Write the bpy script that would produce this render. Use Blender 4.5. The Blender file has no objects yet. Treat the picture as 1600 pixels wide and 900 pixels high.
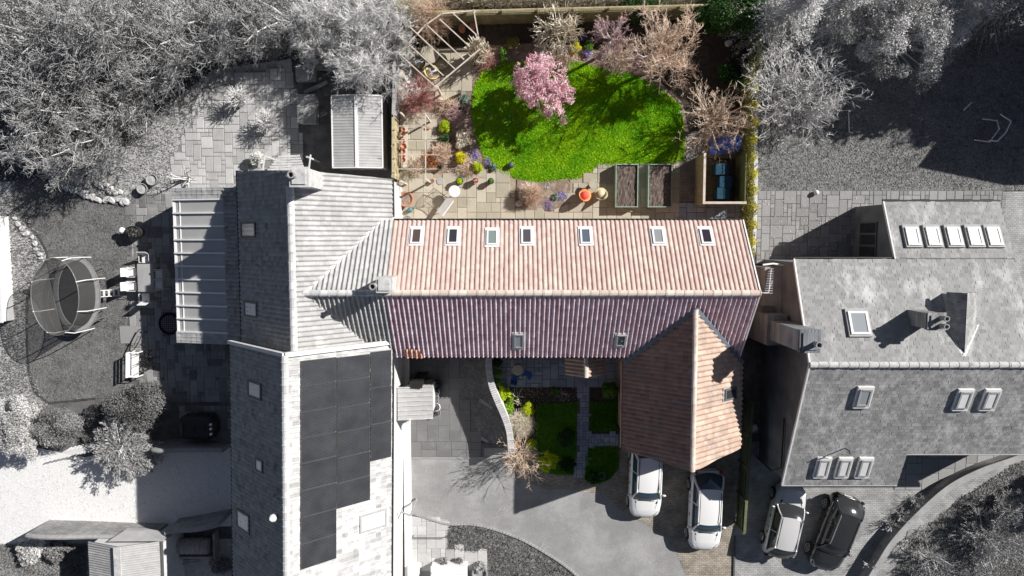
import bpy, math, random
import numpy as np
from math import sin, cos, pi, radians, sqrt, atan2, hypot
from mathutils import Vector, Matrix

random.seed(7)
SC = bpy.context.scene
COL = SC.collection
# ---------------------------------------------------------------- camera
CAM_H = 37.0
FPX = 1067.0            # focal length in pixels of a 1600 px wide frame
TILT = radians(-4.3)
cd = bpy.data.cameras.new("drone_camera")
cd.sensor_width = 36.0
cd.lens = 36.0 * FPX / 1600.0
cd.clip_start = 0.5
cd.clip_end = 2000.0
cam = bpy.data.objects.new("drone_camera", cd)
COL.objects.link(cam)
cam.location = (0, 0, CAM_H)
cam.rotation_euler = (TILT, 0, 0)
SC.camera = cam
# ---------------------------------------------------------------- light
SUNV = Vector((1.38, 0.75, 1.0)).normalized()      # towards the sun
SUN_EL = math.asin(SUNV.z)
SUN_AZ = atan2(SUNV.x, SUNV.y)
sl = bpy.data.lights.new("sun", 'SUN')
sl.energy = 5.0
sl.angle = radians(0.5)
sl.color = (1.0, 0.975, 0.94)
so = bpy.data.objects.new("sun", sl)
COL.objects.link(so)
so.rotation_euler = SUNV.to_track_quat('Z', 'Y').to_euler()
so.location = (30, 17, 40)
W = bpy.data.worlds.new("World")
SC.world = W
W.use_nodes = True
wn = W.node_tree.nodes
wl = W.node_tree.links
sky = wn.new('ShaderNodeTexSky')
sky.sky_type = 'NISHITA'
sky.sun_disc = False
sky.sun_elevation = SUN_EL
sky.sun_rotation = SUN_AZ
sky.air_density = 0.55
sky.dust_density = 0.3
sky.ozone_density = 1.0
hs = wn.new('ShaderNodeHueSaturation')
hs.inputs['Saturation'].default_value = 0.75
wl.new(sky.outputs[0], hs.inputs['Color'])
wl.new(hs.outputs[0], wn['Background'].inputs['Color'])
wn['Background'].inputs['Strength'].default_value = 0.05
SC.view_settings.view_transform = 'Standard'
SC.view_settings.look = 'None'
SC.view_settings.exposure = 0.45
SC.view_settings.gamma = 1.0
SC.cycles.max_bounces = 6
SC.cycles.transparent_max_bounces = 12

# ---------------------------------------------------------------- place helper: photo pixel + height -> world point
def V(px, py, h=0.0):
    x = (px - 800) / FPX
    y = (450 - py) / FPX
    y2 = y * cos(TILT) + sin(TILT)
    z2 = y * sin(TILT) - cos(TILT)
    t = (CAM_H - h) / -z2
    return Vector((x * t, y2 * t, h))

def XY(px, py, h=0.0):
    v = V(px, py, h)
    return (v.x, v.y)

def poly(pts, h=0.0):
    return [XY(a, b, h) for a, b in pts]

def inside(x, y, P):
    c = False
    n = len(P)
    j = n - 1
    for i in range(n):
        xi, yi = P[i]
        xj, yj = P[j]
        if (yi > y) != (yj > y) and x < (xj - xi) * (y - yi) / (yj - yi) + xi:
            c = not c
        j = i
    return c

def inside_np(x, y, P):
    c = np.zeros(x.shape, bool)
    n = len(P)
    j = n - 1
    for i in range(n):
        xi, yi = P[i]
        xj, yj = P[j]
        if yi != yj:
            c ^= ((yi > y) != (yj > y)) & (x < (xj - xi) * (y - yi) / (yj - yi) + xi)
        j = i
    return c

# ---------------------------------------------------------------- objects
def tag(o, label=None, cat=None, group=None, kind=None):
    if label: o['label'] = label
    if cat: o['category'] = cat
    if group: o['group'] = group
    if kind: o['kind'] = kind
    return o

def thing(name, label, cat, loc=(0, 0, 0), rz=0.0, group=None):
    o = bpy.data.objects.new(name, None)
    o.empty_display_size = 0.2
    COL.objects.link(o)
    o.location = loc
    o.rotation_euler = (0, 0, rz)
    return tag(o, label, cat, group)

def link(name, me, parent=None, loc=(0, 0, 0), rot=(0, 0, 0), scale=(1, 1, 1)):
    o = bpy.data.objects.new(name, me)
    COL.objects.link(o)
    o.parent = parent
    o.location = loc
    o.rotation_euler = rot
    o.scale = scale
    return o

def copy_tree(o, parent=None):
    c = o.copy()
    COL.objects.link(c)
    c.parent = parent
    for ch in list(o.children):
        copy_tree(ch, c)
    return c

def copy_thing(o, loc, rz=0.0, label=None, scale=None):
    c = copy_tree(o)
    c.location = loc
    c.rotation_euler = (0, 0, rz)
    if label: c['label'] = label
    if scale: c.scale = scale
    return c

class MB:
    """collects simple solids and links them as one mesh"""
    def __init__(s):
        s.v = []; s.f = []; s.m = []; s.mi = 0
    def add(s, vs, fs, mi=None):
        k = len(s.v)
        s.v.extend([tuple(v) for v in vs])
        for f in fs:
            s.f.append([i + k for i in f])
            s.m.append(s.mi if mi is None else mi)
        return s
    def box(s, cx, cy, cz, sx, sy, sz, rz=0.0, mi=None):
        a, b, c = sx / 2, sy / 2, sz / 2
        co, si = cos(rz), sin(rz)
        vs = []
        for dz in (-c, c):
            for dx, dy in ((-a, -b), (a, -b), (a, b), (-a, b)):
                vs.append((cx + dx * co - dy * si, cy + dx * si + dy * co, cz + dz))
        return s.add(vs, [(3, 2, 1, 0), (4, 5, 6, 7), (0, 1, 5, 4), (1, 2, 6, 5), (2, 3, 7, 6), (3, 0, 4, 7)], mi)
    def bar(s, p, q, w, h, mi=None, up=(0, 0, 1)):
        p = Vector(p); q = Vector(q)
        d = (q - p).normalized()
        u = Vector(up)
        if abs(d.dot(u)) > 0.98: u = Vector((1, 0, 0))
        a = d.cross(u).normalized() * (w / 2)
        b = a.cross(d).normalized() * (h / 2)
        vs = [p - a - b, p + a - b, p + a + b, p - a + b, q - a - b, q + a - b, q + a + b, q - a + b]
        return s.add(vs, [(3, 2, 1, 0), (4, 5, 6, 7), (0, 1, 5, 4), (1, 2, 6, 5), (2, 3, 7, 6), (3, 0, 4, 7)], mi)
    def tube(s, pts, r, n=6, mi=None, closed=False):
        pts = [Vector(p) for p in pts]
        k = len(pts)
        rs = r if isinstance(r, (list, tuple)) else [r] * k
        vs = []
        for i, p in enumerate(pts):
            if closed: d = pts[(i + 1) % k] - pts[i - 1]
            else: d = pts[min(i + 1, k - 1)] - pts[max(i - 1, 0)]
            d.normalize()
            u = Vector((0, 0, 1)) if abs(d.z) < 0.9 else Vector((1, 0, 0))
            a = d.cross(u).normalized()
            b = a.cross(d)
            for j in range(n):
                t = 2 * pi * j / n
                vs.append(p + (a * cos(t) + b * sin(t)) * rs[i])
        fs = []
        for i in range(k if closed else k - 1):
            i2 = (i + 1) % k
            for j in range(n):
                j2 = (j + 1) % n
                fs.append((i * n + j, i * n + j2, i2 * n + j2, i2 * n + j))
        if not closed:
            fs.append(list(range(n))); fs.append(list(range((k - 1) * n, k * n))[::-1])
        return s.add(vs, fs, mi)
    def lathe(s, prof, cx=0, cy=0, cz=0, n=16, mi=None, sx=1, sy=1):
        vs = []; fs = []
        for r, z in prof:
            for j in range(n):
                t = 2 * pi * j / n
                vs.append((cx + r * cos(t) * sx, cy + r * sin(t) * sy, cz + z))
        for i in range(len(prof) - 1):
            for j in range(n):
                j2 = (j + 1) % n
                fs.append((i * n + j, i * n + j2, (i + 1) * n + j2, (i + 1) * n + j))
        fs.append(list(range(n))[::-1])
        fs.append(list(range((len(prof) - 1) * n, len(prof) * n)))
        return s.add(vs, fs, mi)
    def prism(s, P, z0, z1, mi=None):
        n = len(P)
        ar = sum(P[i][0] * P[(i + 1) % n][1] - P[(i + 1) % n][0] * P[i][1] for i in range(n))
        if ar < 0: P = P[::-1]
        vs = [(x, y, z0) for x, y in P] + [(x, y, z1) for x, y in P]
        fs = [list(range(n))[::-1], list(range(n, 2 * n))]
        for i in range(n):
            j = (i + 1) % n
            fs.append((i, j, n + j, n + i))
        return s.add(vs, fs, mi)
    def face(s, pts, mi=None):
        return s.add(pts, [list(range(len(pts)))], mi)
    def mesh(s, name, mats, smooth=False, off=None):
        me = bpy.data.meshes.new(name)
        vs = s.v if off is None else [(a - off[0], b - off[1], c - off[2]) for a, b, c in s.v]
        me.from_pydata(vs, [], s.f)
        for m in (mats if isinstance(mats, (list, tuple)) else [mats]):
            me.materials.append(m)
        if max(s.m, default=0) > 0:
            me.polygons.foreach_set('material_index', s.m)
        if smooth:
            me.polygons.foreach_set('use_smooth', [True] * len(me.polygons))
        me.update()
        return me
    def build(s, name, mats, parent=None, smooth=False, world=True):
        """world=True: the coordinates are world ones, the origin goes to the parent's base"""
        off = None
        if parent is not None and world:
            off = parent.location.copy()
            pp = parent.parent
            while pp is not None:
                off = off + pp.location
                pp = pp.parent
        return link(name, s.mesh(name, mats, smooth, off), parent)

def arrays_mesh(name, verts, faces, mat, tone=None, smooth=False):
    """verts (n,3), faces (m,k) arrays -> mesh with an optional per-face float 'tone'"""
    me = bpy.data.meshes.new(name)
    verts = np.ascontiguousarray(verts, dtype=np.float32)
    faces = np.ascontiguousarray(faces, dtype=np.int32)
    m, k = faces.shape
    me.vertices.add(len(verts))
    me.vertices.foreach_set('co', verts.ravel())
    me.loops.add(m * k)
    me.loops.foreach_set('vertex_index', faces.ravel())
    me.polygons.add(m)
    me.polygons.foreach_set('loop_start', np.arange(0, m * k, k, dtype=np.int32))
    me.polygons.foreach_set('loop_total', np.full(m, k, dtype=np.int32))
    me.polygons.foreach_set('use_smooth', np.full(m, bool(smooth)))
    me.update(calc_edges=True)
    if tone is not None:
        a = me.attributes.new('tone', 'FLOAT', 'FACE')
        a.data.foreach_set('value', np.ascontiguousarray(tone, dtype=np.float32))
    for q in (mat if isinstance(mat, (list, tuple)) else [mat]):
        me.materials.append(q)
    return me

# ---------------------------------------------------------------- materials
def newmat(name):
    m = bpy.data.materials.new(name)
    m.use_nodes = True
    return m, m.node_tree.nodes, m.node_tree.links, m.node_tree.nodes['Principled BSDF']

def rgb(c):
    if isinstance(c, (int, float)): c = (c * 1.0, c * 0.985, c * 0.965)
    return (c[0], c[1], c[2], 1)

def mat(name, c1, c2=None, rough=0.85, scale=3.0, bump=0.0, bscale=40.0, src='noise', spec=0.3,
        c3=None, s3=0.6, t3=(0.55, 0.7), detail=6.0, metal=0.0, stretch=None, fine=0.0, coat=0.0):
    """two-colour surface; src = noise | random (per object) | tone (per face); c3 = blotches of wear"""
    m, N, L, B = newmat(name)
    B.inputs['Roughness'].default_value = rough
    B.inputs['Specular IOR Level'].default_value = spec
    B.inputs['Metallic'].default_value = metal
    B.inputs['Coat Weight'].default_value = coat
    tc = N.new('ShaderNodeTexCoord')
    geo = N.new('ShaderNodeNewGeometry')
    pos = geo.outputs['Position']
    if stretch:
        mp = N.new('ShaderNodeMapping')
        mp.inputs['Scale'].default_value = stretch
        L.new(pos, mp.inputs['Vector'])
        pos = mp.outputs[0]
    if c2 is None: c2 = c1
    mix = N.new('ShaderNodeMix'); mix.data_type = 'RGBA'
    mix.inputs['A'].default_value = rgb(c1)
    mix.inputs['B'].default_value = rgb(c2)
    nz = N.new('ShaderNodeTexNoise')
    nz.inputs['Scale'].default_value = scale
    nz.inputs['Detail'].default_value = detail
    nz.inputs['Roughness'].default_value = 0.65
    L.new(pos, nz.inputs['Vector'])
    rp = N.new('ShaderNodeMapRange')
    rp.inputs['From Min'].default_value = 0.32
    rp.inputs['From Max'].default_value = 0.68
    L.new(nz.outputs['Fac'], rp.inputs['Value'])
    if src == 'noise':
        L.new(rp.outputs[0], mix.inputs['Factor'])
    else:
        if src == 'random':
            oi = N.new('ShaderNodeObjectInfo'); s = oi.outputs['Random']
        else:
            at = N.new('ShaderNodeAttribute'); at.attribute_name = 'tone'; s = at.outputs['Fac']
        ad = N.new('ShaderNodeMath'); ad.operation = 'MULTIPLY_ADD'
        L.new(rp.outputs[0], ad.inputs[0]); ad.inputs[1].default_value = 0.35
        sc = N.new('ShaderNodeMath'); sc.operation = 'MULTIPLY_ADD'
        L.new(s, sc.inputs[0]); sc.inputs[1].default_value = 0.9; sc.inputs[2].default_value = -0.12
        L.new(sc.outputs[0], ad.inputs[2])
        cl = N.new('ShaderNodeClamp'); L.new(ad.outputs[0], cl.inputs['Value'])
        L.new(cl.outputs[0], mix.inputs['Factor'])
    out = mix.outputs['Result']
    if c3 is not None:
        n3 = N.new('ShaderNodeTexNoise')
        n3.inputs['Scale'].default_value = s3
        n3.inputs['Detail'].default_value = 8.0
        n3.inputs['Roughness'].default_value = 0.7
        L.new(pos, n3.inputs['Vector'])
        r3 = N.new('ShaderNodeMapRange')
        r3.inputs['From Min'].default_value = t3[0]
        r3.inputs['From Max'].default_value = t3[1]
        L.new(n3.outputs['Fac'], r3.inputs['Value'])
        mx = N.new('ShaderNodeMix'); mx.data_type = 'RGBA'
        L.new(r3.outputs[0], mx.inputs['Factor'])
        L.new(out, mx.inputs['A'])
        mx.inputs['B'].default_value = rgb(c3)
        out = mx.outputs['Result']
    if fine > 0:
        nf = N.new('ShaderNodeTexNoise')
        nf.inputs['Scale'].default_value = 45.0
        nf.inputs['Detail'].default_value = 3.0
        L.new(geo.outputs['Position'], nf.inputs['Vector'])
        rf = N.new('ShaderNodeMapRange')
        rf.inputs['From Min'].default_value = 0.3; rf.inputs['From Max'].default_value = 0.7
        rf.inputs['To Min'].default_value = 1 - fine; rf.inputs['To Max'].default_value = 1 + fine
        L.new(nf.outputs['Fac'], rf.inputs['Value'])
        ml = N.new('ShaderNodeMix'); ml.data_type = 'RGBA'; ml.blend_type = 'MULTIPLY'
        ml.inputs['Factor'].default_value = 1.0
        L.new(out, ml.inputs['A']); L.new(rf.outputs[0], ml.inputs['B'])
        out = ml.outputs['Result']
    L.new(out, B.inputs['Base Color'])
    if bump > 0:
        nb = N.new('ShaderNodeTexNoise')
        nb.inputs['Scale'].default_value = bscale
        nb.inputs['Detail'].default_value = 5.0
        L.new(geo.outputs['Position'], nb.inputs['Vector'])
        bp = N.new('ShaderNodeBump')
        bp.inputs['Strength'].default_value = bump
        bp.inputs['Distance'].default_value = 0.05
        L.new(nb.outputs['Fac'], bp.inputs['Height'])
        L.new(bp.outputs[0], B.inputs['Normal'])
    return m

def block_mat(name, c1, c2, mortar, w=0.2, h=0.1, bump=0.4, c3=None, plane='xy', rot=0.0):
    """small setts or brick courses, too small to pick apart"""
    m, N, L, B = newmat(name)
    B.inputs['Roughness'].default_value = 0.75
    geo = N.new('ShaderNodeNewGeometry')
    mp = N.new('ShaderNodeMapping')
    if plane == 'xz': mp.inputs['Rotation'].default_value = (radians(90), 0, 0)
    elif plane == 'yz': mp.inputs['Rotation'].default_value = (radians(90), 0, radians(90))
    else: mp.inputs['Rotation'].default_value = (0, 0, rot)
    L.new(geo.outputs['Position'], mp.inputs['Vector'])
    br = N.new('ShaderNodeTexBrick')
    br.inputs['Scale'].default_value = 1.0
    br.inputs['Brick Width'].default_value = w
    br.inputs['Row Height'].default_value = h
    br.inputs['Mortar Size'].default_value = 0.011
    br.inputs['Color1'].default_value = rgb(c1)
    br.inputs['Color2'].default_value = rgb(c2)
    br.inputs['Mortar'].default_value = rgb(mortar)
    L.new(mp.outputs[0], br.inputs['Vector'])
    nz = N.new('ShaderNodeTexNoise')
    nz.inputs['Scale'].default_value = 1.3; nz.inputs['Detail'].default_value = 8.0
    L.new(geo.outputs['Position'], nz.inputs['Vector'])
    rf = N.new('ShaderNodeMapRange')
    rf.inputs['From Min'].default_value = 0.3; rf.inputs['From Max'].default_value = 0.7
    rf.inputs['To Min'].default_value = 0.72; rf.inputs['To Max'].default_value = 1.25
    L.new(nz.outputs['Fac'], rf.inputs['Value'])
    ml = N.new('ShaderNodeMix'); ml.data_type = 'RGBA'; ml.blend_type = 'MULTIPLY'
    ml.inputs['Factor'].default_value = 1.0
    L.new(br.outputs['Color'], ml.inputs['A']); L.new(rf.outputs[0], ml.inputs['B'])
    L.new(ml.outputs['Result'], B.inputs['Base Color'])
    bp = N.new('ShaderNodeBump')
    bp.invert = True
    bp.inputs['Strength'].default_value = bump
    bp.inputs['Distance'].default_value = 0.02
    L.new(br.outputs['Fac'], bp.inputs['Height'])
    L.new(bp.outputs[0], B.inputs['Normal'])
    return m

def leafmat(name, c1, c2, trans=0.25, rough=0.6):
    m, N, L, B = newmat(name)
    at = N.new('ShaderNodeAttribute'); at.attribute_name = 'tone'
    mix = N.new('ShaderNodeMix'); mix.data_type = 'RGBA'
    mix.inputs['A'].default_value = rgb(c1); mix.inputs['B'].default_value = rgb(c2)
    L.new(at.outputs['Fac'], mix.inputs['Factor'])
    L.new(mix.outputs['Result'], B.inputs['Base Color'])
    B.inputs['Roughness'].default_value = rough
    B.inputs['Specular IOR Level'].default_value = 0.25
    if trans > 0:
        tr = N.new('ShaderNodeBsdfTranslucent')
        L.new(mix.outputs['Result'], tr.inputs['Color'])
        ms = N.new('ShaderNodeMixShader')
        ms.inputs[0].default_value = trans
        L.new(B.outputs[0], ms.inputs[1]); L.new(tr.outputs[0], ms.inputs[2])
        L.new(ms.outputs[0], N['Material Output'].inputs['Surface'])
    return m

def glassmat(name, c, rough=0.06, spec=0.8):
    m, N, L, B = newmat(name)
    B.inputs['Base Color'].default_value = rgb(c)
    B.inputs['Roughness'].default_value = rough
    B.inputs['Specular IOR Level'].default_value = spec
    return m

def veilmat(name, c, alpha):
    m, N, L, B = newmat(name)
    B.inputs['Base Color'].default_value = rgb(c)
    B.inputs['Roughness'].default_value = 0.8
    B.inputs['Alpha'].default_value = alpha
    return m
# ---------------------------------------------------------------- vegetation builders
def rng(seed): return np.random.default_rng(seed)

def leaf_cloud(clumps, n, size, seed, aspect=0.5, up=0.3, shell=0.55):
    """n leaf quads through a union of ellipsoids (x,y,z,rx,ry,rz); returns verts, faces, tone"""
    R = rng(seed)
    C = np.array(clumps, float)
    vol = C[:, 3] * C[:, 4]
    k = R.choice(len(C), n, p=vol / vol.sum())
    d = R.normal(size=(n, 3)); d /= np.linalg.norm(d, axis=1)[:, None]
    r = shell + (1 - shell) * R.random(n) ** 0.6
    r *= 1 + 0.12 * R.normal(size=n)
    p = C[k, :3] + d * C[k, 3:6] * r[:, None]
    nrm = d * 0.6 + R.normal(size=(n, 3)) * 0.6 + np.array([0, 0, up])
    nrm /= np.linalg.norm(nrm, axis=1)[:, None]
    t = np.cross(nrm, R.normal(size=(n, 3))); t /= np.linalg.norm(t, axis=1)[:, None]
    b = np.cross(nrm, t)
    s = size * (0.6 + 0.8 * R.random(n))[:, None]
    v = np.stack([p - t * s, p - b * s * aspect + t * s * 0.1, p + t * s, p + b * s * aspect + t * s * 0.1], 1)
    tone = np.clip(0.5 + 0.28 * R.normal(size=n) + 0.25 * R.normal(size=len(C))[k], 0, 1)
    return v.reshape(-1, 3), np.arange(4 * n).reshape(n, 4), tone

def leaf_mesh(name, clumps, n, size, mat_, seed, **kw):
    v, f, t = leaf_cloud(clumps, n, size, seed, **kw)
    return arrays_mesh(name, v, f, mat_, t)

def seg_mesh(name, segs, mat_, tone_seed=0, sides=3):
    """segs (n,8): p0, p1, r0, r1 -> tapered prisms"""
    S = np.array(segs, float)
    n = len(S)
    p0, p1, r0, r1 = S[:, 0:3], S[:, 3:6], S[:, 6], S[:, 7]
    d = p1 - p0
    d /= np.maximum(np.linalg.norm(d, axis=1), 1e-6)[:, None]
    ref = np.where(np.abs(d[:, 2:3]) > 0.9, np.array([[1., 0, 0]]), np.array([[0, 0, 1.]]))
    a = np.cross(d, ref); a /= np.linalg.norm(a, axis=1)[:, None]
    b = np.cross(a, d)
    V_ = np.zeros((n, 2 * sides, 3))
    for j in range(sides):
        th = 2 * pi * j / sides
        o = a * cos(th) + b * sin(th)
        V_[:, j] = p0 + o * r0[:, None]
        V_[:, sides + j] = p1 + o * r1[:, None]
    F = np.zeros((n, sides, 4), int)
    for j in range(sides):
        j2 = (j + 1) % sides
        F[:, j] = [j, j2, sides + j2, sides + j]
    F = F + (np.arange(n) * 2 * sides)[:, None, None]
    tone = np.repeat(np.clip(rng(tone_seed).normal(0.5, 0.25, n), 0, 1), sides)
    return arrays_mesh(name, V_.reshape(-1, 3), F.reshape(-1, 4), mat_, tone)

def bare_segs(seed, h, r, limbs=7, trunk_h=0.25, trunk_r=0.14, levels=(5, 5, 5), twig_r=0.012, upward=0.1, wig=0.22, rise=(15, 70)):
    """branching skeleton; returns thick and thin segment lists"""
    R = random.Random(seed)
    thick, thin = [], []
    def put(p, q, a, b, lv): (thick if lv == 0 else thin).append((*p, *q, a, b))
    def rot_off(d, ang):
        u = Vector((R.gauss(0, 1), R.gauss(0, 1), R.gauss(0, 1)))
        u = (u - d * u.dot(d)).normalized()
        return (d * cos(ang) + u * sin(ang)).normalized()
    def grow(p, d, ln, rad, lv):
        ns = 4 if lv < 3 else 2
        last = lv >= len(levels)
        kids = 0 if last else levels[lv]
        q = p
        for i in range(ns):
            d = (d + Vector((R.gauss(0, wig), R.gauss(0, wig), R.gauss(0, wig) + upward))).normalized()
            q2 = q + d * (ln / ns)
            if q2.z < 0.05: q2.z = 0.05
            ra = rad * (1 - 0.75 * i / ns); rb = rad * (1 - 0.75 * (i + 1) / ns)
            put(q, q2, max(ra, twig_r * .6), max(rb, twig_r * .45), lv)
            if kids:
                m = kids // ns + (1 if R.random() < (kids % ns) / ns else 0)
                for _ in range(m):
                    f = R.random()
                    grow(q.lerp(q2, f), rot_off(d, radians(R.uniform(25, 65))), ln * R.uniform(.42, .68) * (1 - .1 * i), max(rb * .6, twig_r), lv + 1)
            q = q2
    top = Vector((R.gauss(0, .03) * h, R.gauss(0, .03) * h, h * trunk_h))
    put(Vector((0, 0, -0.05)), top, trunk_r, trunk_r * .8, 0)
    L0 = sqrt(r * r + (h * (1 - trunk_h)) ** 2) * 0.62
    for i in range(limbs):
        az = 2 * pi * (i + R.uniform(-.3, .3)) / limbs
        el = radians(R.uniform(*rise))
        d = Vector((cos(az) * cos(el), sin(az) * cos(el), sin(el)))
        ln = (r * .95 if el < radians(45) else L0) * R.uniform(.75, 1.0)
        grow(top * R.uniform(.7, 1.0), d, ln, trunk_r * .5, 0)
    return thick, thin

def bare_tree(name, label, cat, x, y, mats, seed, h, r, z=0.0, group=None, rz=0.0, **kw):
    o = thing(name, label, cat, (x, y, z), rz, group)
    th, tn = bare_segs(seed, h, r, **kw)
    link('trunk', seg_mesh('trunk', th, mats[0], seed, 5), o)
    link('crown', seg_mesh('crown', tn, mats[1], seed), o)
    return o

def stem_segs(seed, n, r, h, th=0.012, fork=3, curve=0.35, base=0.12):
    """many stems rising from the ground and spreading outward"""
    R = random.Random(seed)
    S = []
    for i in range(n):
        az = R.uniform(0, 2 * pi); f = sqrt(R.random())
        p = Vector((R.gauss(0, base), R.gauss(0, base), 0))
        tip = Vector((cos(az) * r * f, sin(az) * r * f, h * (1 - .55 * f * f) * R.uniform(.75, 1.1)))
        mid = p.lerp(tip, .5) + Vector((0, 0, h * curve * .4)) + Vector((R.gauss(0, .05), R.gauss(0, .05), 0)) * r
        S.append((*p, *mid, th, th * .8)); S.append((*mid, *tip, th * .8, th * .4))
        for _ in range(fork):
            t = R.uniform(.2, .95)
            q = mid.lerp(tip, t)
            d = (tip - mid).normalized() + Vector((R.gauss(0, .6), R.gauss(0, .6), R.gauss(0, .5)))
            q2 = q + d.normalized() * r * R.uniform(.15, .4)
            if q2.z < .02: q2.z = .02
            S.append((*q, *q2, th * .6, th * .35))
    return S

def twig_shrub(name, label, cat, x, y, m, seed, n, r, h, group=None, z=0.0, **kw):
    o = thing(name, label, cat, (x, y, z), 0, group)
    link('stems', seg_mesh('stems', stem_segs(seed, n, r, h, **kw), m, seed), o)
    return o

def lumps(R, n, r, h, spread=0.7, z0=0.0, cl=(.26, .46)):
    """clump ellipsoids of an uneven crown of radius r standing on z0, height h"""
    c_ = .62 * min(1.0, cl[1] / .46); out = [(0, 0, z0 + h * .5, r * c_, r * c_, h * .46)]
    for i in range(n):
        a = 2 * pi * i / n + R.uniform(-.4, .4); f = R.uniform(.45, 1) * spread
        if n > 24:
            a = R.uniform(0, 2 * pi); f = sqrt(R.random()); q = r * R.uniform(*cl)
            out.append((cos(a) * r * f, sin(a) * r * f, z0 + h * (.88 - .5 * f * f + R.uniform(-.1, .08)), q, q, q * .8)); continue
        q = r * R.uniform(*cl)
        out.append((cos(a) * r * f, sin(a) * r * f, z0 + h * R.uniform(.3, .78), q, q, q * min(1.0, h / r) * R.uniform(.8, 1.1)))
    return out

def leafy(name, label, cat, x, y, m, stem_m, seed, r, h, n, size, group=None, z=0.0, nl=9, stretch=(1, 1), rz=0.0, z0=None, cl=(.26, .46), **kw):
    """leafy shrub or tree: foliage and the stems inside it"""
    R = random.Random(seed)
    o = thing(name, label, cat, (x, y, z), rz, group)
    z0 = 0.0 if z0 is None else z0
    C = [(a * stretch[0], b * stretch[1], c, d * stretch[0], e * stretch[1], f) for a, b, c, d, e, f in lumps(R, nl, r, h - z0, z0=z0, cl=cl)]
    link('foliage', leaf_mesh('foliage', C, n, size, m, seed, **kw), o)
    S = []
    for a, b, c, d, e, f in C[1:]:
        mid = (a * .4 + R.gauss(0, .03), b * .4 + R.gauss(0, .03), c * .55)
        S.append((0, 0, 0, *mid, max(.012, r * .03), max(.01, r * .02)))
        S.append((*mid, a, b, c, max(.01, r * .02), .006))
    if z0 > 0.3: S.append((0, 0, -.05, 0, 0, z0 + .3 * h, r * .07, r * .05))
    link('trunk' if z0 > 0.3 else 'stems', seg_mesh('stems', S, stem_m, seed, 5), o)
    return o

def conifer(name, label, cat, px, py, m, stem_m, seed, r, h, n_br, group=None, ratio=.55, size=.06, per=46, flat=False, low=.0):
    # drooping sprays along branches that leave the trunk all round
    R = rng(seed)
    x, y = XY(px, py, h * ratio)
    o = thing(name, label, cat, (x, y, 0), 0, group)
    V4 = []; tone = []; S = [(0, 0, -.05, 0, 0, h * .95, r * .06, .02)]
    for i in range(n_br):
        f = R.random(); z = h * (low + (1 - low) * (f ** .8) * .96) if not flat else h * (.25 + .6 * f)
        ln = r * (1.08 - (z / h) ** 1.3) * (.7 + .4 * R.random()) + .12 if not flat else r * (.55 + .5 * R.random())
        az = R.random() * 2 * pi; up = .35 if not flat else .55
        d = np.array([cos(az), sin(az), up * (R.random() - .2)]); dn = np.array([-sin(az), cos(az), 0])
        k = int(per * ln / r) + 6
        s = R.random(k) ** .7
        droop = -(s ** 2) * ln * (.35 if not flat else .25)
        w = .20 * ln * (1.05 - s) + .06
        off = R.normal(size=k) * w * .6
        P = np.array([0, 0, z]) + d * (s * ln)[:, None] + dn * off[:, None] + np.stack([np.zeros(k), np.zeros(k), droop + R.normal(size=k) * .04], 1)
        t = d[None] * .8 + dn[None] * np.sign(off)[:, None] * .7 + R.normal(size=(k, 3)) * .25
        t /= np.linalg.norm(t, axis=1)[:, None]
        b = np.cross(t, R.normal(size=(k, 3)) * .5 + np.array([0, 0, 1.])); b /= np.linalg.norm(b, axis=1)[:, None]
        q = size * (.7 + .8 * R.random(k))[:, None]
        V4.append(np.stack([P - t * q, P - b * q * .28, P + t * q * 1.3, P + b * q * .28], 1))
        tone.append(np.clip(R.normal(.5, .2) + R.normal(0, .18, k) + .25 * (s - .5), 0, 1))
        e = d * ln * .9 + np.array([0, 0, z - .28 * ln])
        S.append((0, 0, z, e[0], e[1], e[2], .03, .008))
    v = np.concatenate(V4).reshape(-1, 3)
    v[:, 2] = np.maximum(v[:, 2], .03)
    link('foliage', arrays_mesh('foliage', v, np.arange(len(v)).reshape(-1, 4), m, np.concatenate(tone)), o)
    link('trunk', seg_mesh('trunk', S, stem_m, seed, 4), o)
    return o

def grass_mesh(name, P, n, size, m, seed, z=0.02, hmax=0.06):
    """short blades over polygon P (world xy)"""
    R = rng(seed)
    A = np.array(P)
    lo, hi = A.min(0), A.max(0)
    area = 0.5 * abs(sum(P[i - 1][0] * P[i][1] - P[i][0] * P[i - 1][1] for i in range(len(P))))
    k = int(n * (hi - lo).prod() / max(area, 1e-3) * 1.05) + 10
    x = lo[0] + R.random(k) * (hi[0] - lo[0]); y = lo[1] + R.random(k) * (hi[1] - lo[1])
    ok = inside_np(x, y, P)
    x, y = x[ok][:n], y[ok][:n]
    n = len(x)
    x = x + R.normal(0, .035, n); y = y + R.normal(0, .035, n)
    th = R.random(n) * 2 * pi
    w = size * (.5 + R.random(n))
    hh = hmax * (.4 + R.random(n))
    lx, ly = R.normal(size=n) * size * 1.2, R.normal(size=n) * size * 1.2
    v = np.zeros((n, 3, 3))
    v[:, 0] = np.stack([x - np.cos(th) * w, y - np.sin(th) * w, np.full(n, z)], 1)
    v[:, 1] = np.stack([x + np.cos(th) * w, y + np.sin(th) * w, np.full(n, z)], 1)
    v[:, 2] = np.stack([x + lx, y + ly, z + hh], 1)
    big = np.sin(x * 1.1 + 2 * np.sin(y * .7 + seed)) * np.sin(y * 1.4 + 1.7 * np.sin(x * .9)) + .6 * np.sin(x * 3.1 + y * 2.3) * np.sin(y * 3.7 - x * 1.2)
    tone = np.clip(R.normal(.5, .22, n) + .24 * big, 0, 1)
    return arrays_mesh(name, v.reshape(-1, 3), np.arange(3 * n).reshape(n, 3), m, tone)

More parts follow.
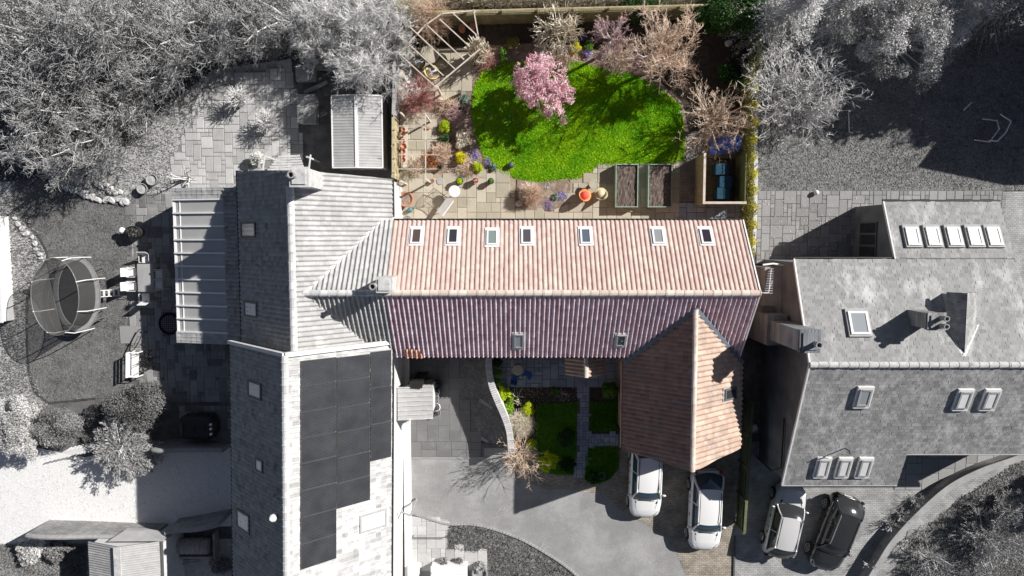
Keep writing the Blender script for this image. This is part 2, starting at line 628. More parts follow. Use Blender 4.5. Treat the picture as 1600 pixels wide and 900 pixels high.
# ---------------------------------------------------------------- roofs
PAN = [(0.0, -.014), (.14, .020), (.30, .048), (.46, .046), (.64, .010), (.82, -.016)]
PAN2 = [(0.0, -.018), (.12, -.004), (.28, .046), (.40, .066), (.48, .064), (.72, -.014), (.86, -.020)]
PAN_N = [(0.0, -.012), (.10, .006), (.22, .028), (.40, .036), (.60, .026), (.78, .0), (.90, -.012)]
FLATROLL = [(0.0, .0), (.12, .0), (.22, .016), (.34, .016), (.44, 0.0), (.7, 0.0)]

def urange(poly_uv, u):
    """v interval of a convex polygon at given u"""
    vs = []
    n = len(poly_uv)
    for i in range(n):
        (u0, v0), (u1, v1) = poly_uv[i], poly_uv[(i + 1) % n]
        if u0 == u1:
            if abs(u - u0) < 1e-9: vs += [v0, v1]
            continue
        t = (u - u0) / (u1 - u0)
        if -1e-9 <= t <= 1 + 1e-9: vs.append(v0 + t * (v1 - v0))
    if not vs: return None
    return min(vs), max(vs)

def plane_axes(eave0, eave1, ridge):
    """frame of a roof plane: origin eave0, u along the eave, w up the slope"""
    o = Vector(eave0); U = (Vector(eave1) - o).normalized()
    r = Vector(ridge) - o
    Wv = (r - U * r.dot(U)).normalized()
    N_ = U.cross(Wv)
    if N_.z < 0: N_ = -N_
    return o, U, Wv, N_

def tile_field(name, corners, m, parent, cw=0.225, g=0.25, prof=PAN, lift=0.022, seed=1, up=0.03, missing=0.0):
    """single-lap tiles over the plane polygon 'corners' (corners[0]->corners[1] is the eave); one mesh"""
    o, U, Wv, N_ = plane_axes(corners[0], corners[1], corners[2])
    uv = [((Vector(c) - o).dot(U), (Vector(c) - o).dot(Wv)) for c in corners]
    R = rng(seed)
    u0 = min(a for a, b in uv); u1 = max(a for a, b in uv)
    v0 = min(b for a, b in uv); v1 = max(b for a, b in uv)
    nc = int((u1 - u0) / cw + .5); cw = (u1 - u0) / nc
    nr = int((v1 - v0) / g) + 1
    M = len(prof)
    us = []; zs = []; ci = []
    for j in range(nc):
        for s, z in prof:
            us.append(u0 + (j + s) * cw); zs.append(z); ci.append(j)
    us.append(u1); zs.append(prof[0][1]); ci.append(nc - 1)
    us = np.array(us); zs = np.array(zs); ci = np.array(ci)
    rg = [urange(uv, min(max(a, u0 + 1e-6), u1 - 1e-6)) for a in us]
    lo = np.array([r[0] for r in rg]); hi = np.array([r[1] for r in rg])
    J = len(us)
    jit = R.normal(0, .006, (nr, nc)); vj = R.normal(0, .008, (nr, nc))
    tones = np.clip(R.normal(.5, .28, (nr, nc)), 0, 1)
    verts = []; faces = []; tone = []
    base = 0
    O = np.array(o); Ua = np.array(U); Wa = np.array(Wv); Na = np.array(N_)
    for k in range(nr):
        a = v0 + k * g; b = a + g + .03
        va = np.clip(a + vj[k][ci], lo, hi); vb = np.clip(np.full(J, b), lo, hi)
        zl = zs + lift + jit[k][ci]
        f = np.where(vb - va > 1e-4, 1, 0)
        zb = zs + 0.0
        p_low = O + us[:, None] * Ua + va[:, None] * Wa + (zs - .02 + up)[:, None] * Na
        p_hi = O + us[:, None] * Ua + va[:, None] * Wa + (zl + up)[:, None] * Na
        p_top = O + us[:, None] * Ua + vb[:, None] * Wa + (zb + up)[:, None] * Na
        verts.append(np.concatenate([p_low, p_hi, p_top]))
        for j in range(J - 1):
            if not (f[j] or f[j + 1]): continue
            faces.append((base + j, base + j + 1, base + J + j + 1, base + J + j))
            faces.append((base + J + j, base + J + j + 1, base + 2 * J + j + 1, base + 2 * J + j))
            t = tones[k, ci[j]]
            tone += [t, t]
        base += 3 * J
    me = arrays_mesh(name, np.concatenate(verts) - np.array(world_loc(parent)), np.array(faces), m, tone)
    ob = link(name, me, parent)
    ob['kind'] = 'stuff'
    return ob

def world_loc(p):
    v = Vector((0, 0, 0))
    while p is not None:
        v = v + p.location
        p = p.parent
    return v

def slate_field(name, corners, m, parent, w=0.2, g=0.17, seed=1, up=0.02, ex=None, lift=0.004):
    """double-lap slates in broken bond over the plane polygon, each a thin tilted piece"""
    o, U, Wv, N_ = plane_axes(corners[0], corners[1], corners[2])
    uv = [((Vector(c) - o).dot(U), (Vector(c) - o).dot(Wv)) for c in corners]
    R = rng(seed)
    u0 = min(a for a, b in uv); u1 = max(a for a, b in uv)
    v0 = min(b for a, b in uv); v1 = max(b for a, b in uv)
    nr = int((v1 - v0) / g) + 1
    nc = int((u1 - u0) / w) + 2
    k, j = np.meshgrid(np.arange(nr), np.arange(nc), indexing='ij')
    a = u0 + (j - .5 * (k % 2)) * w + R.normal(0, .006, k.shape)
    gap = .003
    va = v0 + k * g + R.normal(0, .008, k.shape)
    ua = np.clip(a + gap, u0, u1); ub = np.clip(a + w - gap, u0, u1)
    mid_u = (ua + ub) / 2; mid_v = va + g / 2
    ok = inside_np(mid_u, mid_v, uv) & (ub - ua > .02)
    if ex:
        for P in ex: ok &= ~inside_np(mid_u, mid_v, P)
    ua, ub, va = ua[ok], ub[ok], va[ok]
    vb = np.minimum(va + g + .05, v1)
    n = len(ua)
    zl = lift + np.abs(R.normal(0, .003, n)); zl2 = zl + R.normal(0, .0015, n)
    O = np.array(o); Ua = np.array(U); Wa = np.array(Wv); Na = np.array(N_)
    def P3(u, v, z): return O + u[:, None] * Ua + v[:, None] * Wa + (z + up)[:, None] * Na
    z0 = np.zeros(n) - .012
    verts = np.stack([P3(ua, va, zl), P3(ub, va, zl2), P3(ub, vb, z0 + .012), P3(ua, vb, z0 + .012),
                      P3(ua, va, z0), P3(ub, va, z0), P3(ub, vb, z0), P3(ua, vb, z0)], 1).reshape(-1, 3)
    F = np.array([(0, 1, 2, 3), (4, 5, 1, 0), (5, 6, 2, 1), (7, 4, 0, 3)])
    F = (F[None] + (np.arange(n) * 8)[:, None, None]).reshape(-1, 4)
    tone = np.repeat(np.clip(R.normal(.5, .26, n), 0, 1), 4)
    me = arrays_mesh(name, verts - np.array(world_loc(parent)), F, m, tone)
    ob = link(name, me, parent)
    ob['kind'] = 'stuff'
    return ob

def ridge_run(p, q, m, parent, ln=0.40, r=0.12, name='ridge_tile', seed=0, jitter=.006):
    """half-round ridge tiles laid end to end from p to q, each an object"""
    p = Vector(p); q = Vector(q)
    d = (q - p); L_ = d.length; n = max(1, int(L_ / ln + .5)); s = L_ / n
    me = bpy.data.meshes.get('ridge_%s_%.2f_%.2f' % (m.name, s, r))
    if me is None:
        b = MB(); vs = []; K = 7
        for x0, rr in ((0.006, r), (s * .86, r * .97), (s * .87, r * 1.09), (s - .006, r * 1.09)):
            for i in range(K):
                t = pi * (i / (K - 1)) * 1.12 - .06 * pi
                vs.append((x0, -cos(t) * rr, sin(t) * rr * .8 - .02))
        fs = []
        for a in range(3):
            for i in range(K - 1): fs.append((a * K + i, (a + 1) * K + i, (a + 1) * K + i + 1, a * K + i + 1))
        fs.append(list(range(K))); fs.append(list(range(3 * K, 4 * K))[::-1])
        b.add(vs, fs)
        me = b.mesh('ridge_%s_%.2f_%.2f' % (m.name, s, r), m)
    R = random.Random(seed + n)
    d.normalize()
    eul = d.to_track_quat('X', 'Z').to_euler()
    base = world_loc(parent)
    for i in range(n):
        link(name, me, parent, p + d * s * i - base + Vector((0, 0, R.gauss(0, jitter))), (eul.x + R.gauss(0, .02), eul.y, eul.z + R.gauss(0, .012)))

def on_plane(corner0, corner1, ridge, px, py):
    """point of a roof plane seen at photo pixel px,py"""
    o, U, Wv, N_ = plane_axes(corner0, corner1, ridge)
    a = Vector((0, 0, CAM_H)); d = V(px, py, 0) - a
    t = (o - a).dot(N_) / d.dot(N_)
    return a + d * t, U, Wv, N_

def skylight(parent, c, U, Wv, N_, w, l, mf, mg, proud=0.07, ml=None, name='skylight', open_=0.0):
    """roof window: frame with kerb, glass pane as its child, lead apron"""
    base = world_loc(parent)
    fr = MB()
    def Pt(u, v, z): return c + U * u + Wv * v + N_ * z
    def rbar(u0, u1, v0, v1, z0, z1, mi=0):
        q = [(u0, v0), (u1, v0), (u1, v1), (u0, v1)]
        vs = [Pt(a, b, z0) for a, b in q] + [Pt(a, b, z1) for a, b in q]
        fr.add(vs, [(3, 2, 1, 0), (4, 5, 6, 7), (0, 1, 5, 4), (1, 2, 6, 5), (2, 3, 7, 6), (3, 0, 4, 7)], mi)
    t = min(.1, w * .15)
    a, b = w / 2, l / 2
    z1 = .055 + proud
    rbar(-a, -a + t, -b, b, -.02, z1); rbar(a - t, a, -b, b, -.02, z1)
    rbar(-a + t, a - t, -b, -b + t, -.02, z1); rbar(-a + t, a - t, b - t, b, -.02, z1 + .01)
    f = link(name, fr.mesh(name, mf, False, base), parent)
    fl = MB(); e = .09
    z2 = max(.035, proud - .01)
    fl.add([Pt(-a - e, -b - e * 1.8, z2), Pt(a + e, -b - e * 1.8, z2), Pt(a + e, b + e, z2 + .01), Pt(-a - e, b + e, z2 + .01),
            Pt(-a - e, -b - e * 1.8, .0), Pt(a + e, -b - e * 1.8, .0), Pt(a + e, b + e, .0), Pt(-a - e, b + e, .0)],
           [(0, 1, 2, 3), (4, 5, 1, 0), (5, 6, 2, 1), (6, 7, 3, 2), (7, 4, 0, 3)])
    link('flashing', fl.mesh('flashing', ml or mf, False, base), f)
    pn = MB()
    zz = z1 - .025
    pn.add([Pt(-a + t, -b + t, zz), Pt(a - t, -b + t, zz), Pt(a - t, b - t, zz), Pt(-a + t, b - t, zz)], [(0, 1, 2, 3)])
    link('pane', pn.mesh('pane', mg, False, base), f)
    return f

# ---------------------------------------------------------------- paving
def slab_meshes(m, n=1):
    key = 'slab_' + m.name
    me = bpy.data.meshes.get(key)
    if me: return me
    b = MB(); i = .03
    vs = [(-.5, -.5, -.5), (.5, -.5, -.5), (.5, .5, -.5), (-.5, .5, -.5), (-.5, -.5, .25), (.5, -.5, .25), (.5, .5, .25), (-.5, .5, .25),
          (-.5 + i, -.5 + i, .5), (.5 - i, -.5 + i, .5), (.5 - i, .5 - i, .5), (-.5 + i, .5 - i, .5)]
    b.add(vs, [(0, 1, 5, 4), (1, 2, 6, 5), (2, 3, 7, 6), (3, 0, 4, 7), (4, 5, 9, 8), (5, 6, 10, 9), (6, 7, 11, 10), (7, 4, 8, 11), (8, 9, 10, 11)])
    return b.mesh(key, m)

SIZES = [(3, 3), (3, 2), (2, 3), (2, 2), (2, 4), (4, 2), (2, 1), (1, 2), (1, 1)]
def pave(parent, P, c, m, seed, z=0.03, gap=0.022, rot=0.0, sizes=SIZES, th=0.05, drop=0.0, name='paving_slab', lean=0.006, ex=None, limit=300, pref=None):
    """random-bond slabs laid over polygon P (world xy); every slab is a child of parent"""
    R = random.Random(seed)
    me = slab_meshes(m)
    co, si = cos(-rot), sin(-rot)
    Q = [(x * co - y * si, x * si + y * co) for x, y in P]
    EX = [[(x * co - y * si, x * si + y * co) for x, y in E] for E in (ex or [])]
    x0 = min(a for a, b in Q); x1 = max(a for a, b in Q); y0 = min(b for a, b in Q); y1 = max(b for a, b in Q)
    nx = int(round((x1 - x0) / c)); ny = int(round((y1 - y0) / c))
    used = np.zeros((nx + 1, ny + 1), bool)
    base = world_loc(parent); n = 0
    co, si = cos(rot), sin(rot)
    for j in range(ny):
        for i in range(nx):
            if used[i, j]: continue
            cand = list(sizes); R.shuffle(cand)
            if pref: cand = [pref] * 2 + cand
            for sx, sy in cand:
                if i + sx <= nx and j + sy <= ny and not used[i:i + sx, j:j + sy].any(): break
            else: sx = sy = 1
            used[i:i + sx, j:j + sy] = True
            ax, ay = x0 + i * c, y0 + j * c
            qx, qy = ax + sx * c / 2, ay + sy * c / 2
            if not inside(qx, qy, Q) or any(inside(qx, qy, E) for E in EX): continue
            if R.random() < drop or n >= limit: continue
            # trim to the outline at the four sides
            w, l = sx * c, sy * c
            n += 1
            wx, wy = qx * co - qy * si, qx * si + qy * co
            link(name, me, parent, Vector((wx, wy, z - th / 2 + .5 * th * 0 + R.gauss(0, .003))) - base,
                 (R.gauss(0, lean), R.gauss(0, lean), rot + R.gauss(0, lean)), (w - gap, l - gap, th))
    return n

def sheet(name, P, z, m, label=None, parent=None, kind='structure', th=0.02):
    b = MB(); b.prism(P, z - th, z)
    o = b.build(name, m, parent)
    if parent is None and kind: o['kind'] = kind
    return o

def smooth_path(pts, k=6):
    """Catmull-Rom through 2-d or 3-d points"""
    pts = [Vector(p) for p in pts]
    out = []
    for i in range(len(pts) - 1):
        p0 = pts[max(i - 1, 0)]; p1 = pts[i]; p2 = pts[i + 1]; p3 = pts[min(i + 2, len(pts) - 1)]
        for j in range(k):
            t = j / k
            out.append(0.5 * ((2 * p1) + (p2 - p0) * t + (2 * p0 - 5 * p1 + 4 * p2 - p3) * t * t + (3 * p1 - p0 - 3 * p2 + p3) * t ** 3))
    out.append(pts[-1])
    return out

def wall_mesh(path, th, h0, h1f, m, name, parent, cap=None):
    """wall of thickness th along a 2-d path; h1f(i, n) gives the top height"""
    n = len(path); b = MB(); vs = []
    for i, p in enumerate(path):
        d = (path[min(i + 1, n - 1)] - path[max(i - 1, 0)]).normalized()
        nx, ny = -d.y * th / 2, d.x * th / 2
        z = h1f(i, n)
        vs += [(p.x - nx, p.y - ny, h0), (p.x + nx, p.y + ny, h0), (p.x + nx, p.y + ny, z), (p.x - nx, p.y - ny, z)]
    fs = []
    for i in range(n - 1):
        a, c = 4 * i, 4 * i + 4
        fs += [(a, c, c + 3, a + 3)[::-1], (a + 1, c + 1, c + 2, a + 2), (a + 3, a + 2, c + 2, c + 3)[::-1]]
    fs += [(0, 1, 2, 3), (4 * n - 4, 4 * n - 3, 4 * n - 2, 4 * n - 1)[::-1]]
    b.add(vs, fs)
    o = b.build(name, m, parent)
    return o
# ---------------------------------------------------------------- materials of the place
M = {}
M['soil_grey'] = mat('soil_grey', .09, .16, .95, 2.0, .5, 30, c3=.22, s3=.8, t3=(.5, .7), fine=.35)
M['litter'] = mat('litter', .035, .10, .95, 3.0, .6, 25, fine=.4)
M['bank'] = mat('bank', .34, .54, .95, 4.0, .6, 30, c3=.27, s3=1.2, t3=(.58, .72), fine=.3)
M['lawn_grey'] = mat('lawn_grey', .15, .24, .95, 5.0, .5, 60, c3=.10, s3=1.1, t3=(.5, .68), fine=.25)
M['lawn_right'] = mat('lawn_right', .20, .32, .95, 5.0, .6, 50, c3=.12, s3=3.5, t3=(.50, .62), fine=.3)
M['gravel_white'] = mat('gravel_white', .74, .86, .9, 8.0, .5, 60, fine=.25)
M['tarmac'] = mat('tarmac', .25, .33, .9, .6, .25, 90, c3=.39, s3=.3, t3=(.48, .7), fine=.2)
M['concrete'] = mat('concrete', .30, .40, .9, 1.5, .2, 60, c3=.24, s3=.8, fine=.1)
M['slab_light'] = mat('slab_light', .36, .56, .88, 2.2, .25, 50, src='random', c3=.58, s3=.5, t3=(.58, .72), fine=.12)
M['slab_dark'] = mat('slab_dark', .13, .36, .88, 2.2, .25, 50, src='random', c3=.25, s3=.7, fine=.12)
M['slab_mid'] = mat('slab_mid', .23, .34, .88, 2.2, .25, 50, src='random', c3=.5, s3=3.5, t3=(.66, .74), fine=.12)
M['slab_pad'] = mat('slab_pad', .155, .195, .88, 1.2, .25, 50, src='random', c3=.225, s3=1.1, t3=(.5, .7), fine=.16)
M['joint'] = mat('joint', .12, .2, .95, 6, .3, 60)
M['joint_light'] = mat('joint_light', .36, .44, .95, 6, .3, 60)
M['slab_sand'] = mat('slab_sand', (.38, .345, .265), (.54, .49, .395), .9, 1.8, .25, 50, src='random', c3=(.30, .27, .20), s3=.9, t3=(.56, .74), fine=.14)
M['joint_sand'] = mat('joint_sand', (.33, .27, .19), (.42, .36, .27), .95, 6, .3, 60)
M['slab_blue_shade'] = mat('slab_blue_shade', (.27, .30, .36), (.42, .45, .50), .88, 2.2, .25, 50, src='random', c3=(.2, .22, .26), s3=.9, fine=.12)  # blue of the sky-lit shade is put into the slab colour
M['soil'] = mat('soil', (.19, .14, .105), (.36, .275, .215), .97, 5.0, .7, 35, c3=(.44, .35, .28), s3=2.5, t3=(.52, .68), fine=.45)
M['soil_dark_shade'] = mat('soil_dark_shade', (.05, .04, .03), (.10, .08, .06), .97, 5.0, .7, 35, fine=.4)  # dark soil; also stands in for shade on back bed and store floor
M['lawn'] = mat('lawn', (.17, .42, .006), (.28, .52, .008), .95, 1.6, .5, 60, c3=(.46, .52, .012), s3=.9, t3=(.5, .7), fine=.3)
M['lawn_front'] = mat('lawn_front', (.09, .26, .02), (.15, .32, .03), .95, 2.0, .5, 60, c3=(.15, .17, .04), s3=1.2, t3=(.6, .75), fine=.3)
M['setts'] = block_mat('setts', (.27, .235, .19), (.40, .35, .285), (.16, .14, .115), .21, .105, .5)
M['setts_grey'] = block_mat('setts_grey', .30, .40, .2, .21, .105, .5)
M['setts_dark'] = block_mat('setts_dark', .16, .26, .10, .13, .11, .7, rot=.4)

def gable_y(b, x0, x1, xm, y0, y1, z0, ze0, ze1, zr, mi=None):
    P = [(x0, z0), (x1, z0), (x1, ze1), (xm, zr), (x0, ze0)]
    vs = [(x, y0, z) for x, z in P] + [(x, y1, z) for x, z in P]
    fs = [(0, 1, 2, 3, 4), (9, 8, 7, 6, 5)] + [(i, (i + 1) % 5, 5 + (i + 1) % 5, 5 + i)[::-1] for i in range(5)]
    b.add(vs, fs, mi)

def gable_x(b, x0, x1, y0, y1, ym, z0, ze0, ze1, zr, mi=None):
    P = [(y0, z0), (y1, z0), (y1, ze1), (ym, zr), (y0, ze0)]
    vs = [(x0, y, z) for y, z in P] + [(x1, y, z) for y, z in P]
    fs = [(0, 1, 2, 3, 4)[::-1], (5, 6, 7, 8, 9)] + [(i, (i + 1) % 5, 5 + (i + 1) % 5, 5 + i) for i in range(5)]
    b.add(vs, fs, mi)

def roof_slabs(parent, planes, m, th=.09, name='roof'):
    b = MB()
    for cs in planes:
        o, U, Wv, N_ = plane_axes(cs[0], cs[1], cs[2])
        cs = [Vector(c) for c in cs]
        n = len(cs)
        if (cs[1] - cs[0]).cross(cs[2] - cs[0]).dot(N_) < 0: cs = cs[::-1]
        vs = [c - N_ * th for c in cs] + cs
        fs = [list(range(n))[::-1], list(range(n, 2 * n))] + [(i, (i + 1) % n, n + (i + 1) % n, n + i) for i in range(n)]
        b.add(vs, fs)
    return b.build(name, m, parent)

# ---------------------------------------------------------------- ground
b = MB(); b.face([(-450, -450, 0), (450, -450, 0), (450, 450, 0), (-450, 450, 0)])
tag(b.build('ground', M['soil_grey']), kind='structure')

THICKET = [(-60, -60), (626, -60), (620, 150), (600, 150), (455, 95), (335, 108), (262, 165), (190, 245), (130, 285), (60, 282), (-60, 282)]
sheet('thicket_floor', poly(THICKET), .012, M['litter'])
sheet('gravel_bank', poly([(190, 245), (262, 165), (335, 108), (455, 92), (470, 262), (372, 300), (262, 310), (205, 322), (150, 305), (110, 288), (130, 280)]), .016, M['bank'])
sheet('verge', poly([(-60, 284), (20, 284), (60, 330), (75, 400), (45, 455), (43, 560), (75, 632), (0, 700), (-60, 700)]), .016, M['bank'])
LAWN_L = [(18, 283), (62, 281), (100, 288), (145, 308), (195, 321), (206, 335), (207, 400), (203, 480), (192, 560), (205, 612), (150, 622), (75, 629), (55, 610), (46, 580), (42, 520), (45, 455), (76, 402), (62, 370), (40, 345), (22, 325)]
sheet('lawn', poly(LAWN_L), .03, M['lawn_grey'])
PATIO_A = [(288, 215), (315, 152), (352, 122), (440, 102), (462, 132), (462, 200), (473, 210), (473, 262), (375, 262), (372, 300), (268, 300), (268, 250)]
po = sheet('patio', poly(PATIO_A), .02, mat('joint_mid', .20, .28, .95, 6, .3, 60))
pave(po, poly(PATIO_A), .21, M['slab_light'], 3, z=.055)
PATIO_B = [(203, 305), (272, 303), (277, 532), (364, 532), (364, 628), (262, 628), (225, 605), (205, 565)]
po = sheet('patio', poly(PATIO_B), .02, M['joint_light'])
pave(po, poly(PATIO_B), .20, M['slab_dark'], 5, z=.052, gap=.03)
sheet('gravel_drive', poly([(-60, 700), (60, 700), (130, 715), (250, 690), (364, 690), (364, 822), (75, 826), (-60, 900)]), .02, M['gravel_white'])
sheet('rubble_yard', poly([(-60, 846), (137, 842), (362, 842), (362, 990), (-60, 990)]), .015, M['bank'])
# centre: drive, apron, parking pad
sheet('drive', poly([(612, 700), (800, 700), (860, 720), (1150, 720), (1150, 990), (612, 990)]), .012, M['tarmac'])
sheet('block_paving', poly([(800, 700), (1150, 660), (1150, 990), (1095, 990), (1072, 900), (1058, 866), (1038, 836), (1008, 818), (974, 800), (946, 774), (900, 766), (850, 764), (812, 748), (790, 720)]), .02, M['setts'])
sheet('cobbled_strip', poly([(722, 552), (765, 552), (768, 600), (790, 655), (799, 692), (752, 692), (742, 660), (724, 615)]), .02, M['setts_dark'])
pad = sheet('parking_pad', poly([(634, 552), (724, 552), (725, 612), (742, 660), (754, 690), (634, 690)]), .018, M['joint'])
pave(pad, poly([(634, 552), (722, 552), (724, 612), (740, 660), (752, 690), (634, 690)]), .3, M['slab_pad'], 8, z=.04, gap=.005, th=.04, sizes=[(3, 2), (2, 2), (2, 3)], lean=.002)
ap = sheet('apron', poly([(634, 690), (756, 690), (756, 714), (634, 714)]), .02, M['joint'])
pave(ap, poly([(634, 690), (756, 690), (756, 714), (634, 714)]), .42, M['slab_pad'], 9, z=.042, gap=.010, th=.04, sizes=[(2, 2), (2, 1), (1, 2)], lean=.002)
b = MB()
for i in range(31):
    p = V(634 + i * 4.1, 715.5, .03); b.box(p.x, p.y, .03, .13, .09, .05, random.gauss(0, .04))
tag(b.build('kerb', M['concrete']), kind='structure')
# bottom lawn and slabs
LAWN_B = [(700, 820), (735, 821), (775, 830), (815, 845), (850, 865), (885, 888), (905, 905), (940, 960), (762, 960), (762, 862), (700, 858)]
sheet('front_lawn', poly(LAWN_B), .03, M['lawn_right'])
po = sheet('front_patio', poly([(638, 806), (700, 812), (700, 858), (762, 858), (762, 892), (638, 892)]), .022, M['joint_light'])
pave(po, poly([(638, 806), (700, 812), (700, 858), (762, 858), (762, 892), (638, 892)]), .26, M['slab_light'], 10, z=.05, gap=.016, sizes=[(2, 2), (3, 2), (2, 3)])
kp = smooth_path([V(640, 800, 0).xy, V(665, 808, 0).xy, V(700, 818, 0).xy, V(740, 819, 0).xy, V(780, 829, 0).xy, V(820, 845, 0).xy, V(860, 868, 0).xy, V(890, 889, 0).xy, V(912, 910, 0).xy], 8)
kerb = MB()
for i in range(len(kp) - 1):
    a, c = kp[i], kp[i + 1]
    d = (c - a); m_ = (a + c) / 2
    kerb.box(m_.x, m_.y, .05, d.length - .02, .1, .1, atan2(d.y, d.x))
tag(kerb.build('kerb', M['concrete']), kind='structure')
# right-hand property
sheet('back_lawn', poly([(1182, -60), (1680, -60), (1680, 297), (1182, 297)]), .02, M['lawn_right'])
PATIO_R = [(1184, 297), (1568, 297), (1568, 330), (1420, 408), (1184, 412)]
po = sheet('patio', poly(PATIO_R), .024, M['joint'])
pave(po, poly(PATIO_R), .23, M['slab_mid'], 12, z=.056, gap=.018)
sheet('side_drive', poly([(1567, 300), (1680, 297), (1680, 560), (1567, 560)]), .026, M['setts_grey'])
sheet('forecourt', poly([(1147, 690), (1430, 690), (1680, 690), (1600, 735), (1500, 790), (1430, 850), (1390, 905), (1375, 990), (1147, 990)]), .024, M['setts_grey'])
po = sheet('entrance_paving', poly([(1395, 680), (1640, 680), (1590, 712), (1530, 735), (1470, 765), (1395, 765)]), .03, M['joint'])
pave(po, poly([(1400, 680), (1640, 680), (1590, 712), (1530, 735), (1465, 765), (1400, 765)]), .3, M['slab_mid'], 14, z=.058, gap=.014, sizes=[(3, 2), (2, 2), (3, 3), (2, 3)])
sheet('front_lawn', poly([(1690, 690), (1640, 705), (1580, 735), (1520, 770), (1470, 800), (1420, 850), (1385, 905), (1372, 990), (1690, 990)]), .03, M['lawn_right'])
sheet('side_passage', poly([(1155, 405), (1250, 405), (1215, 700), (1155, 700)]), .01, M['soil_grey'])
# middle back garden
GARDEN = [(620, 10), (1182, 10), (1182, 345), (620, 345)]
sheet('flower_bed', poly(GARDEN), .02, M['soil'])
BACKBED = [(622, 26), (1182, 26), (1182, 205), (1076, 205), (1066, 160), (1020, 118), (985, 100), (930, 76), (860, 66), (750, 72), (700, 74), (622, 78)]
sheet('flower_bed', poly(BACKBED), .026, M['soil_dark_shade'])  # darker soil colour here stands in for the shade behind the lawn
LAWN_M = [(737, 175), (741, 135), (757, 110), (798, 98), (880, 91), (925, 104), (985, 116), (1022, 132), (1063, 165), (1071, 220), (1068, 252), (1000, 256), (930, 258), (926, 268), (910, 269), (908, 277), (890, 279), (850, 285), (815, 281), (782, 269), (757, 246), (743, 212)]
sheet('lawn', poly(LAWN_M), .04, M['lawn'])
SAND = [(624, 268), (700, 272), (780, 268), (806, 281), (806, 308), (812, 328), (860, 330), (888, 320), (892, 278), (908, 278), (912, 269), (928, 268), (932, 257), (1060, 257), (1060, 347), (624, 347)]
po = sheet('sandstone_patio', poly(SAND), .03, M['joint_sand'])
pave(po, poly(SAND), .26, M['slab_sand'], 21, z=.06, gap=.016, sizes=[(3, 2), (2, 3), (2, 2), (3, 3)])
po = sheet('side_paving', poly([(1058, 210), (1098, 210), (1098, 318), (1160, 318), (1160, 347), (1058, 347)]), .028, M['joint'])
pave(po, poly([(1058, 315), (1160, 318), (1160, 347), (1058, 347)]), .26, M['slab_blue_shade'], 22, z=.06, gap=.022, sizes=[(2, 2), (2, 1), (2, 2)])
sheet('brick_path', poly([(1054, 205), (1098, 205), (1098, 314), (1054, 314)]), .045, block_mat('path_brick', (.24, .22, .2), (.33, .30, .27), (.12, .11, .1), .2, .1))
po = sheet('pergola_terrace', poly([(622, 78), (664, 76), (700, 75), (748, 76), (750, 95), (738, 125), (722, 152), (690, 160), (680, 133), (622, 160)]), .03, M['joint_sand'])
pave(po, poly([(622, 78), (664, 76), (700, 75), (748, 76), (750, 95), (738, 125), (722, 152), (690, 160), (680, 133), (622, 160)]), .28, M['slab_sand'], 23, z=.056, gap=.012, sizes=[(2, 2), (3, 2), (2, 3)])
po = sheet('arbour_paving', poly([(626, 176), (680, 176), (680, 262), (626, 268)]), .03, M['joint_sand'])
pave(po, poly([(626, 176), (680, 176), (680, 262), (626, 268)]), .28, M['slab_sand'], 24, z=.058, gap=.016, sizes=[(2, 2), (3, 2)])
# front garden of the barn
sheet('flower_bed', poly([(764, 550), (968, 550), (968, 770), (880, 752), (820, 748), (790, 700), (770, 620)]), .016, M['soil_dark_shade'])
FPATIO = [(766, 552), (968, 552), (968, 605), (772, 605)]
po = sheet('front_patio', poly(FPATIO), .03, M['joint'])
pave(po, poly(FPATIO), .22, M['slab_blue_shade'], 31, z=.058, gap=.024)
PATH = [(903, 603), (922, 603), (922, 677), (968, 677), (968, 696), (922, 696), (916, 746), (896, 744), (902, 700)]
po = sheet('garden_path', poly(PATH), .03, M['joint'])
pave(po, poly(PATH), .165, M['slab_blue_shade'], 32, z=.058, gap=.02, sizes=[(2, 2), (1, 2), (2, 1), (1, 1)])
LF = [[(838, 632), (902, 628), (902, 690), (896, 742), (872, 742), (850, 738), (838, 700)], [(922, 628), (967, 628), (967, 672), (922, 672)],
      [(918, 698), (966, 698), (967, 730), (950, 750), (925, 757), (912, 745)]]
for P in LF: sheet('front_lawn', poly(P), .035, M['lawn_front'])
# grass
M['blade_green'] = leafmat('blade_green', (.12, .45, .006), (.50, .74, .012), .4)
M['blade_dark'] = leafmat('blade_dark', (.08, .26, .012), (.22, .42, .03), .3)
M['blade_grey'] = leafmat('blade_grey', .20, .50, .4)
def grass(name, P, n, m, seed, size=.03, hmax=.06, z=.03):
    o = link(name, grass_mesh(name, P, n, size, m, seed, z, hmax)); o['kind'] = 'stuff'
grass('grass', poly(LAWN_M), 90000, M['blade_green'], 1, .04, .045, .04)
for i, P in enumerate(LF): grass('grass', poly(P), 7000, M['blade_dark'], 2 + i, .03, .06, .035)
M['blade_grey_dark'] = leafmat('blade_grey_dark', .10, .32, .3)
grass('grass', poly(LAWN_L), 26000, M['blade_grey_dark'], 6, .035, .025)
grass('grass', poly(LAWN_B), 12000, M['blade_grey_dark'], 7, .035, .06)
grass('grass', poly([(1184, 60), (1620, 60), (1620, 296), (1184, 296)]), 40000, M['blade_grey'], 8, .04, .035, .02)
grass('grass', poly([(1610, 708), (1560, 740), (1500, 778), (1430, 842), (1392, 905), (1620, 905)]), 20000, M['blade_grey'], 9, .04, .06)
grass('rough_grass', poly([(0, 290), (50, 340), (72, 400), (45, 455), (43, 560), (75, 632), (0, 690)]), 7000, M['blade_grey'], 10, .04, .10, .016)
grass('rough_grass', poly([(190, 245), (262, 165), (335, 108), (440, 100), (315, 150), (270, 250), (268, 300), (205, 322), (110, 288)]), 5000, M['blade_grey'], 11, .035, .06, .016)
